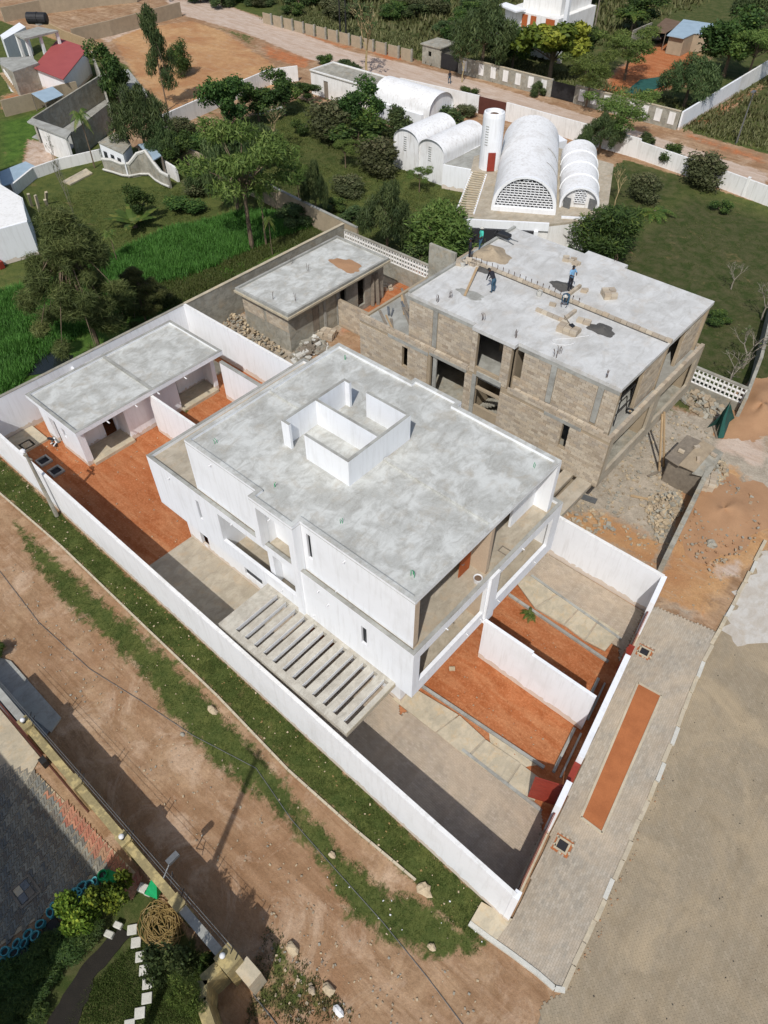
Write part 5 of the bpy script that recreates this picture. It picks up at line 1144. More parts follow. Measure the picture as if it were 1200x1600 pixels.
# shack with sheet roof, parked car under lean-to
SK = thing('sheet_roof_shack', 'low shack with pale blue corrugated roof and red doors on red earth', 'shack', (-56, 136, 0))
rc = ats([(1042, 55), (1068, 60), (1085, 52), (1125, 55), (1122, 38), (1068, 30)], 2.6)
cxs = [p[0] for p in rc]; bx0, bx1 = min(cxs), max(cxs)
r1_ = MB().prism(rc, 2.5, 2.6); obj('roof_sheet', r1_, 'sheet_blue', SK)
in_ = [((p[0] - sum(cxs) / 6) * .9 + sum(cxs) / 6, (p[1] - sum(q[1] for q in rc) / 6) * .9 + sum(q[1] for q in rc) / 6) for p in rc]; obj('wall', MB().prism(in_, 0, 2.5), 'wall_tan_block', SK)
rs2 = ats([(1015, 50), (1040, 52), (1068, 35), (1040, 28)], 2.4); obj('lean_to_roof', MB().prism(rs2, 2.35, 2.42), 'sheet_rust', SK)
for q in rs2[:2]: obj('post', MB().tube([(q[0], q[1] + .1, 0), (q[0], q[1] + .1, 2.35)], .06), 'wood_grey', SK)
for px in (1092, 1106): a_ = at(px, 74); obj('door', MB().seg((a_[0] - .6, a_[1]), (a_[0] + .5, a_[1] - .1), .1, 0, 2.0), 'metal_red', SK)
gb = thing('garden_hedge_wall', 'grey garden wall leading to the sheet roofed shack', 'wall', (*at(1000, 60), 0)); obj('wall_panel', MB().seg(at(985, 68), at(1014, 55), .2, 0, 1.9), 'plaster_grey', gb)
cx, cy = at(1024, 68); CR = thing('parked_car', 'dark off-road vehicle parked under the rusty lean-to roof', 'car', (cx, cy, 0))
obj('body', MB().box(cx - .9, cx + .9, cy, cy + 4.2, .45, 1.15), 'car_paint', CR, bevel=.12); obj('cabin', MB().prism([(cx - .8, cy + 1.2), (cx + .8, cy + 1.2), (cx + .8, cy + 4.0), (cx - .8, cy + 4.0)], 1.15, 1.85), 'car_paint', CR, bevel=.15)
obj('windscreen', MB().box(cx - .7, cx + .7, cy + 1.1, cy + 1.18, 1.2, 1.75), 'glass_dark', CR); obj('grille', B(cx - .45, cx + .45, cy - .06, cy - .005, .6, 1.0), 'metal_grey', CR)
for s_ in (-1, 1):
    obj('headlight', MB().blob((cx + s_ * .68, cy - .02, .88), (.14, .06, .14), 1, 8, rough=0), 'paper_white', CR)
    for yy in (.8, 3.3):
        w_ = obj('wheel', MB().tube([(cx + s_ * .75, cy + yy, .38), (cx + s_ * .98, cy + yy, .38)], .38, 12), 'metal_black', CR); obj('rim', MB().tube([(cx + s_ * .98, cy + yy, .38), (cx + s_ * 1.0, cy + yy, .38)], .2, 10), 'metal_grey', w_)
sn_ = ats([(975, 145), (1000, 125), (1035, 120), (1045, 130), (1005, 148)]); obj('ground_sheet', MB().prism(sn_, .0, .06), 'shade_net', None, 'dark green net spread on the ground in the far right garden', 'net', at_loc=(sn_[0][0], sn_[0][1], 0))

# ------------------------------------------------------------------ upper left houses
def from_roof(parent, quad, z, mat_wall, mat_roof, h0=0, over=0, th=.12, roofn='roof'):
    pts = ats(quad, z); c = (sum(p[0] for p in pts) / len(pts), sum(p[1] for p in pts) / len(pts))
    obj(roofn, MB().prism(pts, z - th, z), mat_roof, parent); ins = [(c[0] + (p[0] - c[0]) * (1 - over), c[1] + (p[1] - c[1]) * (1 - over)) for p in pts]
    obj('wall', MB().prism(ins, h0, z - th), mat_wall, parent); return pts, ins
RR = thing('red_roof_house', 'small white house with plain red sheet roof, upper left', 'house', (*at(95, 110), 0))
rp_ = ats([(49.5, 100.5), (93, 64), (139.5, 79.5), (97, 119)], 3.2); zs = [2.7, 3.7, 3.7, 2.7]
mb = MB(); mb.prism(rp_, 2.6, 0, [2.75, 3.7, 3.7, 2.75]); mb.v = mb.v; R_o = MB(); R_o.add([(p[0], p[1], z) for p, z in zip(rp_, [2.8, 3.6, 3.6, 2.8])] + [(p[0], p[1], z - .1) for p, z in zip(rp_, [2.8, 3.6, 3.6, 2.8])], [(3, 2, 1, 0), (4, 5, 6, 7), (0, 1, 5, 4), (1, 2, 6, 5), (2, 3, 7, 6), (3, 0, 4, 7)])
obj('roof', R_o, 'sheet_red', RR); c = np.mean(rp_, 0); ins = [tuple(c + (np.array(p) - c) * .9) for p in rp_]
obj('wall', MB().prism(ins, 0, 2.6, [2.6, 3.4, 3.4, 2.6]), 'white_wall', RR)
a_, b_ = Vector(ins[0]), Vector(ins[3]); nn = Vector((a_.y - b_.y, b_.x - a_.x)).normalized() * -.06
for f in (.15, .38, .62, .85):
    q = a_.lerp(b_, f); d = (b_ - a_).normalized()
    for s_ in (1,): obj('window', MB().seg(q - d * .5 - nn, q + d * .5 - nn, .1, .9, 2.0), 'wood_pale' if f < .5 else 'glass_dark', RR)
d = (Vector(ins[3]) - Vector(ins[2])); 
WC = thing('concrete_frame_house', 'unfinished grey concrete house carrying a black water tank, upper left', 'house', (*at(60, 60), 0))
tf = ats([(22, 53), (90, 45), (92, 50), (37, 62)], 5.2); obj('tank_slab', MB().prism(ats([(22, 53), (60, 42), (91, 48), (38, 61)], 5.2), 5.0, 5.25), 'grey_concrete', WC)
for q in ((26, 55), (40, 60), (62, 56), (88, 50)): x, y = at(q[0], q[1], 5.0); obj('column', B(x - .2, x + .2, y - .2, y + .2, 0, 5.0), 'white_old', WC)
from_roof(WC, [(0, 90), (48, 88), (60, 98), (20, 112), (0, 100)], 3.2, 'plaster_grey', 'grey_concrete', roofn='slab')
obj('side_wall', MB().prism(ats([(0, 55), (30, 35), (40, 42), (5, 62)], 3.8), 0, 3.8), 'white_wall', WC)
x, y = at(60, 37, 5.3); tk = thing('water_tank', 'black cylindrical water tank on the concrete slab, upper left', 'tank', (x, y, 5.25))
tdx = Vector((1.4, .35)); obj('tank', MB().tube([(x - 1.3, y - .9, 6.0), (x - 1.2, y - .8, 6.0), (x + 1.2, y + .9, 6.0), (x + 1.3, y + 1.0, 6.0)], [.5, .8, .8, .5], 16), 'metal_black', tk); obj('band', MB().tube([(x, y, 6.0), (x + .2, y + .14, 6.0)], .85, 16), 'metal_black', tk); obj('cradle', B(x - .9, x + .9, y - .5, y + .5, 5.25, 5.4), 'grey_concrete', tk)
st = obj('stair', MB(), None, None) if 0 else thing('outdoor_stair', 'straight outdoor concrete stair at the left edge below the water tank', 'stair', (*at(20, 130), 0))
a_ = Vector(at(28, 146)); b_ = Vector(at(3, 112, 2.4))
for k in range(10): q = a_.lerp(b_, k / 10); obj('step', B(q.x - .7, q.x + .7, q.y - .25, q.y + .25, .22 * k, .22 * k + .2), 'wood_pale', st)
obj('stair_wall', MB().seg((a_.x + .8, a_.y), (b_.x + .8, b_.y), .15, 0, .4, z2=2.9), 'white_old', st); 
BS = thing('tin_shelter', 'blue grey corrugated lean-to shelter beside the block wall, upper left', 'shelter', (*at(75, 165), 0))
tq = ats([(49, 146), (82, 135), (99, 148), (70, 160)], 2.2); obj('roof_sheet', MB().prism(tq, 2.15, 2.2), 'sheet_blue', BS)
for q in tq: obj('post', B(q[0] - .06, q[0] + .06, q[1] - .06, q[1] + .06, 0, 2.15), 'wood_grey', BS)
def wall_px(name, label, pts, h, mat, cat='wall', th=.25, part='wall_panel'):
    w_ = ats(pts, h); t_ = thing(name, label, cat, (w_[0][0], w_[0][1], 0))
    for i in range(len(w_) - 1): obj(part, MB().seg(w_[i], w_[i + 1], th, -.1, h), mat, t_)
    return t_
wall_px('boundary_wall', 'tan block wall in front of the red roofed house, upper left', [(0, 157), (50, 145), (95, 132), (118, 127)], 2.0, 'wall_tan_block')
wall_px('boundary_wall', 'long tan block wall across the top left corner', [(0, 12), (60, 0), (150, -12), (210, -18)], 2.2, 'wall_tan_block')
wall_px('boundary_wall', 'tan block wall between the sandy lot and bare strip, top left', [(110, 45), (170, 32), (280, 3)], 2.2, 'wall_tan_block')
wall_px('boundary_wall', 'narrow wall descending right behind the red roofed house', [(68, 32), (100, 48), (160, 70)], 2.0, 'wood_pale')
GS = thing('roofless_shell', 'grey roofless block shell of an unfinished building, left of the trees', 'ruin', (*at(110, 190), 0))
for a_, b_, h_ in (((50, 184), (155, 118), 3), ((142, 80), (157, 118), 3), ((157, 118), (170, 165), 3), ((110, 207), (170, 160), 3)):
    obj('wall_panel', MB().seg(*ats([a_, b_], h_), .25, 0, h_), 'plaster_grey', GS)
obj('floor', MB().prism(ats([(50, 215), (110, 235), (175, 180), (158, 140)]), -.05, .05), 'grey_concrete', GS)
pts = ats([(42, 190), (50, 184), (112, 205), (104, 216)], 3.2); obj('roof_strip', MB().prism(pts, 3.05, 3.2), 'grey_concrete', GS); pts2 = ats([(48, 186), (108, 207), (118, 200), (60, 182)], 3.0)
obj('front_wall', MB().seg(*ats([(60, 196), (104, 216)], 3.0), .3, 0, 3.0), 'white_old', GS)
sh2 = thing('grey_roof_shed', 'grey slab roofed building under the large tree, left of the sandy lot', 'shed', (*at(205, 140), 0)); from_roof(sh2, [(160, 112), (200, 108), (235, 150), (198, 155)], 1.9, 'plaster_grey', 'grey_concrete')
SW_ = thing('white_cottage', 'small white cottage with grey roof behind the wavy wall', 'cottage', (*at(175, 240), 0))
pt, ins = from_roof(SW_, [(153, 222), (190, 200), (205, 225), (192, 240)], 2.8, 'white_wall', 'plaster_grey', over=.04)
a_, b_ = Vector(ins[0]), Vector(ins[3]); d = (b_ - a_).normalized(); n_ = Vector((d.y, -d.x)) * .08
for f in (.2, .5, .78): q = a_.lerp(b_, f) + n_; obj('window' if f != .5 else 'door', MB().seg(q - d * .3, q + d * .3, .06, 0 if f == .5 else 1, 2.0), 'glass_dark', SW_)
TS = thing('tin_lean_to', 'grey tin roofed lean-to behind the peak of the wavy wall', 'lean-to', (*at(235, 245), 0)); tq = ats([(215, 225), (235, 222), (252, 243), (240, 250)], 2.4); obj('roof_sheet', MB().prism(tq, 2.3, 2.4), 'sheet_blue', TS)
for q in tq: obj('post', B(q[0] - .08, q[0] + .08, q[1] - .08, q[1] + .08, 0, 2.3), 'wood_grey', TS)
wall_px('garden_wall', 'low white wall around the lawn garden at the left', [(18, 288), (50, 262), (90, 248), (160, 232)], 1.2, 'white_old')
wall_px('garden_wall', 'short white wall right of the wavy wall', [(252, 248), (275, 262)], 1.6, 'white_old')
BP = thing('sheet_roof_strip', 'pale blue sheet roof beyond the low white wall at the left edge', 'roof', (*at(30, 265), 0)); tq = ats([(0, 268), (40, 252), (60, 262), (22, 285), (0, 292)], .9); obj('roof_sheet', MB().prism(tq, .8, .9), 'sheet_blue', BP); obj('wall', MB().prism([(p[0] * .98 + tq[0][0] * .02, p[1]) for p in tq], 0, .8), 'plaster_grey', BP)
WW = thing('wavy_wall', 'wavy topped cream garden wall with painted hill panel, standing on the lawn', 'wall', (*at(215, 275), 0))
topl = [(163, 262), (168, 250), (185, 250), (200, 252), (213, 238), (222, 232), (228, 236), (234, 256), (250, 270), (266, 276)]
basel = [(165, 267), (180, 271), (195, 276), (207, 277), (222, 274), (236, 274), (246, 283), (256, 289), (268, 294)]
bl_ = ats(basel); bh = [1.3, 1.5, 1.4, 1.5, 2.4, 2.7, 2.1, 1.4, 1.3]
mb = MB(); cp = MB(); hv = np.interp(np.linspace(0, 8, 33), range(9), bh); bxs = np.interp(np.linspace(0, 8, 33), range(9), [p[0] for p in bl_]); bys = np.interp(np.linspace(0, 8, 33), range(9), [p[1] for p in bl_])
for k in range(32):
    mb.seg((bxs[k], bys[k]), (bxs[k + 1], bys[k + 1]), .2, -.1, hv[k], z2=hv[k + 1])
for k in range(len(hv)): pass
obj('wall_panel', mb, 'plaster_grey', WW, kind='stuff'); obj('coping', MB().tube([(bxs[k], bys[k], hv[k] + .05) for k in range(33)], .2, 6), 'fabric_pale', WW); obj('base_band', MB().tube([(bxs[k], bys[k] - .25, .25) for k in range(33)], .13, 6), 'fabric_pale', WW)
LH = thing('white_house', 'white house cut by the left edge with drainpipe and grey flat roof', 'house', (*at(10, 380), 0))
lp = ats([(0, 292), (32, 305)], 3.4) ; x1_, y1_ = lp[1]
obj('wall', MB().prism([(x1_, y1_), (x1_ + .2, 26), (-95, 26), (-95, y1_ + 6), (x1_ - 3.0, y1_ + 6)], 0, 3.5), 'white_wall', LH) if 0 else None
q = ats([(-40, 320), (0, 290), (36, 307), (-20, 350)], 3.6)
g0 = Vector(at(35, 306, 3.6)); g1 = Vector(at(-6, 330, 3.6)); 
hp = [(-75.0, 27.0), (-70.2, 27.4), (-70.8, 22.5), (-90, 22.0), (-90, 33), (-76.2, 32.5)]
hp = [at(62, 398), at(8, 418), (-90, 10), (-100, 34), tuple(ats([(0, 286)], 3.6)[0]), tuple(ats([(35, 306)], 3.6)[0])]
obj('wall', MB().prism([at(62, 398), at(-30, 425), (-92, 18), (-92, 35), ats([(-2, 284)], 3.6)[0], ats([(34, 306)], 3.6)[0]], 0, 3.4), 'white_wall', LH)
obj('roof', MB().prism([tuple(Vector(at(62, 398)) * 1.0 + Vector((-.3, .2))), at(-30, 423), (-91.6, 18.4), (-91.6, 34.6), ats([(0, 286)], 3.6)[0], ats([(32, 306)], 3.6)[0]], 3.4, 3.46), 'white_old', LH)
a_ = at(22, 405); obj('drainpipe', MB().tube([(a_[0], a_[1] - .3, 0), (a_[0], a_[1] - .3, 2.4), (a_[0] - .5, a_[1] - .2, 2.9)], .06, 6), 'pvc_white', LH)
a_ = at(8, 412); obj('red_bench', MB().box(a_[0] - 1.2, a_[0] + .8, a_[1] - .9, a_[1] - .4, .0, .7), 'metal_red', LH)
for i, (px, py, px2, py2, h_) in enumerate(((50, 322, 44, 303, 1.6), (62, 330, 55, 305, 1.8), (78, 330, 70, 312, 1.6), (73, 318, 72, 300, 1.6), (102, 352, 92, 328, 1.5))):
    a_ = at(px, py); t_ = obj('leaning_post', MB().beam((a_[0], a_[1], 0), (*at(px2, py2, h_), h_), .28, .2), 'slab_beige', None, ['short cream post nearest the white house corner', 'tall cream post near the white house corner', 'cream post beside the low garden curb', 'slim cream post furthest from the camera on the lawn', 'cream post nearest the pond and palms'][i], 'post', 'cream posts on the lawn', at_loc=(a_[0], a_[1], 0))
wl = at(120, 385); obj('concrete_planter', MB().prism(ats([(105, 372), (128, 362), (140, 375), (120, 390)]), 0, .8), 'grey_concrete', None, 'grey concrete planter block beside the leaning bare palm trunks', 'planter', at_loc=(wl[0], wl[1], 0))
obj('stone_slab', MB().prism(ats([(98, 285), (135, 265), (145, 272), (110, 290)]), .0, .15), 'slab_beige', None, 'pale flat slab on the grass left of the wavy wall', 'slab', at_loc=(*at(120, 278), 0))
obj('crate', MB().prism(ats([(297, 290), (310, 285), (315, 298), (300, 302)]), 0, .7), 'wood_grey', None, 'small grey crate on the lawn by the field edge', 'crate', at_loc=(*at(305, 293), 0))
pond = ats([(28, 570), (40, 556), (75, 550), (115, 555), (110, 570), (70, 583), (35, 588)]); pond = pond
obj('pond', MB().prism(pond, -.1, .0), 'pond_dark', None, 'dark water pool behind the rear boundary wall', None, kind='structure')
x, y = at(1150, 225); lp_ = thing('street_lamp', 'grey street lamp post beside the far road, right side', 'lamp', (x, y, 0)); obj('post', MB().tube([(x, y, 0), (x, y, 6)], [.1, .06]), 'metal_grey', lp_); obj('arm', MB().tube([(x, y, 6), (x + .3, y - .9, 6.3)], .04), 'metal_grey', lp_); obj('lamp_head', B(x + .1, x + .5, y - 1.5, y - .8, 6.25, 6.4), 'metal_grey', lp_)
for i, (bq, h_, lb) in enumerate((((532, 62), 8, 'left of two dark utility poles beside the far road'), ((541, 62), 8, 'right of two dark utility poles beside the far road'), ((925, 65), 7, 'dark utility pole in front of the balcony house'))):
    x, y = at(*bq); up = thing('utility_pole', lb, 'pole', (x, y, 0)); obj('post', MB().tube([(x, y, 0), (x, y, h_)], [.16, .1]), 'metal_black' if i < 2 else 'wood_grey', up); obj('cross_arm', MB().beam((x - .7, y, h_ - .4), (x + .7, y, h_ - .4), .1), 'wood_grey', up)
# lamp pole outside the long wall
x, y = at(89, 806); PL = thing('street_lamp', 'leaning concrete lamp pole just outside the long white wall', 'lamp', (x, y, 0)); obj('post', MB().tube([(x, y, 0), (x, y, 5.6)], [.14, .09], 8), 'plaster_grey', PL); obj('cross_arm', MB().beam((x - .5, y, 5.2), (x + .3, y + .1, 5.2), .1), 'wood_grey', PL); obj('lamp_head', MB().blob((x - .25, y, 5.7), (.22, .14, .12), 3), 'paper_white', PL)

# ------------------------------------------------------------------ bottom left compound
CW = thing('compound_wall', 'weathered yellow topped wall with globe lamps between dirt road and dark garden', 'wall', (-16, .4, 0))
yw0, yw1 = .12, .48
cutx = [-27.0, -24.0, -23.3, -19.6, -19.0, -15.8, -15.2, -12.0, -11.4, -9.0]
for i in range(len(cutx) - 1):
    a, b = cutx[i], cutx[i + 1]; pil = i % 2 == 1; h = 2.62 if pil else 2.42
    e = .07 if pil else 0
    obj('pillar' if pil else 'wall_panel', B(a, b, yw0 - e, yw1 + e, -.1, h), 'wall_cap_yellow' if (pil or i in (2,)) else ('grey_concrete' if i in (0, 8) else 'wall_cap_yellow'), CW)
obj('pillar', B(-9.0, -8.2, .0, .75, -.1, 2.65), 'wall_cap_yellow', CW); obj('wall_step', B(-8.25, -7.4, .3, .95, -.1, 1.9), 'slab_beige', CW)
cv = [(-8.7, 0), (-8.8, -.75), (-8.35, -1.2), (-7.3, -1.55), (-6.0, -2.1), (-4.9, -2.9)]
for i in range(5): obj('wall_panel', MB().seg(cv[i], cv[i + 1], .42, -.1, 2.45), 'wall_cap_yellow', CW)
mb = MB().tube([(-27, .55, 2.65), (-8.7, .65, 2.7)], .012, 4).tube([(-27, .62, 2.85), (-8.7, .75, 2.9)], .012, 4)
obj('fence_wire', mb, 'metal_grey', CW, kind='stuff')
for x in (-23.6, -19.3, -15.5, -11.7, -8.6):
    obj('fence_bracket', MB().beam((x, .45, 2.5), (x - .05, .8, 3.0), .03).beam((x + .3, .45, 2.5), (x + .25, .8, 3.0), .03), 'metal_black', CW, kind='stuff')
for i, (x, lb) in enumerate(((-23.7, 'globe lamp on the wall pillar nearest the white metal sheets'), (-15.5, 'globe lamp on the middle wall pillar above the zigzag paving'), (-8.75, 'globe lamp on the corner pillar where the garden wall turns'))):
    g_ = thing('globe_lamp', lb, 'lamp', (x, .3, 2.6), 'globe lamps on the compound wall'); obj('base', MB().lathe(x, .3, [(.1, 2.6), (.08, 2.7), (.01, 2.7)], 10), 'metal_black', g_); obj('globe', MB().blob((x, .3, 2.84), (.12, .12, .12), 1, 14, rough=0), 'paper_white', g_, smooth=True)
x = -12.9; sg = thing('flood_lamp', 'grey box lamp on a bracket projecting from the compound wall over the road', 'lamp', (x, .7, 2.5)); obj('bracket', MB().beam((x, .5, 2.5), (x - .2, 1.1, 2.8), .05), 'metal_grey', sg); obj('lamp_box', B(x - .35, x - .1, .95, 1.5, 2.7, 2.9), 'metal_grey', sg); obj('cable', MB().tube([(x, .5, 2.5), (x + .2, .8, 2.3), (x + .1, .9, 2.6), (x + .4, .55, 2.4)], .02, 5), 'metal_black', sg)
ms = ats([(-20, 1030), (18, 1034), (96, 1122), (78, 1142), (-20, 1050)])
sg2 = thing('concrete_apron', 'grey concrete ramp outside the compound gate, in wall shade', 'ramp', (*at(40, 1080), 0)); ra = ats([(-60, 1010), (18, 1034), (96, 1122), (80, 1145), (0, 1080), (-60, 1060)])
obj('ramp_slab', MB().prism(ra, -.05, .1), 'grey_concrete', sg2); obj('ramp_slab', MB().prism(ats([(0, 1048), (78, 1143), (60, 1165), (-20, 1085)]), .0, .08), 'metal_grey', sg2)
gt = thing('compound_gate', 'brown sliding metal gate edge beside the weathered wall at the left edge', 'gate', (-25, .1, 0)); obj('gate_panel', B(-31, -23.2, -.02, .06, .1, 2.2), 'metal_brown', gt); obj('motor_box', B(-22.9, -22.5, -.3, 0, 0, .5), 'metal_black', gt); obj('rail', B(-31, -19, -.1, -.04, .0, .06), 'metal_brown', gt)
# concrete and zigzag paving
obj('yard_slab', MB().prism([(-40, -.15), (-23.2, -.15), (-22.4, -1.6), (-24.2, -1.9), (-26, -6), (-40, -6)], -.1, .04), 'slab_beige', None, 'beige concrete slab inside the gate of the dark compound', None, kind='structure')
zz_poly = [(-24.4, -1.7), (-22.6, -.7), (-14.6, -.12), (-14.2, -.9), (-16.3, -1.4), (-17.0, -6.0), (-18.5, -9), (-30, -10)]
def zigzag(polyg, per_limit):
    """S shaped interlocking paving stones"""
    t_ = obj('zigzag_paving', MB().prism(polyg, -.1, .012), 'stone', None, 'grey and red zigzag block paving of the dark compound', None, kind='structure')
    s_ = .40; shp = [(-.5, -.21), (-.25, .12), (0, -.21), (.25, -.54), (.5, -.21), (.5, .21), (.25, -.12), (0, .21), (-.25, .54), (-.5, .21)]
    shp = [(x * s_ * .93, y * s_ * .96) for x, y in shp]
    me = MB().prism(shp, 0, .045).mesh('paving_stone'); me.materials.append(MATS['paver_zig_obj']); me2 = me.copy(); me2.materials.clear(); me2.materials.append(MATS['paver_zig_red'])
    P = np.array(polyg); cells = []; n1 = int((P[:, 0].max() - P[:, 0].min()) / s_) + 1; n2 = int((P[:, 1].max() - P[:, 1].min()) / (s_ * .52)) + 1
    an = .5; ca, sa = math.cos(an), math.sin(an); cen = P.mean(0)
    for i in range(-n1, n1):
        for j in range(-n2 * 2, n2 * 2):
            u, v = i * s_, j * s_ * .5; x, y = cen[0] + u * ca - v * sa, cen[1] + u * sa + v * ca; cells.append((x, y))
    C_ = np.array(cells); k = in_poly(C_[:, 0], C_[:, 1], polyg); C_ = C_[k]; d = np.hypot(C_[:, 0] + 16, C_[:, 1]); pxs = np.array([px_of(x, y, 0) for x, y in C_])
    vis = (pxs[:, 0] > -20); C_ = C_[vis]; d = np.hypot(C_[:, 0], C_[:, 1]); o_ = np.argsort(d); rr = random.Random(4); mb = MB()
    for r_, q in enumerate(o_):
        x, y = C_[q]; z = .03 + rr.uniform(-.004, .004); redd = y > -.95 + .12 * math.sin(x * 3) and x > -22
        if r_ < per_limit:
            o = bpy.data.objects.new('paving_stone', me2 if redd else me); COL.objects.link(o); o.parent = t_; o.location = (x, y, z - .03); o.rotation_euler[2] = an
        else: mb.prism([(x + a * ca - b * sa, y + a * sa + b * ca) for a, b in shp], z - .03, z + .015)
    m_ = mb.mesh('paving_stones'); face_tint(m_, 12); obj('paving_stones', m_, 'paver_zig', t_, kind='stuff')
zigzag(zz_poly, 300)
x, y = at(40, 1393); mh = thing('manhole_cover', 'pale patchwork manhole cover set in the zigzag paving', 'manhole', (x, y, 0)); 
for k, (dx, dy, m_) in enumerate(((-.22, .12, 'metal_grey'), (.2, .12, 'wood_grey'), (-.22, -.2, 'slab_beige'), (.2, -.2, 'metal_grey'))): obj('cover_plate', B(x + dx - .2, x + dx + .2, y + dy - .15, y + dy + .15, .05, .09), m_, mh)
obj('rim', ring(x - .55, x + .55, y - .5, y + .5, .1, 0, .08), 'wood_grey', mh)
# teal sacks: a row of open topped planting bags
bagpx = [(160, 1367, 1), (148, 1377, 0), (140, 1383, 0), (128, 1385, 0), (122, 1393, 0), (115, 1396, 0), (103, 1409, 0), (87, 1416, 0), (78, 1426, 0), (98, 1428, 0), (62, 1443, 0), (43, 1459, 0), (54, 1462, 0), (25, 1474, 0), (37, 1474, 0), (8, 1487, 0), (21, 1489, 0), (3, 1505, 0), (118, 1411, 2), (140, 1397, 2), (36, 1488, 2)]
for i, (px, py, kd) in enumerate(bagpx):
    x, y = at(px, py, .4); r = random.uniform(.21, .27); h = random.uniform(.4, .5); rr = random.Random(i)
    ORD = ['first', 'second', 'third', 'fourth', 'fifth', 'sixth', 'seventh', 'eighth', 'ninth', 'tenth', 'eleventh', 'twelfth', 'thirteenth', 'fourteenth', 'fifteenth', 'sixteenth', 'seventeenth', 'eighteenth']
    lb = ['teal open-topped planting bag, %s along the row from the bright green bag' % ORD[(i - 1) % 18], 'bright green bag closing the row of planting bags, by the yellow bush', 'dark green planting bag against the hedge, %s from the bright green bag' % ORD[[18, 19, 20].index(i) if i > 17 else 0]][kd]
    b_ = thing('planting_bag', lb, 'bag', (x, y, .03), 'teal planting bags along the paving' if kd == 0 else ('green bag' if kd == 1 else 'dark green bags by the hedge'))
    mb = MB(); n = 12; V = []; sq = rr.uniform(.6, .95); an0 = rr.uniform(0, 3)
    for (f, z) in ((.8, .03), (1.05, h * .5), (1.0, h * .9), (.92, h), (.74, h * .98), (.68, h * .7)):
        for k in range(n):
            an = 2 * PI * k / n; q = 1 + rr.uniform(-.08, .08); u, v = r * f * q * math.cos(an), r * f * q * math.sin(an) * sq; V.append((x + u * math.cos(an0) - v * math.sin(an0), y + u * math.sin(an0) + v * math.cos(an0), z + .03))
    mb.add(V, [(i2 * n + k, i2 * n + (k + 1) % n, (i2 + 1) * n + (k + 1) % n, (i2 + 1) * n + k) for i2 in range(5) for k in range(n)])
    obj('bag', mb, ['plastic_teal', 'net_green', 'plastic_teal_dark'][kd], b_); obj('soil', MB().prism([(x + r * .62 * math.cos(a), y + r * .55 * math.sin(a)) for a in np.linspace(0, 2 * PI, 10)[:-1]], .05, h * .78), 'plinth_dark', b_)
x, y = at(172, 1377, .3); gb_ = obj('green_sheet', MB().blob((x, y, .15), (.5, .3, .25), 4, 10, rough=.5), 'net_green', None, 'crumpled bright green plastic sheet beside the yellow bush', 'sheet', at_loc=(x, y, 0))
x, y = at(240, 1392, .5); obj('green_net', MB().prism([(x - .3, y - .35), (x + .35, y - .1), (x + .1, y + .4), (x - .1, y + .3)], .3, .9, [.2, .4, 1.6, 1.5]), 'net_green', None, 'bright green net draped on the garden side of the yellow topped wall', 'net', at_loc=(x, y, 0))
for (px, py, lb, s_) in ((225, 1389, 'white folded block near the green net', .42), (230, 1396, 'smaller white block touching the folded white block', .22), (184, 1446, 'grey stone at the hedge end', .28), (170, 1460, 'flat grey stone along the hedge foot', .3)):
    x, y = at(px, py, .15); obj('garden_block', MB().seg((x - s_ * .6, y - s_ * .2), (x + s_ * .6, y + s_ * .3), s_ * .9, 0, .25), 'tile_stone', None, lb, 'block', bevel=.03, at_loc=(x, y, 0))
pl_ = ats([(66, 1452), (86, 1432), (98, 1448), (79, 1474)]); obj('drain_cover', MB().prism(pl_, 0, .07), 'plinth_dark', None, 'dark square cover between the planting bags and hedge', 'cover', at_loc=(*pl_[0], 0))
labs = ['first square stepping stone, nearest the hedge end and hose', 'second stepping stone, left of the coiled hose', 'third stepping stone from the hose along the dark lawn', 'fourth stepping stone, halfway down the dark lawn', 'fifth stepping stone, just above the bluish one', 'bluish white stepping stone, third from the bottom edge', 'grey stepping stone, second from the bottom edge', 'stepping stone cut by the bottom edge of the photo']
for (px, py), lb in zip(((207, 1453), (213, 1473), (220, 1495), (226, 1516), (231, 1537), (230, 1560), (219, 1583), (203, 1602)), labs):
    x, y = at(px, py); o = obj('stepping_stone', MB().seg((x - .13, y - .16), (x + .13, y + .16), .40, -.02, .09), 'tile_stone', None, lb, 'stepping stone', 'stepping stones on the dark lawn', bevel=.015, at_loc=(x, y, 0))
x, y = at(255, 1445); rr = random.Random(9); pts_ = []
cen = [0, 0]
for k in range(26):
    ca_, sa_ = x + rr.uniform(-.35, .35), y + rr.uniform(-.3, .3); r1h, r2h, a0 = rr.uniform(.45, .85), rr.uniform(.35, .7), rr.uniform(0, 3)
    for a in np.linspace(0, 2 * PI, 13)[:-1]: pts_.append((ca_ + r1h * math.cos(a + a0), y + (sa_ - y) + r2h * math.sin(a + a0), .08 + rr.random() * .22))
obj('garden_hose', MB().tube(pts_, .022, 5), 'hose_tan', None, 'tangled coil of tan garden hose below the yellow topped wall', 'hose', at_loc=(x, y, 0))

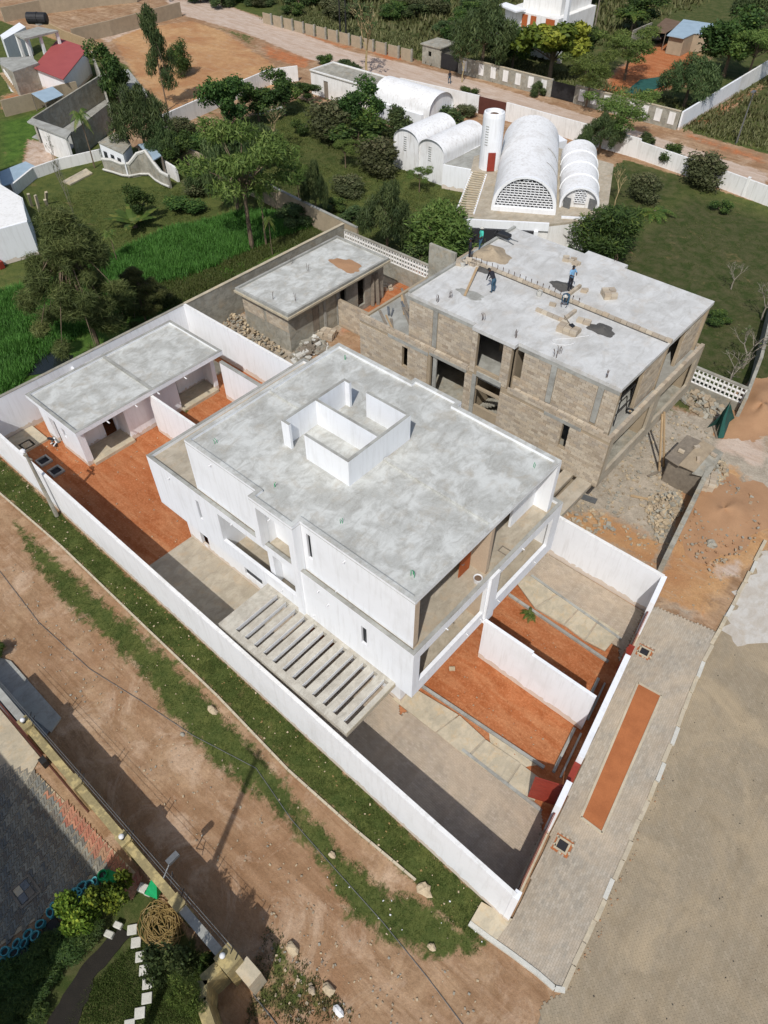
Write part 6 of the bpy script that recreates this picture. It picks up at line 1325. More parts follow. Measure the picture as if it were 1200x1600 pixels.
# ------------------------------------------------------------------ vegetation
def leaves(centres, radii, counts, size, droop=0.0, aspect=1.6, seed=0, flat=1.0, shell=.55):
    r = np.random.default_rng(seed); Vs = []; T = []
    for (c, rad, n) in zip(centres, radii, counts):
        d = r.normal(size=(n, 3)); d /= np.linalg.norm(d, axis=1)[:, None]; q = (shell + (1 - shell) * r.random(n)) ** .8
        rad3 = np.array(rad if hasattr(rad, '__len__') else (rad, rad, rad * flat)); P = np.array(c) + d * rad3 * (q * r.uniform(.75, 1.12, n))[:, None]
        s = size * r.uniform(.6, 1.4, n); a = r.normal(size=(n, 3)); a[:, 2] = a[:, 2] * (1 - droop) * .6 - droop * 2.2; a /= np.linalg.norm(a, axis=1)[:, None]
        b = np.cross(a, d + r.normal(size=(n, 3)) * .5); b /= np.linalg.norm(b, axis=1)[:, None] + 1e-9
        A = a * (s * aspect / 2)[:, None]; Bv = b * (s / aspect / 1.2)[:, None]
        Vs.append(np.stack([P - A, P + Bv, P + A, P - Bv], 1)); T.append(np.clip(r.normal(.45, .2, n) + .12 * d[:, 2] + r.normal(0, .14), 0, 1))
    V = np.concatenate(Vs).reshape(-1, 3); n = len(V) // 4; return V, np.arange(n * 4).reshape(n, 4), np.concatenate(T)
def leaf_mesh(name, V, F, T, mat):
    me = np_mesh(name, V, F); a = me.attributes.new('tint', 'FLOAT', 'FACE'); a.data.foreach_set('value', T.astype(np.float32)); me.materials.append(MATS[mat]); return me
PROTO = {}
def proto(kind, var):
    """crown and trunk mesh of a plant one metre tall and about one metre wide"""
    if (kind, var) in PROTO: return PROTO[(kind, var)]
    sd = sum(map(ord, kind)) * 7 + var * 101; r = random.Random(sd); cl = []; mb = MB(); mat, bark = 'leaf_broad', 'bark'
    def limbs(base_z, cs, r0=.022, lean=0):
        top = Vector((lean * .5, 0, base_z)); mb.tube([(0, 0, -.02), (lean * .2, 0, base_z * .5), top, top + Vector((0, 0, .22))], [r0 * 1.3, r0, r0 * .8, r0 * .3], 7)
        for c_ in cs: s_ = top + Vector((0, 0, r.uniform(-.12, .12) * base_z)); m_ = s_.lerp(Vector(c_), .5) + Vector((0, 0, .03)); mb.tube([s_, m_, Vector(c_)], [r0 * .5, r0 * .3, r0 * .1], 5)
    if kind == 'broad':
        n = 13 + var * 2; cl = [((r.uniform(-.3, .3), r.uniform(-.3, .3), r.uniform(.38, .86)), r.uniform(.13, .23)) for _ in range(n)]; limbs(.32, [c for c, _ in cl]); V, F, T = leaves([c for c, _ in cl], [q for _, q in cl], [480] * n, .029, .1, 1.6, sd, .8, .35)
    elif kind == 'mango':
        n = 16; cl = [((r.uniform(-.34, .34), r.uniform(-.34, .34), r.uniform(.4, .85)), r.uniform(.12, .2)) for _ in range(n)]; limbs(.3, [c for c, _ in cl], .03); V, F, T = leaves([c for c, _ in cl], [q for _, q in cl], [330] * n, .05, .2, 1.8, sd, .8)
        T = np.clip(T * .5 + np.repeat(np.random.default_rng(sd).random(n) ** 2.2, 330) * .8, 0, 1); mat = 'leaf_lime'
    elif kind == 'weep':
        n = 20; cl = [((.36 * math.cos(k * 2.4) * (k / n) ** .5, .36 * math.sin(k * 2.4) * (k / n) ** .5, .84 - .42 * (k / n) + r.uniform(-.08, .08)), (r.uniform(.07, .12), r.uniform(.07, .12), r.uniform(.14, .24))) for k in range(n)]; limbs(.45, [c for c, _ in cl], .02); V, F, T = leaves([c for c, _ in cl], [q for _, q in cl], [460] * n, .021, .7, 3.4, sd); mat = 'leaf_weep'
    elif kind == 'acacia':
        n = 16; cl = [((r.uniform(-.38, .38), r.uniform(-.38, .38), r.uniform(.55, .9)), (r.uniform(.12, .2), r.uniform(.12, .2), .07)) for _ in range(n)]; limbs(.5, [c for c, _ in cl], .018); V, F, T = leaves([c for c, _ in cl], [q for _, q in cl], [420] * n, .018, .3, 2.6, sd); mat = 'leaf_acacia'
    elif kind == 'casuarina':
        n = 54; cl = []
        for k in range(n):
            f = k / n; z = .2 + .76 * f; rad = .5 * (1 - f) ** .7 * r.uniform(.3, 1.15); an = k * 2.4; cl.append(((rad * math.cos(an), rad * math.sin(an), z + r.uniform(-.05, .05)), (r.uniform(.06, .15), r.uniform(.06, .15), r.uniform(.04, .1))))
        limbs(.8, [c for c, _ in cl], .016); V, F, T = leaves([c for c, _ in cl], [q for _, q in cl], [1500] * n, .0125, .1, 4.5, sd, 1, .1); mat = 'leaf_casuarina'
    elif kind == 'tall':
        n = 22; cl = [((r.uniform(-.32, .32) * (1.1 - k / n), r.uniform(-.32, .32) * (1.1 - k / n), .28 + .66 * k / n), (r.uniform(.12, .2), r.uniform(.12, .2), r.uniform(.06, .1))) for k in range(n)]; limbs(.7, [c for c, _ in cl], .014); V, F, T = leaves([c for c, _ in cl], [q for _, q in cl], [230] * n, .022, .5, 2.6, sd); mat = 'leaf_weep'
    elif kind == 'dense':
        n = 18; cl = [((r.uniform(-.3, .3), r.uniform(-.3, .3), r.uniform(.15, .8)), r.uniform(.16, .26)) for _ in range(n)]; limbs(.3, [c for c, _ in cl], .02); V, F, T = leaves([c for c, _ in cl], [q for _, q in cl], [520] * n, .026, .2, 2.6, sd); mat = 'leaf_acacia' if var == 0 else 'leaf_broad'
    elif kind == 'bush':
        n = 10; cl = [((r.uniform(-.32, .32), r.uniform(-.32, .32), r.uniform(.2, .68)), r.uniform(.16, .28)) for _ in range(n)]; limbs(.15, [c for c, _ in cl], .02); V, F, T = leaves([c for c, _ in cl], [q for _, q in cl], [420] * n, .04, .1, 1.9, sd, 1, .35); mat = ['leaf_broad', 'leaf_scrub', 'leaf_weep'][var % 3]
    elif kind == 'limebush':
        n = 12; cl = [((r.uniform(-.34, .34), r.uniform(-.34, .34), r.uniform(.35, .75)), r.uniform(.14, .24)) for _ in range(n)]; limbs(.2, [c for c, _ in cl], .02); V, F, T = leaves([c for c, _ in cl], [q for _, q in cl], [420] * n, .05, 0, 1.5, sd); mat = 'leaf_lime'
    elif kind in ('palm', 'fan', 'banana'):
        V, F, T = [], [], []; nf = {'palm': 16, 'fan': 18, 'banana': 9}[kind]
        if kind == 'palm': mb.tube([(0, 0, 0), (.02, 0, .3), (.0, .01, .6), (0, 0, .84)], [.024, .018, .016, .02], 7); z0 = .84
        else: z0 = .12; mb.tube([(0, 0, 0), (0, 0, .14)], [.06, .04], 7)
        L = {'palm': .34, 'fan': .6, 'banana': .75}[kind]
        for k in range(nf):
            an = k * 2.4 + r.uniform(-.2, .2); el = r.uniform(-.1, 1.2) if kind != 'banana' else r.uniform(.7, 1.3); u = Vector((math.cos(an), math.sin(an), 0)); v = Vector((-u.y, u.x, 0)); pp_ = []
            for j in range(9):
                f = j / 8; pp_.append(Vector((0, 0, z0)) + u * L * f * math.cos(el * (1 - f * .5)) + Vector((0, 0, L * (f * math.sin(el) - (f ** 2) * (.75 if kind != 'banana' else .35)))))
            for j in range(8):
                wd = L * (.22 if kind == 'palm' else .16) * math.sin(PI * (.12 + .85 * (j + .5) / 8)); a, b = pp_[j], pp_[j + 1]; i0 = len(V)
                for s_ in (-1, 1):
                    i0 = len(V); dr = Vector((0, 0, -wd * (.55 if kind == 'palm' else .15))); nsub = 1 if kind == 'banana' else 3
                    for q in range(nsub):
                        a1, b1 = a.lerp(b, q / nsub), a.lerp(b, (q + (1 if kind == 'banana' else .62)) / nsub); V += [a1, b1, b1 + v * s_ * wd + dr + (b - a) * .3, a1 + v * s_ * wd + dr + (b - a) * .3]; i0 = len(V) - 4; F.append((i0, i0 + 1, i0 + 2, i0 + 3)); T.append(r.uniform(.2, .9) if el > .3 else r.uniform(.5, 1))
        V = np.array([tuple(q) for q in V]); F = np.array(F); T = np.array(T); mat = 'leaf_palm'
    elif kind in ('bare', 'yellowbark'):
        tips = []
        def br(p, d, l, rad, dep):
            q = p + d * l; mb.tube([p, p.lerp(q, .5) + Vector((r.uniform(-1, 1), r.uniform(-1, 1), 0)) * l * .06, q], [rad, rad * .8, rad * .6], 5, False)
            if dep == 0: tips.append(q); return
            for _ in range(3 if dep > 1 else 4): dn = (d + Vector((r.uniform(-.8, .8), r.uniform(-.8, .8), r.uniform(-.25, .45)))).normalized(); br(q, dn, l * r.uniform(.55, .85), rad * .55, dep - 1)
        br(Vector((0, 0, 0)), Vector((.1, 0, 1)).normalized(), .3, .022, 4); V, F, T = leaves([tuple(q) for q in tips[::3]], [.05] * len(tips[::3]), [7 if kind == 'yellowbark' else 1] * len(tips[::3]), .028, .2, 2, sd); mat = 'leaf_weep'; bark = 'bark_pale' if kind == 'yellowbark' else 'bark_grey'
    if kind == 'yellowbark': bark = 'bark_pale'
    cm = leaf_mesh(kind + '_crown', V, F, T, mat); tm = mb.mesh(kind + '_trunk'); tm.materials.append(MATS[bark]); PROTO[(kind, var)] = (cm, tm); return cm, tm
def plant(name, kind, pos, h, wd, label, cat='tree', var=0, group=None, rot=None, tilt=0, parts=('crown', 'trunk')):
    cm, tm = proto(kind, var); x, y = pos; rt = random.uniform(0, 6.28) if rot is None else rot
    t_ = thing(name, label, cat, (x, y, 0), group, rt)
    for nm, me in ((parts[0], cm), (parts[1], tm)):
        o = bpy.data.objects.new(nm, me); COL.objects.link(o); o.parent = t_; o.scale = (wd, wd, h); o.rotation_euler[0] = tilt
    return t_
def height_to(base, top_y):
    b = at(*base); lo, hi = 0, 30
    for _ in range(30):
        m_ = (lo + hi) / 2
        if px_of(b[0], b[1], m_)[1] > top_y: lo = m_
        else: hi = m_
    return lo
def tp(name, kind, base, top_y, wpx, label, **kw):
    """plant whose foot is seen at pixel `base`, whose top reaches row top_y and whose crown is wpx pixels wide"""
    b = at(*base); h = height_to(base, top_y); a0 = px_of(b[0], b[1], h * .6); a1 = px_of(b[0] + _right.x, b[1] + _right.y, h * .6); sc = math.hypot(a1[0] - a0[0], a1[1] - a0[1])
    return plant(name, kind, b, h, wpx / sc * 1.18, label, **kw)
T = tp
T('casuarina_tree', 'casuarina', (158, 552), 330, 165, 'big wispy brownish green tree behind the rear boundary wall, left', rot=1)
T('casuarina_tree', 'casuarina', (228, 500), 420, 80, 'dark shaded undergrowth tree right of the big wispy tree', var=1)
T('slender_tree', 'tall', (262, 172), 2, 62, 'tall slender tree rising in front of the orange sandy lot')
T('conifer_tree', 'dense', (283, 118), 60, 34, 'small dark conifer standing alone on the sandy lot edge', var=1)
T('leafy_tree', 'broad', (190, 175), 62, 58, 'mid green tree right of the grey roofless shell')
T('willow_tree', 'weep', (232, 250), 135, 105, 'large drooping tree behind the wavy wall and tin lean-to', var=1)
T('leafy_tree', 'weep', (262, 262), 190, 60, 'smaller drooping tree right of the large one by the wavy wall')
T('coconut_palm', 'palm', (148, 262), 162, 44, 'coconut palm in front of the grey roofless shell')
T('coconut_palm', 'palm', (183, 408), 355, 34, 'small young palm at the near edge of the lawn')
T('bare_palm_trunk', 'bare', (133, 388), 215, 22, 'tall leaning bare palm trunk, left of the pair on the lawn', parts=('twig', 'trunk'))
T('bare_palm_trunk', 'bare', (98, 290), 195, 20, 'tall bare grey trunk crossing the grey shell front', parts=('twig', 'trunk'))
T('travellers_palm', 'banana', (212, 355), 310, 55, 'banana like plant with broad leaves in mid lawn')
T('leafy_tree', 'broad', (222, 345), 285, 42, 'dark bush tree behind the banana like plant', var=1)
T('field_tree', 'acacia', (394, 388), 185, 150, 'big open crowned tree at the edge of the bright field')
T('field_tree', 'weep', (372, 330), 195, 110, 'drooping tree behind the open crowned tree', var=1)
T('coconut_palm', 'palm', (416, 382), 272, 66, 'yellowish palm beside the old garden wall')
T('coconut_palm', 'palm', (426, 398), 330, 26, 'thin young palm just right of the yellowish palm')
T('branchy_tree', 'broad', (360, 215), 108, 76, 'branchy tree with big leaves in front of the patchy white wall', var=1)
T('leafy_tree', 'broad', (405, 190), 125, 60, 'round leafy tree left of the flat roofed white house')
T('leafy_tree', 'broad', (445, 180), 108, 62, 'leafy tree nearest the flat roofed white house')
T('leafy_tree', 'weep', (495, 345), 250, 46, 'slim tree standing in the brown patch of the garden')
T('leafy_tree', 'acacia', (468, 320), 250, 40, 'small light tree left of the slim garden tree')
T('yellow_bark_tree', 'yellowbark', (432, 240), 150, 70, 'leaning yellow barked tree with hardly any leaves', parts=('twig_leaves', 'branches'))
T('yellow_bark_tree', 'yellowbark', (573, 118), -20, 95, 'tall yellow barked tree behind the flat roofed house', parts=('twig_leaves', 'branches'))
T('yellow_bark_tree', 'yellowbark', (722, 128), 62, 46, 'yellow barked tree against the grey roadside wall', parts=('twig_leaves', 'branches'), var=1)
T('garden_bush', 'bush', (520, 215), 142, 76, 'olive bush left of the big leaved tree in the garden', cat='bush', var=1)
T('leafy_tree', 'broad', (568, 215), 125, 72, 'big leaved tree in front of the vaulted wing')
T('garden_bush', 'bush', (560, 228), 180, 80, 'dark bush under the big leaved tree', cat='bush', var=0)
T('garden_bush', 'bush', (625, 215), 158, 50, 'spiky dark bush left of the twin vaults', cat='bush', var=2)
T('garden_bush', 'bush', (592, 268), 205, 66, 'olive brown round bush beside the left vault', cat='bush', var=1)
T('willow_tree', 'weep', (605, 398), 285, 95, 'dark drooping tree behind the grey annex')
T('dense_tree', 'dense', (700, 415), 312, 108, 'bright green bushy tree behind the unfinished roof corner')
T('garden_bush', 'bush', (655, 420), 370, 60, 'green bush between the drooping and bright trees', cat='bush', var=2)
T('garden_bush', 'bush', (740, 300), 255, 42, 'small green shrub on the pergola of the vaulted house', cat='bush', var=2)
T('dense_tree', 'dense', (945, 398), 312, 98, 'dense dark green tree right of the vaulted house', var=1)
T('garden_bush', 'bush', (695, 195), 155, 52, 'palm like bush between vaults and brown gate', cat='bush', var=2)
T('garden_bush', 'bush', (728, 182), 158, 34, 'yellow flecked bush beside the brown gate', cat='bush', var=1)
T('roadside_bush', 'bush', (733, 150), 132, 26, 'small bush on the road outside the brown gate', cat='bush')
T('roadside_bush', 'bush', (508, 102), 82, 26, 'round bush at the roadside behind the flat roofed house', cat='bush')
T('roadside_bush', 'bush', (545, 108), 90, 40, 'wide bush behind the flat roof edge', cat='bush', var=2)
T('large_tree', 'weep', (752, 118), 2, 118, 'large grey green tree over the roadside wall, left of the balcony house', var=1)
T('leafy_tree', 'broad', (712, 88), 28, 50, 'dark tree beside the small gatehouse')
T('leafy_tree', 'broad', (800, 108), 45, 74, 'dark tree in front of the balcony house')
T('mango_tree', 'mango', (858, 125), 22, 95, 'mango tree with bright yellow green clumps before the balcony house')
T('leafy_tree', 'broad', (905, 95), 30, 50, 'dark tree right of the mango tree')
T('acacia_tree', 'acacia', (915, 168), 75, 80, 'light green feathery tree by the black driveway gate')
T('acacia_tree', 'acacia', (975, 125), 40, 90, 'light green spreading tree beyond the panelled wall')
T('acacia_tree', 'acacia', (965, 225), 140, 100, 'light green spreading tree overhanging the far road')
T('thorn_tree', 'weep', (935, 240), 178, 72, 'grey green thorny tree behind the small vault')
T('thorn_tree', 'weep', (1068, 168), 88, 105, 'grey green tree behind the right end of the panelled wall', var=1)
T('leafy_tree', 'broad', (1130, 120), 15, 100, 'big green tree right of the sheet roofed shack')
T('leafy_tree', 'acacia', (1165, 130), 40, 80, 'yellowish green tree by the pale wall at the right edge')
T('leafy_tree', 'weep', (1180, 60), -25, 110, 'dark drooping tree in the top right corner', var=1)
T('leafy_tree', 'broad', (990, 48), -12, 80, 'dark tree right of the balcony house')
T('leafy_tree', 'palm', (985, 55), 12, 50, 'palm in front of the dark trees near the sheet roofed shack')
T('roadside_bush', 'bush', (918, 0), -30, 60, 'bush behind the balcony house', cat='bush')
T('roadside_bush', 'bush', (840, 150), 125, 24, 'small bush at the foot of the panelled wall', cat='bush', var=2)
T('roadside_bush', 'bush', (1045, 258), 222, 36, 'dark bush at the bend of the white roadside wall', cat='bush')
T('roadside_bush', 'bush', (1095, 288), 228, 62, 'grey bush over the white roadside wall', cat='bush', var=1)
T('roadside_bush', 'bush', (1010, 228), 205, 30, 'bush beside the far road near the wall bend', cat='bush', var=2)
T('fan_palm', 'fan', (1022, 335), 292, 52, 'low fan palm on the dark right lawn', cat='palm')
T('slim_tree', 'yellowbark', (960, 322), 255, 42, 'thin tree with pale trunk behind the small vault', parts=('twig_leaves', 'branches'), var=1)
T('garden_bush', 'bush', (1005, 310), 265, 50, 'dry grey bush behind the fan palm', cat='bush', var=1)
T('bare_shrub', 'bare', (1142, 452), 405, 46, 'leafless pale shrub on its own bare patch of dark lawn', cat='shrub', parts=('twig', 'branches'))
T('bare_shrub', 'bare', (1160, 575), 505, 90, 'leafless grey shrub near the grey wall on the right lawn', cat='shrub', parts=('twig', 'branches'), var=1)
T('bare_shrub', 'bare', (1130, 612), 545, 80, 'leafless grey shrub behind the pierced block wall', cat='shrub', parts=('twig', 'branches'))
T('bare_shrub', 'bare', (1190, 500), 440, 70, 'leafless grey shrub by the right edge of the dark lawn', cat='shrub', parts=('twig', 'branches'), var=1)
T('garden_plant', 'fan', (1138, 622), 600, 30, 'bright yellow green plant behind the pierced block wall', cat='plant')
T('garden_bush', 'bush', (1120, 505), 488, 36, 'low green plant on the dark lawn', cat='bush')
T('garden_bush', 'bush', (1125, 330), 312, 30, 'tiny weed clump with pale patch on the right lawn', cat='bush')
T('yard_plant', 'fan', (827, 962), 940, 24, 'small green plant growing in the far red front garden', cat='plant')
T('yard_plant', 'fan', (291, 642), 634, 7, 'tiny green plant in the far back yard by the annex', cat='plant')
T('lime_bush', 'limebush', (193, 1412), 1368, 52, 'rounded yellow green bush at the end of the bag row', cat='bush', var=0)
T('lime_bush', 'limebush', (152, 1448), 1408, 54, 'yellow green hedge bush second from the rounded bush', cat='bush', var=1)
for i, (hx, hy, hh_, lb) in enumerate(((-14.6, -2.9, 1.0, 'dark hedge bush beside the middle planting bags'), (-14.7, -3.7, 1.1, 'dark hedge bush third from the rounded yellow bush'), (-14.9, -4.6, 1.1, 'dark hedge bush left of the middle'), (-15.2, -5.7, 1.2, 'dark hedge bush nearest the left edge'), (-14.4, -5.3, 1.1, 'dark hedge bush nearest the narrow black bed'), (-14.6, -6.6, 1.1, 'dark hedge bush at the bottom left corner'), (-13.9, -6.3, 1.0, 'dark hedge bush at the bottom edge beside the black bed'))):
    plant('hedge_bush', 'dense', (hx, hy), hh_, 1.9, lb, 'hedge', var=1)
T('garden_shrub', 'bush', (282, 1520), 1465, 62, 'grey green shrub below the coiled hose', cat='shrub', var=2)
T('garden_shrub', 'dense', (318, 1585), 1540, 48, 'green creeper inside the curved wall end', cat='shrub')
T('garden_shrub', 'bush', (330, 1512), 1498, 26, 'small green plant at the foot of the corner pillar', cat='shrub')
T('roadside_weed', 'bush', (2, 1022), 1005, 26, 'dark weed clump at the left edge by the ramp', cat='weeds')
# scrub belt at the top and background woods
rr = random.Random(12); k = 0
scr = []
for i in range(150):
    px, py = rr.uniform(300, 760), rr.uniform(-60, 70)
    if py > 12 + (px - 330) * .14: continue
    scr.append((px, py))
for i in range(40): scr.append((rr.uniform(960, 1200), rr.uniform(-60, 25)))
for i in range(26): scr.append((rr.uniform(1130, 1200), rr.uniform(20, 130)))
for i, (px, py) in enumerate(scr[:90]):
    b = at(px, py); plant('scrub_bush', 'bush', b, rr.uniform(1.6, 3.6), rr.uniform(3, 6.5), 'dry olive scrub bush in the dense thicket beyond the far road', 'bush', var=[1, 2, 1, 0][i % 4], group='scrub thicket beyond the far road')
for i in range(14):
    px, py = rr.uniform(440, 760), rr.uniform(-50, 40)
    if py > (px - 330) * .12: py = -10
    plant('thicket_tree', 'bare' if i % 2 else 'broad', at(px, py), rr.uniform(4, 7), rr.uniform(4, 7), 'tree standing up out of the scrub thicket beyond the far road', 'tree', group='trees in the scrub thicket')
for i, (px, py) in enumerate(((290, 330), (310, 300), (455, 350), (520, 330), (545, 300), (380, 270), (470, 210), (420, 215), (340, 250), (300, 235), (285, 210), (560, 345), (640, 400))):
    ub = ['below the open crowned field tree, left', 'below the open crowned field tree, right', 'at the old garden wall near the young palm', 'by the old garden wall near the drooping tree', 'in the brown patch of the garden', 'under the big open crowned tree', 'at the foot of the leaning yellow barked tree', 'left of the leaning yellow barked tree', 'beside the branchy big leaved tree', 'right of the wavy wall end', 'behind the short white wall piece', 'between grey annex and garden', 'left of the bright bushy tree'][i]
    T('garden_bush', 'bush', (px, py), py - rr.uniform(18, 34), rr.uniform(30, 56), 'low green shrub ' + ub, cat='bush', var=i % 3, group='undergrowth shrubs in the tree garden')
# grass as real blades
def vnoise(x, y, cell, seed):
    g = np.random.default_rng(seed).uniform(-1, 1, (257, 257)); u, v = x / cell, y / cell; i, j = np.floor(u).astype(int), np.floor(v).astype(int); fu, fv = u - i, v - j
    fu = fu * fu * (3 - 2 * fu); fv = fv * fv * (3 - 2 * fv); q = lambda a, b: g[a % 257, b % 257]
    return (q(i, j) * (1 - fu) + q(i + 1, j) * fu) * (1 - fv) + (q(i, j + 1) * (1 - fu) + q(i + 1, j + 1) * fu) * fv
def tufts(name, poly, n, h, w_, mat, seed, label, spread=.06, blades=4, zmask=None, z=-.02):
    r = np.random.default_rng(seed); P = np.array(poly); x = r.uniform(P[:, 0].min(), P[:, 0].max(), n * 3); y = r.uniform(P[:, 1].min(), P[:, 1].max(), n * 3); k = in_poly(x, y, poly); x, y = x[k][:n], y[k][:n]
    cl = vnoise(x, y, max(.8, spread * 9), seed) + .6 * vnoise(x, y, max(.35, spread * 3), seed + 5); keep = r.random(len(x)) < np.clip(.72 + cl * .35, .12, 1); x, y = x[keep], y[keep]; cl = cl[keep]
    n = len(x) * blades; X = np.repeat(x, blades) + r.normal(0, spread, n); Y = np.repeat(y, blades) + r.normal(0, spread, n); H_s = h * r.uniform(.5, 1.35, n) * np.repeat(np.clip(.9 + .3 * cl, .4, 1.5), blades); an = r.uniform(0, 2 * PI, n); ln = r.uniform(.2, .9, n) * H_s
    dx, dy = np.cos(an), np.sin(an); V = np.empty((n, 3, 3)); V[:, 0] = np.stack([X - dy * w_, Y + dx * w_, np.full(n, z)], 1); V[:, 1] = np.stack([X + dy * w_, Y - dx * w_, np.full(n, z)], 1); V[:, 2] = np.stack([X + dx * ln, Y + dy * ln, H_s], 1)
    me = leaf_mesh(name, V.reshape(-1, 3), np.arange(n * 3).reshape(n, 3), np.clip(r.normal(.45, .22, n) + np.repeat(cl, blades) * .12, 0, 1), mat); o = bpy.data.objects.new(name, me); COL.objects.link(o); tag(o, label, 'grass', kind='stuff')
tufts('verge_grass', verge_in, 30000, .035, .016, 'grass_short', 1, 'short green grass strip between the kerb line and the long white wall')
tufts('verge_grass', verge_out, 8000, .035, .016, 'grass_short', 2, 'patchy short grass strip along the dirt road')
tufts('field_grass', ats([(60, 560), (185, 490), (230, 448), (330, 418), (430, 372), (500, 350), (440, 335), (385, 330), (330, 345), (270, 355), (225, 375), (180, 400), (120, 430), (-40, 470), (-60, 660), (0, 640)]), 34000, .5, .05, 'grass_tall', 3, 'tall bright green grass of the overgrown field', .22, 5)
tufts('field_grass', ats([(195, 500), (300, 470), (420, 400), (520, 362), (500, 350), (430, 372), (330, 418), (230, 448), (185, 478)]), 9000, .22, .045, 'grass_short', 13, 'duller rough grass strip beside the rear walls', .2)
tufts('field_grass', ats([(100, 300), (280, 290), (330, 340), (180, 400), (60, 430), (60, 320)]), 7000, .06, .04, 'grass_short', 4, 'mown lawn grass around the wavy wall', .15)
tufts('garden_grass', R(-84, -44, 51, 77), 15000, .09, .05, 'grass_short', 5, 'dull green grass of the tree garden', .25)
tufts('garden_grass', R(-28, 4, 50, 84), 4000, .05, .04, 'grass_short', 6, 'dark sparse grass of the right lawn', .25)
tufts('roadside_grass', R(-120, 10, 102, 112), 8000, .4, .12, 'grass_dry', 7, 'dry roadside grass beyond the far road', .4)
tufts('roadside_grass', R(-37, 10, 103, 170), 9000, .5, .14, 'grass_dry', 8, 'rough olive grass of the plot beyond the pale wall', .5)
tufts('scrub_grass', R(-150, -64, 112, 260), 12000, .8, .25, 'grass_dry', 9, 'brown green scrub growth beyond the far road', .8)
tufts('garden_lawn', ats([(215, 1470), (330, 1520), (330, 1600), (100, 1600), (140, 1540)]), 9000, .05, .02, 'grass_short', 10, 'dark lawn around the stepping stones')
tufts('road_edge_grass', ats([(560, 1590), (420, 1440), (400, 1500), (380, 1620)]), 900, .1, .025, 'grass_dry', 11, 'scruffy weeds at the bottom corner beside the curved wall')

# ------------------------------------------------------------------ kerbs, stones, litter
KB = thing('kerb_line', 'thin brick kerb running along the grass verge parallel to the white wall', 'kerb', (*at(330, 1085), 0))
kp = ats([(-40, 735), (0, 771), (95, 853), (230, 983), (340, 1088), (450, 1203), (545, 1288), (650, 1376)]); seglen = 0
for i in range(len(kp) - 1):
    a_, b_ = Vector(kp[i]), Vector(kp[i + 1]); n_ = max(1, int((b_ - a_).length / .62))
    for k in range(n_):
        s_, e_ = a_.lerp(b_, k / n_), a_.lerp(b_, (k + .96) / n_); obj('kerb_brick', MB().seg(s_, e_, .11, -.05, .07 + random.uniform(-.012, .012)), 'kerb_concrete', KB)
x, y = at(662, 1390); KE = obj('kerb_end_stone', MB().blob((x, y, .05), (.42, .28, .16), 7), 'stone', None, 'rounded pale concrete lump at the end of the brick kerb', 'stone', at_loc=(x, y, 0))
SK_ = thing('street_kerb', 'worn concrete kerb between the block pavement and the street', 'kerb', (*kerb_l[3], 0)); kk = kerb_l; tot = 0
for i in range(len(kk) - 1):
    a_, b_ = Vector(kk[i]), Vector(kk[i + 1]); n_ = max(1, int((b_ - a_).length / 1.0)); nn = Vector((-(b_ - a_).y, (b_ - a_).x)).normalized()
    for k in range(n_):
        o_ = nn * random.uniform(-.05, .05); s_, e_ = a_.lerp(b_, (k + .02) / n_) + o_, a_.lerp(b_, (k + .97) / n_) + o_ + nn * random.uniform(-.03, .03); obj('kerb_stone', MB().seg(s_, e_, .2, -.05, .13 + random.uniform(-.03, .02)), ['kerb_concrete', 'slab_beige', 'tile_stone', 'kerb_concrete'][(k * 7 + i) % 4], SK_)
ck = [at(733, 1443), at(762, 1465), at(800, 1492), at(840, 1522), at(866, 1545), at(882, 1548)]
CK = thing('corner_kerb', 'whitewashed kerb closing the near end of the block pavement', 'kerb', (*ck[2], 0))
for i in range(5): obj('kerb_stone', MB().seg(ck[i], ck[i + 1], .2, -.05, .15), 'tile_stone', CK)
cs = ats([(733, 1443), (752, 1410), (800, 1437), (775, 1470)]); obj('corner_slab', MB().prism(cs, -.05, .118), 'slab_beige', None, 'beige concrete slab at the outer corner of the long white wall', None, kind='structure')
pe = planter
PE = thing('bed_edging', 'concrete edging around the long red planting bed in the pavement', 'edging', (*pe[0], 0))
for i in range(4): obj('edge_stone', MB().seg(pe[i], pe[(i + 1) % 4], .12, 0, .135, 1 if False else 0), 'kerb_concrete', PE)
obj('bed_soil', MB().prism([tuple(Vector(q) * .985 + Vector(at(970, 1183)) * .015) for q in pe], .0, .098), 'soil_red', PE)
for (q, lb) in (((1006, 1020), 'open square drain pit in the pavement near the far gate'), ((878, 1322), 'open square drain pit in the pavement near the near gate')):
    x, y = at(*q); dp = thing('drain_pit', lb, 'drain', (x, y, 0), 'drain pits in the pavement'); u = Vector((math.cos(ang_st), math.sin(ang_st))); v = Vector((-u.y, u.x)); c_ = Vector((x, y))
    for s_, t2 in ((u, v), (v, u)):
        for sg in (-1, 1): obj('frame_bar', MB().seg(c_ + s_ * sg * .27 - t2 * (.32 if s_ is u else .22), c_ + s_ * sg * .27 + t2 * (.32 if s_ is u else .22), .09, -.05, .14), 'slab_beige', dp)
    obj('shaft', MB().prism([tuple(c_ + u * a * .22 + v * b * .22) for a, b in ((-1, -1), (1, -1), (1, 1), (-1, 1))], .0, .104), 'dark_inside', dp)
    obj('surround', MB().prism([tuple(c_ + u * a * .42 + v * b * .42) for a, b in ((-1, -1), (1, -1), (1, 1), (-1, 1))], .0, .099), 'soil_red', dp)
    for k in range(6): a = k * 1.05; p_c = c_ + u * .42 * math.cos(a) + v * .42 * math.sin(a); obj('loose_brick', MB().seg(p_c - u * .1, p_c + v * .08, .1, .09, .14), 'kerb_concrete', dp)
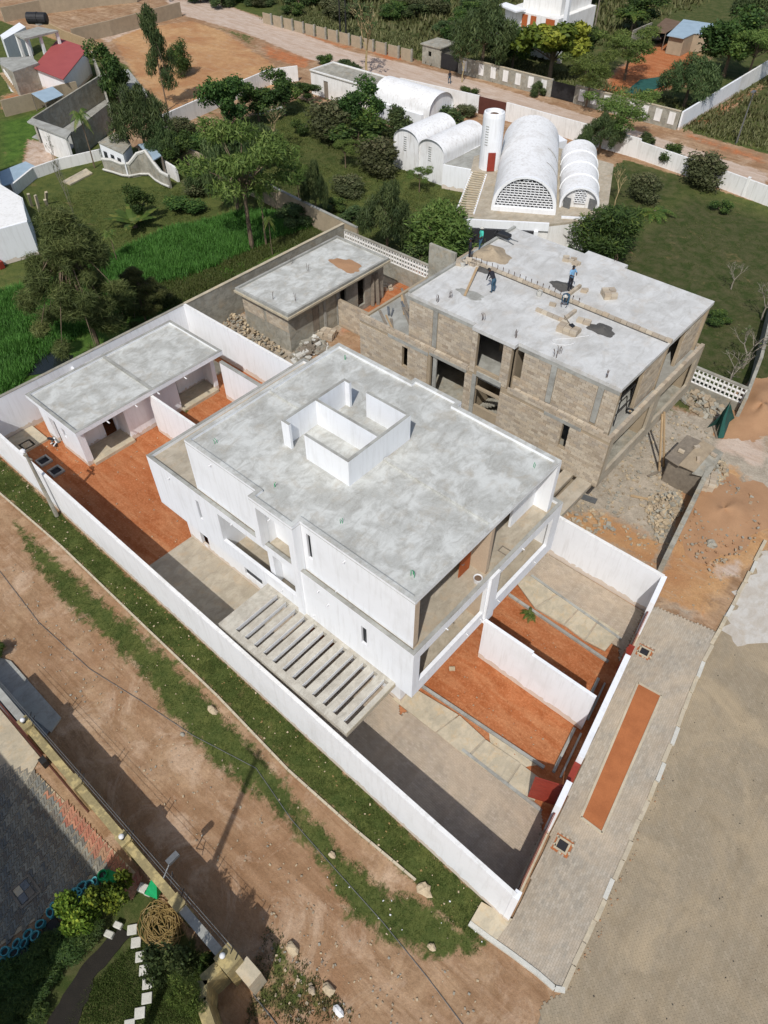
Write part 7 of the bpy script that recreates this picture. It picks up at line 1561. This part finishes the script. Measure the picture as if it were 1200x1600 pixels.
def scatter(name, label, poly, n, size, mats, seed, z=0.0):
    rr = random.Random(seed); P = np.array(poly); mbs = {m_: MB() for m_ in mats}; k = 0
    while k < n:
        x, y = rr.uniform(P[:, 0].min(), P[:, 0].max()), rr.uniform(P[:, 1].min(), P[:, 1].max())
        if not in_poly(np.array([x]), np.array([y]), poly)[0]: k += .2; continue
        s_ = rr.uniform(*size); a = rr.uniform(0, 6.28); mbs[mats[int(k) % len(mats)]].beam((x, y, z + s_ * .15), (x + s_ * math.cos(a), y + s_ * math.sin(a), z + s_ * rr.uniform(.1, .35)), s_ * rr.uniform(.4, .9), s_ * .35); k += 1
    for m_, mb in mbs.items():
        if mb.v: obj(name, mb, m_, None, label, 'litter', None, kind='stuff')
scatter('fallen_leaves', 'pale fallen leaves and scraps on the verge grass', verge_in, 300, (.03, .1), ('stone', 'hose_tan'), 1, .0)
scatter('fallen_leaves', 'pale scraps on the outer grass strip', verge_out, 60, (.03, .08), ('stone', 'rubble'), 2, .0)
roadp = ats([(0, 860), (160, 1000), (300, 1170), (430, 1290), (560, 1440), (700, 1500), (860, 1600), (450, 1600), (400, 1430), (250, 1250), (100, 1080), (0, 1000)])
scatter('road_stones', 'small stones on the dirt road', roadp, 520, (.03, .11), ('rubble', 'stone', 'plaster_grey'), 3)
scatter('litter', 'white litter scraps around the verge end', ats([(480, 1330), (700, 1380), (760, 1480), (600, 1470), (500, 1380)]), 14, (.03, .08), ('paper_white',), 4, .0)
scatter('yard_stones', 'small stones on the red soil', R(-46, -29, 10.5, 13.5) , 60, (.04, .1), ('rubble', 'stone'), 5)
scatter('yard_stones', 'small stones on the red soil', R(-39, -30.5, 14, 19), 50, (.04, .1), ('rubble', 'stone'), 6)
scatter('site_stones', 'broken stones over the building site ground', ats([(880, 780), (1050, 640), (1110, 680), (1050, 860), (990, 860)]), 600, (.05, .22), ('rubble', 'stone', 'plaster_grey'), 7)
scatter('site_stones', 'broken stones over the orange street edge', ats([(900, 840), (1000, 800), (1190, 850), (1120, 970), (960, 920)]), 140, (.04, .14), ('rubble', 'stone'), 8)
scatter('corner_stones', 'stones and rubbish at the bottom road corner', ats([(400, 1470), (520, 1500), (560, 1600), (380, 1600)]), 80, (.04, .14), ('rubble', 'stone', 'wood_grey'), 9)
for (px, py, s_, m_, lb) in ((332, 1111, .3, 'stone', 'pinkish rock on the outer grass strip'), (457, 1483, .32, 'stone', 'grey block with dark shadow on the road edge'), (514, 1547, .3, 'stone', 'rounded tan rock near the bottom edge'), (529, 1580, .26, 'paper_white', 'bright white scrap at the bottom edge'), (519, 1337, .2, 'stone', 'pale stone where the road meets grass'), (285, 1148, .14, 'plaster_grey', 'dark grey stone on the dirt road'), (487, 1548, .2, 'rubble', 'flat stone left of the rounded tan rock'), (674, 1480, .2, 'stone', 'long pale stone by the verge end')):
    x, y = at(px, py); obj('rock', MB().blob((x, y, s_ * .3), (s_, s_ * .7, s_ * .55), px, 8), m_, None, lb, 'rock', at_loc=(x, y, 0))
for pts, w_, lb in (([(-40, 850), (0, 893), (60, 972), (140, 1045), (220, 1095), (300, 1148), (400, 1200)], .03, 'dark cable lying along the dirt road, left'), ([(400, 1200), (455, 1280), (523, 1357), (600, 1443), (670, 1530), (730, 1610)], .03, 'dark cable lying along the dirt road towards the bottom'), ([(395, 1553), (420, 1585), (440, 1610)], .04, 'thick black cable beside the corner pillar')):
    g_ = ats(pts, .04); obj('cable', MB().tube([(x, y, .02) for x, y in g_], w_ * .5, 5), 'metal_grey', None, lb, 'cable', at_loc=(*g_[0], 0))  # first two tubes stand in for an overhead wire's shadow; the short one is a cable
x, y = at(909, 1045) ; 

obj('street_dust', MB().prism(ragged(street_dust, .5, .3), -.02, .008), 'pale_dust', None, 'pale cement dust spread over the far end of the street', None, kind='structure')
# ------------------------------------------------------------------ people
def person(pos, z, heading, pose, cols, label, hat=None, hgt=1.72):
    """one continuous skinned body; pose = dict of joints in body axes (x right, y forward, z up), metres for 1.72 m"""
    J = dict(pelvis=(0, 0, .92), waist=(0, 0, 1.06), chest=(0, 0, 1.3), neck=(0, 0, 1.47), head=(0, .02, 1.58), crown=(0, .02, 1.69),
             shl=(-.17, 0, 1.4), ell=(-.24, .02, 1.14), wrl=(-.24, .1, .9), hal=(-.24, .13, .82), shr=(.17, 0, 1.4), elr=(.24, .02, 1.14), wrr=(.24, .1, .9), har=(.24, .13, .82),
             hil=(-.1, 0, .88), knl=(-.11, .03, .48), anl=(-.12, 0, .09), tol=(-.12, .17, .04), hir=(.1, 0, .88), knr=(.11, .03, .48), anr=(.12, 0, .09), tor=(.12, .17, .04))
    J.update(pose); names = list(J); rad = dict(pelvis=.14, waist=.125, chest=.15, neck=.06, head=.095, crown=.07, sh=.075, el=.05, wr=.035, ha=.042, hi=.1, kn=.065, an=.045, to=.04)
    E_ = [('pelvis', 'waist'), ('waist', 'chest'), ('chest', 'neck'), ('neck', 'head'), ('head', 'crown')] + [p for s_ in 'lr' for p in (('chest', 'sh' + s_), ('sh' + s_, 'el' + s_), ('el' + s_, 'wr' + s_), ('wr' + s_, 'ha' + s_), ('pelvis', 'hi' + s_), ('hi' + s_, 'kn' + s_), ('kn' + s_, 'an' + s_), ('an' + s_, 'to' + s_))]
    k = hgt / 1.72; me = bpy.data.meshes.new('body_skeleton'); me.from_pydata([Vector(J[n]) * k for n in names], [(names.index(a), names.index(b)) for a, b in E_], [])
    o = bpy.data.objects.new('tmp', me); COL.objects.link(o); md = o.modifiers.new('skin', 'SKIN'); sd_ = me.skin_vertices[0].data
    for i, n in enumerate(names): r_ = rad.get(n, rad.get(n[:2], .06)) * k; sd_[i].radius = (r_, r_); sd_[i].use_root = (n == 'pelvis')
    ss = o.modifiers.new('sub', 'SUBSURF'); ss.levels = 1; ss.render_levels = 1
    dg = bpy.context.evaluated_depsgraph_get(); bm_ = bpy.data.meshes.new_from_object(o.evaluated_get(dg)); bpy.data.objects.remove(o)
    bm_.materials.clear()
    for c_ in (cols['skin'], cols['top'], cols['bottom'], cols['shoe']): bm_.materials.append(MATS[c_])
    segs = [(Vector(J[a]) * k, Vector(J[b]) * k, a, b) for a, b in E_]
    def part(a, b):
        if a in ('neck', 'head'): return 0
        if a[:2] == 'wr' or (a[:2] == 'el' and not cols.get('long')): return 0
        if a[:2] in ('hi', 'kn') or b[:2] == 'hi': return 2
        if a[:2] == 'an': return 3
        return 1
    for p_ in bm_.polygons:
        c_ = p_.center; best = min(segs, key=lambda s_: (lambda t_: (s_[0].lerp(s_[1], t_) - c_).length)(max(0, min(1, (c_ - s_[0]).dot(s_[1] - s_[0]) / ((s_[1] - s_[0]).length_squared + 1e-9))))); mi = part(best[2], best[3])
        if mi == 1 and best[2] == 'pelvis' and (c_ - best[0]).length < .06: mi = 2
        p_.material_index = mi; p_.use_smooth = True
    t_ = thing('person', label, 'person', (pos[0], pos[1], z), None, heading); b_ = bpy.data.objects.new('body', bm_); COL.objects.link(b_); b_.parent = t_
    hd = Vector(J['head']) * k; cr = Vector(J['crown']) * k; up = (cr - hd).normalized(); hp = hd + up * .07
    h_ = obj('hair' if not hat else 'hat', MB().blob(tuple(hp), (.1, .11, .085 if not hat else .09), 3, 10, rough=.03), hat or 'metal_black', None); h_.parent = t_
    if hat: br_ = obj('brim', MB().lathe(hp.x, hp.y, [(.1, hp.z - .02), (.16, hp.z - .03), (.1, hp.z - .035)], 12), hat, None); br_.parent = h_
    f_ = obj('face', MB().blob((hd.x - .03, hd.y + .1, hd.z + .03), (.012, .01, .01), 1, 6).blob((hd.x + .03, hd.y + .1, hd.z + .03), (.012, .01, .01), 1, 6), 'paper_white', None, kind='stuff'); f_.parent = t_
    return t_
sk_ = dict(skin='skin_dark', top='fabric_teal', bottom='fabric_jeans', shoe='fabric_dark')
person(at(750, 391, 10.5), 10.5, 2.6, dict(ell=(-.3, .05, 1.18), wrl=(-.22, .2, 1.02), hal=(-.18, .25, .98), knl=(-.12, .12, .5), anl=(-.12, .15, .09), tol=(-.12, .32, .04)), sk_, 'worker in turquoise shirt, jeans and pale cap at the roof corner', 'fabric_pale')
person(at(733, 409, 10.5), 10.5, 2.2, dict(ell=(-.32, .0, 1.2), wrl=(-.2, .12, 1.02), hal=(-.15, .14, 1.0), elr=(.34, 0, 1.2), wrr=(.2, .1, 1.02), har=(.15, .12, 1.0)), dict(skin='skin_dark', top='fabric_dark', bottom='fabric_dark', shoe='fabric_dark', long=1), 'worker dressed all in black standing hands on hips beside the bucket')
person(at(770, 457, 10.5), 10.5, 1.4, dict(waist=(0, .1, 1.03), chest=(0, .3, 1.2), neck=(0, .42, 1.3), head=(0, .5, 1.36), crown=(0, .57, 1.44), shl=(-.17, .34, 1.26), ell=(-.22, .42, 1.0), wrl=(-.15, .52, .78), hal=(-.12, .56, .7), shr=(.17, .34, 1.26), elr=(.22, .42, 1.0), wrr=(.15, .52, .78), har=(.12, .56, .7)), dict(skin='skin_dark', top='fabric_dark', bottom='fabric_jeans', shoe='fabric_dark', long=1), 'worker in dark jacket and jeans seen from behind, bending towards the mortar')
person(at(889, 453, 10.5), 10.5, 4.4, dict(ell=(-.28, .1, 1.2), wrl=(-.12, .26, 1.15), hal=(-.06, .3, 1.16), elr=(.28, .1, 1.2), wrr=(.12, .26, 1.12), har=(.06, .3, 1.12)), dict(skin='skin_dark', top='fabric_blue', bottom='fabric_dark', shoe='fabric_dark'), 'worker in light blue shirt and dark trousers standing upright by the mortar heap')
person(at(884, 477, 10.5), 10.5, 3.4, dict(pelvis=(0, 0, .75), waist=(0, .15, .84), chest=(0, .36, .93), neck=(0, .5, .98), head=(0, .6, 1.0), crown=(0, .7, 1.02), shl=(-.17, .4, .95), ell=(-.22, .5, .7), wrl=(-.15, .6, .48), hal=(-.12, .63, .4), shr=(.17, .4, .95), elr=(.22, .5, .7), wrr=(.15, .62, .48), har=(.12, .66, .4), hil=(-.1, .0, .7), knl=(-.13, .25, .42), anl=(-.13, 0, .09), tol=(-.13, .17, .04), hir=(.1, 0, .7), knr=(.13, .1, .4), anr=(.13, -.2, .09), tor=(.13, -.03, .04)), dict(skin='skin_dark', top='fabric_jeans', bottom='fabric_jeans', shoe='paper_white', long=1), 'worker in faded blue clothes and light cap crouching over the block row', 'fabric_pale')
person(at(702, 131, 0), 0, 1.0, dict(knl=(-.11, .2, .5), anl=(-.11, .1, .12), tol=(-.11, .27, .1), anr=(.12, -.25, .12), tor=(.12, -.1, .05), knr=(.11, -.05, .48)), dict(skin='skin_dark', top='fabric_dark', bottom='fabric_jeans', shoe='fabric_dark', long=1), 'lone pedestrian in dark top walking along the far dirt road')
person(at(266, 3, 0), 0, 0.3, {}, dict(skin='skin_dark', top='fabric_dark', bottom='fabric_jeans', shoe='fabric_dark', long=1), 'distant pedestrian in dark clothes at the top edge of the far road')

bed_ = ats([(186, 1448), (200, 1462), (150, 1530), (118, 1610), (60, 1610), (135, 1505)])
obj('dark_bed', MB().prism(ragged(bed_, .12, .25), -.05, .02), 'bed_soil_black', None, 'narrow black planting bed between hedge and lawn', None, kind='structure')

# the neighbour's house whose shade covers the zigzag paving, and a tall mast, both standing outside the view
NH = thing('neighbour_house', 'two storey house of the dark compound, beyond the lower left corner', 'house', (-26, -15, 0))
obj('wall', B(-42, -12.2, -20, -8.8, 0, 9.6), 'white_old', NH); obj('roof', B(-42.3, -12.2, -20.3, -8.6, 9.6, 10.0), 'grey_concrete', NH)
MP = thing('utility_pole', 'tall pole beyond the lower left corner whose shadow crosses the dirt road', 'pole', (-8.7, -5.7, 0))
obj('post', MB().tube([(-8.7, -5.7, 0), (-8.7, -5.7, 18)], [.2, .13], 8), 'wood_grey', MP); obj('cross_arm', MB().beam((-9.5, -5.7, 17.6), (-7.9, -5.7, 17.6), .12), 'wood_grey', MP)
for k, (px, py) in enumerate(((415, 262), (450, 280), (320, 300), (282, 262), (540, 262), (655, 300), (905, 262), (480, 160))):
    T('garden_tree', ['weep', 'acacia', 'weep', 'broad', 'acacia', 'acacia', 'weep', 'broad'][k], (px, py), py - [70, 60, 52, 60, 46, 40, 60, 34][k], [60, 50, 60, 52, 40, 36, 40, 40][k],
      ['drooping garden tree right of the field tree crown', 'light garden tree in front of the leaning yellow barked tree', 'low drooping tree at the far edge of the bright field', 'round tree between the wavy wall and patchy white wall', 'small light tree in the middle of the garden lawn', 'slim climber tree before the right twin vault', 'grey slim tree behind the small vault, right side', 'small leafy tree before the flat roofed white house'][k], var=k % 2)
# pieces that make the site read as lived in: footprints' scuffs, sheets, planks and buckets
rr = random.Random(77)
def loose(px, py, ln, wd, ang, mat, label, cat='plank', z=.05):
    x, y = at(px, py); obj('plank' if cat == 'plank' else cat, MB().beam((x, y, z), (x + ln * math.cos(ang), y + ln * math.sin(ang), z + .04), wd, .05), mat, None, label, cat, at_loc=(x, y, 0))
loose(985, 775, 1.8, .18, .4, 'wood_pale', 'pale plank lying on the site ground left of the rubble')
loose(1012, 745, 1.4, .2, 1.2, 'wood_grey', 'grey plank near the foot of the timber props')
loose(905, 775, 1.2, .5, .2, 'metal_grey', 'dark metal sheet under the pergola stub of the unfinished duplex', 'sheet')
loose(455, 572, 1.6, .3, .3, 'wood_pale', 'pale board on the debris by the white side wall')
loose(1120, 685, 1.6, .12, 2.2, 'wood_grey', 'thin plank beside the green net')
loose(950, 825, .5, .3, 2.0, 'plaster_grey', 'flat grey slab on the bare earth beside the white side wall', 'slab')
x, y = at(706, 1046); obj('brick', MB().seg((x - .12, y - .1), (x + .12, y + .12), .22, 0, .12), 'stone', None, 'single pale block lying on the near red front garden', 'block', at_loc=(x, y, 0))
ps = ragged(ats([(765, 1145), (800, 1160), (835, 1195), (812, 1200), (770, 1165)]), .15, .25); obj('sand_spill', MB().prism(ps, -.02, .012), 'slab_beige', None, 'pale sand spill on the near red garden edge', None, kind='structure')

scatter('mound_stones', 'small stones and clods on the orange earth by the ruined wall', ats([(1060, 850), (1100, 770), (1140, 750), (1190, 790), (1180, 850), (1110, 900)]), 220, (.05, .2), ('rubble', 'earth_pile', 'plaster_grey'), 41, .12)
scatter('garden_clods', 'small clods and stones on the red front gardens', [(-9.8, 14.6), (-4.2, 16.2), (-4.6, 19.0), (-9.8, 19.0)], 70, (.03, .09), ('rubble', 'soil_red'), 42)
scatter('garden_clods', 'small clods and stones on the far red front garden', [(-9.8, 20.4), (-5.2, 20.4), (-5.4, 22.5), (-9.8, 23.6)], 60, (.03, .09), ('rubble', 'soil_red'), 43)
scatter('street_gravel', 'fine gravel and dust crumbs on the street', ats([(930, 1480), (1060, 1180), (1130, 1010), (1200, 1000), (1200, 1600), (900, 1600)]), 160, (.02, .06), ('rubble', 'plinth_dark'), 44)
scatter('pavement_grit', 'earth crumbs washed over the pavement edge', ats([(878, 1549), (935, 1440), (990, 1315), (1052, 1167), (1064, 1170), (1000, 1325), (945, 1450), (890, 1550)]), 120, (.03, .09), ('earth_pile', 'rubble'), 45, .02)
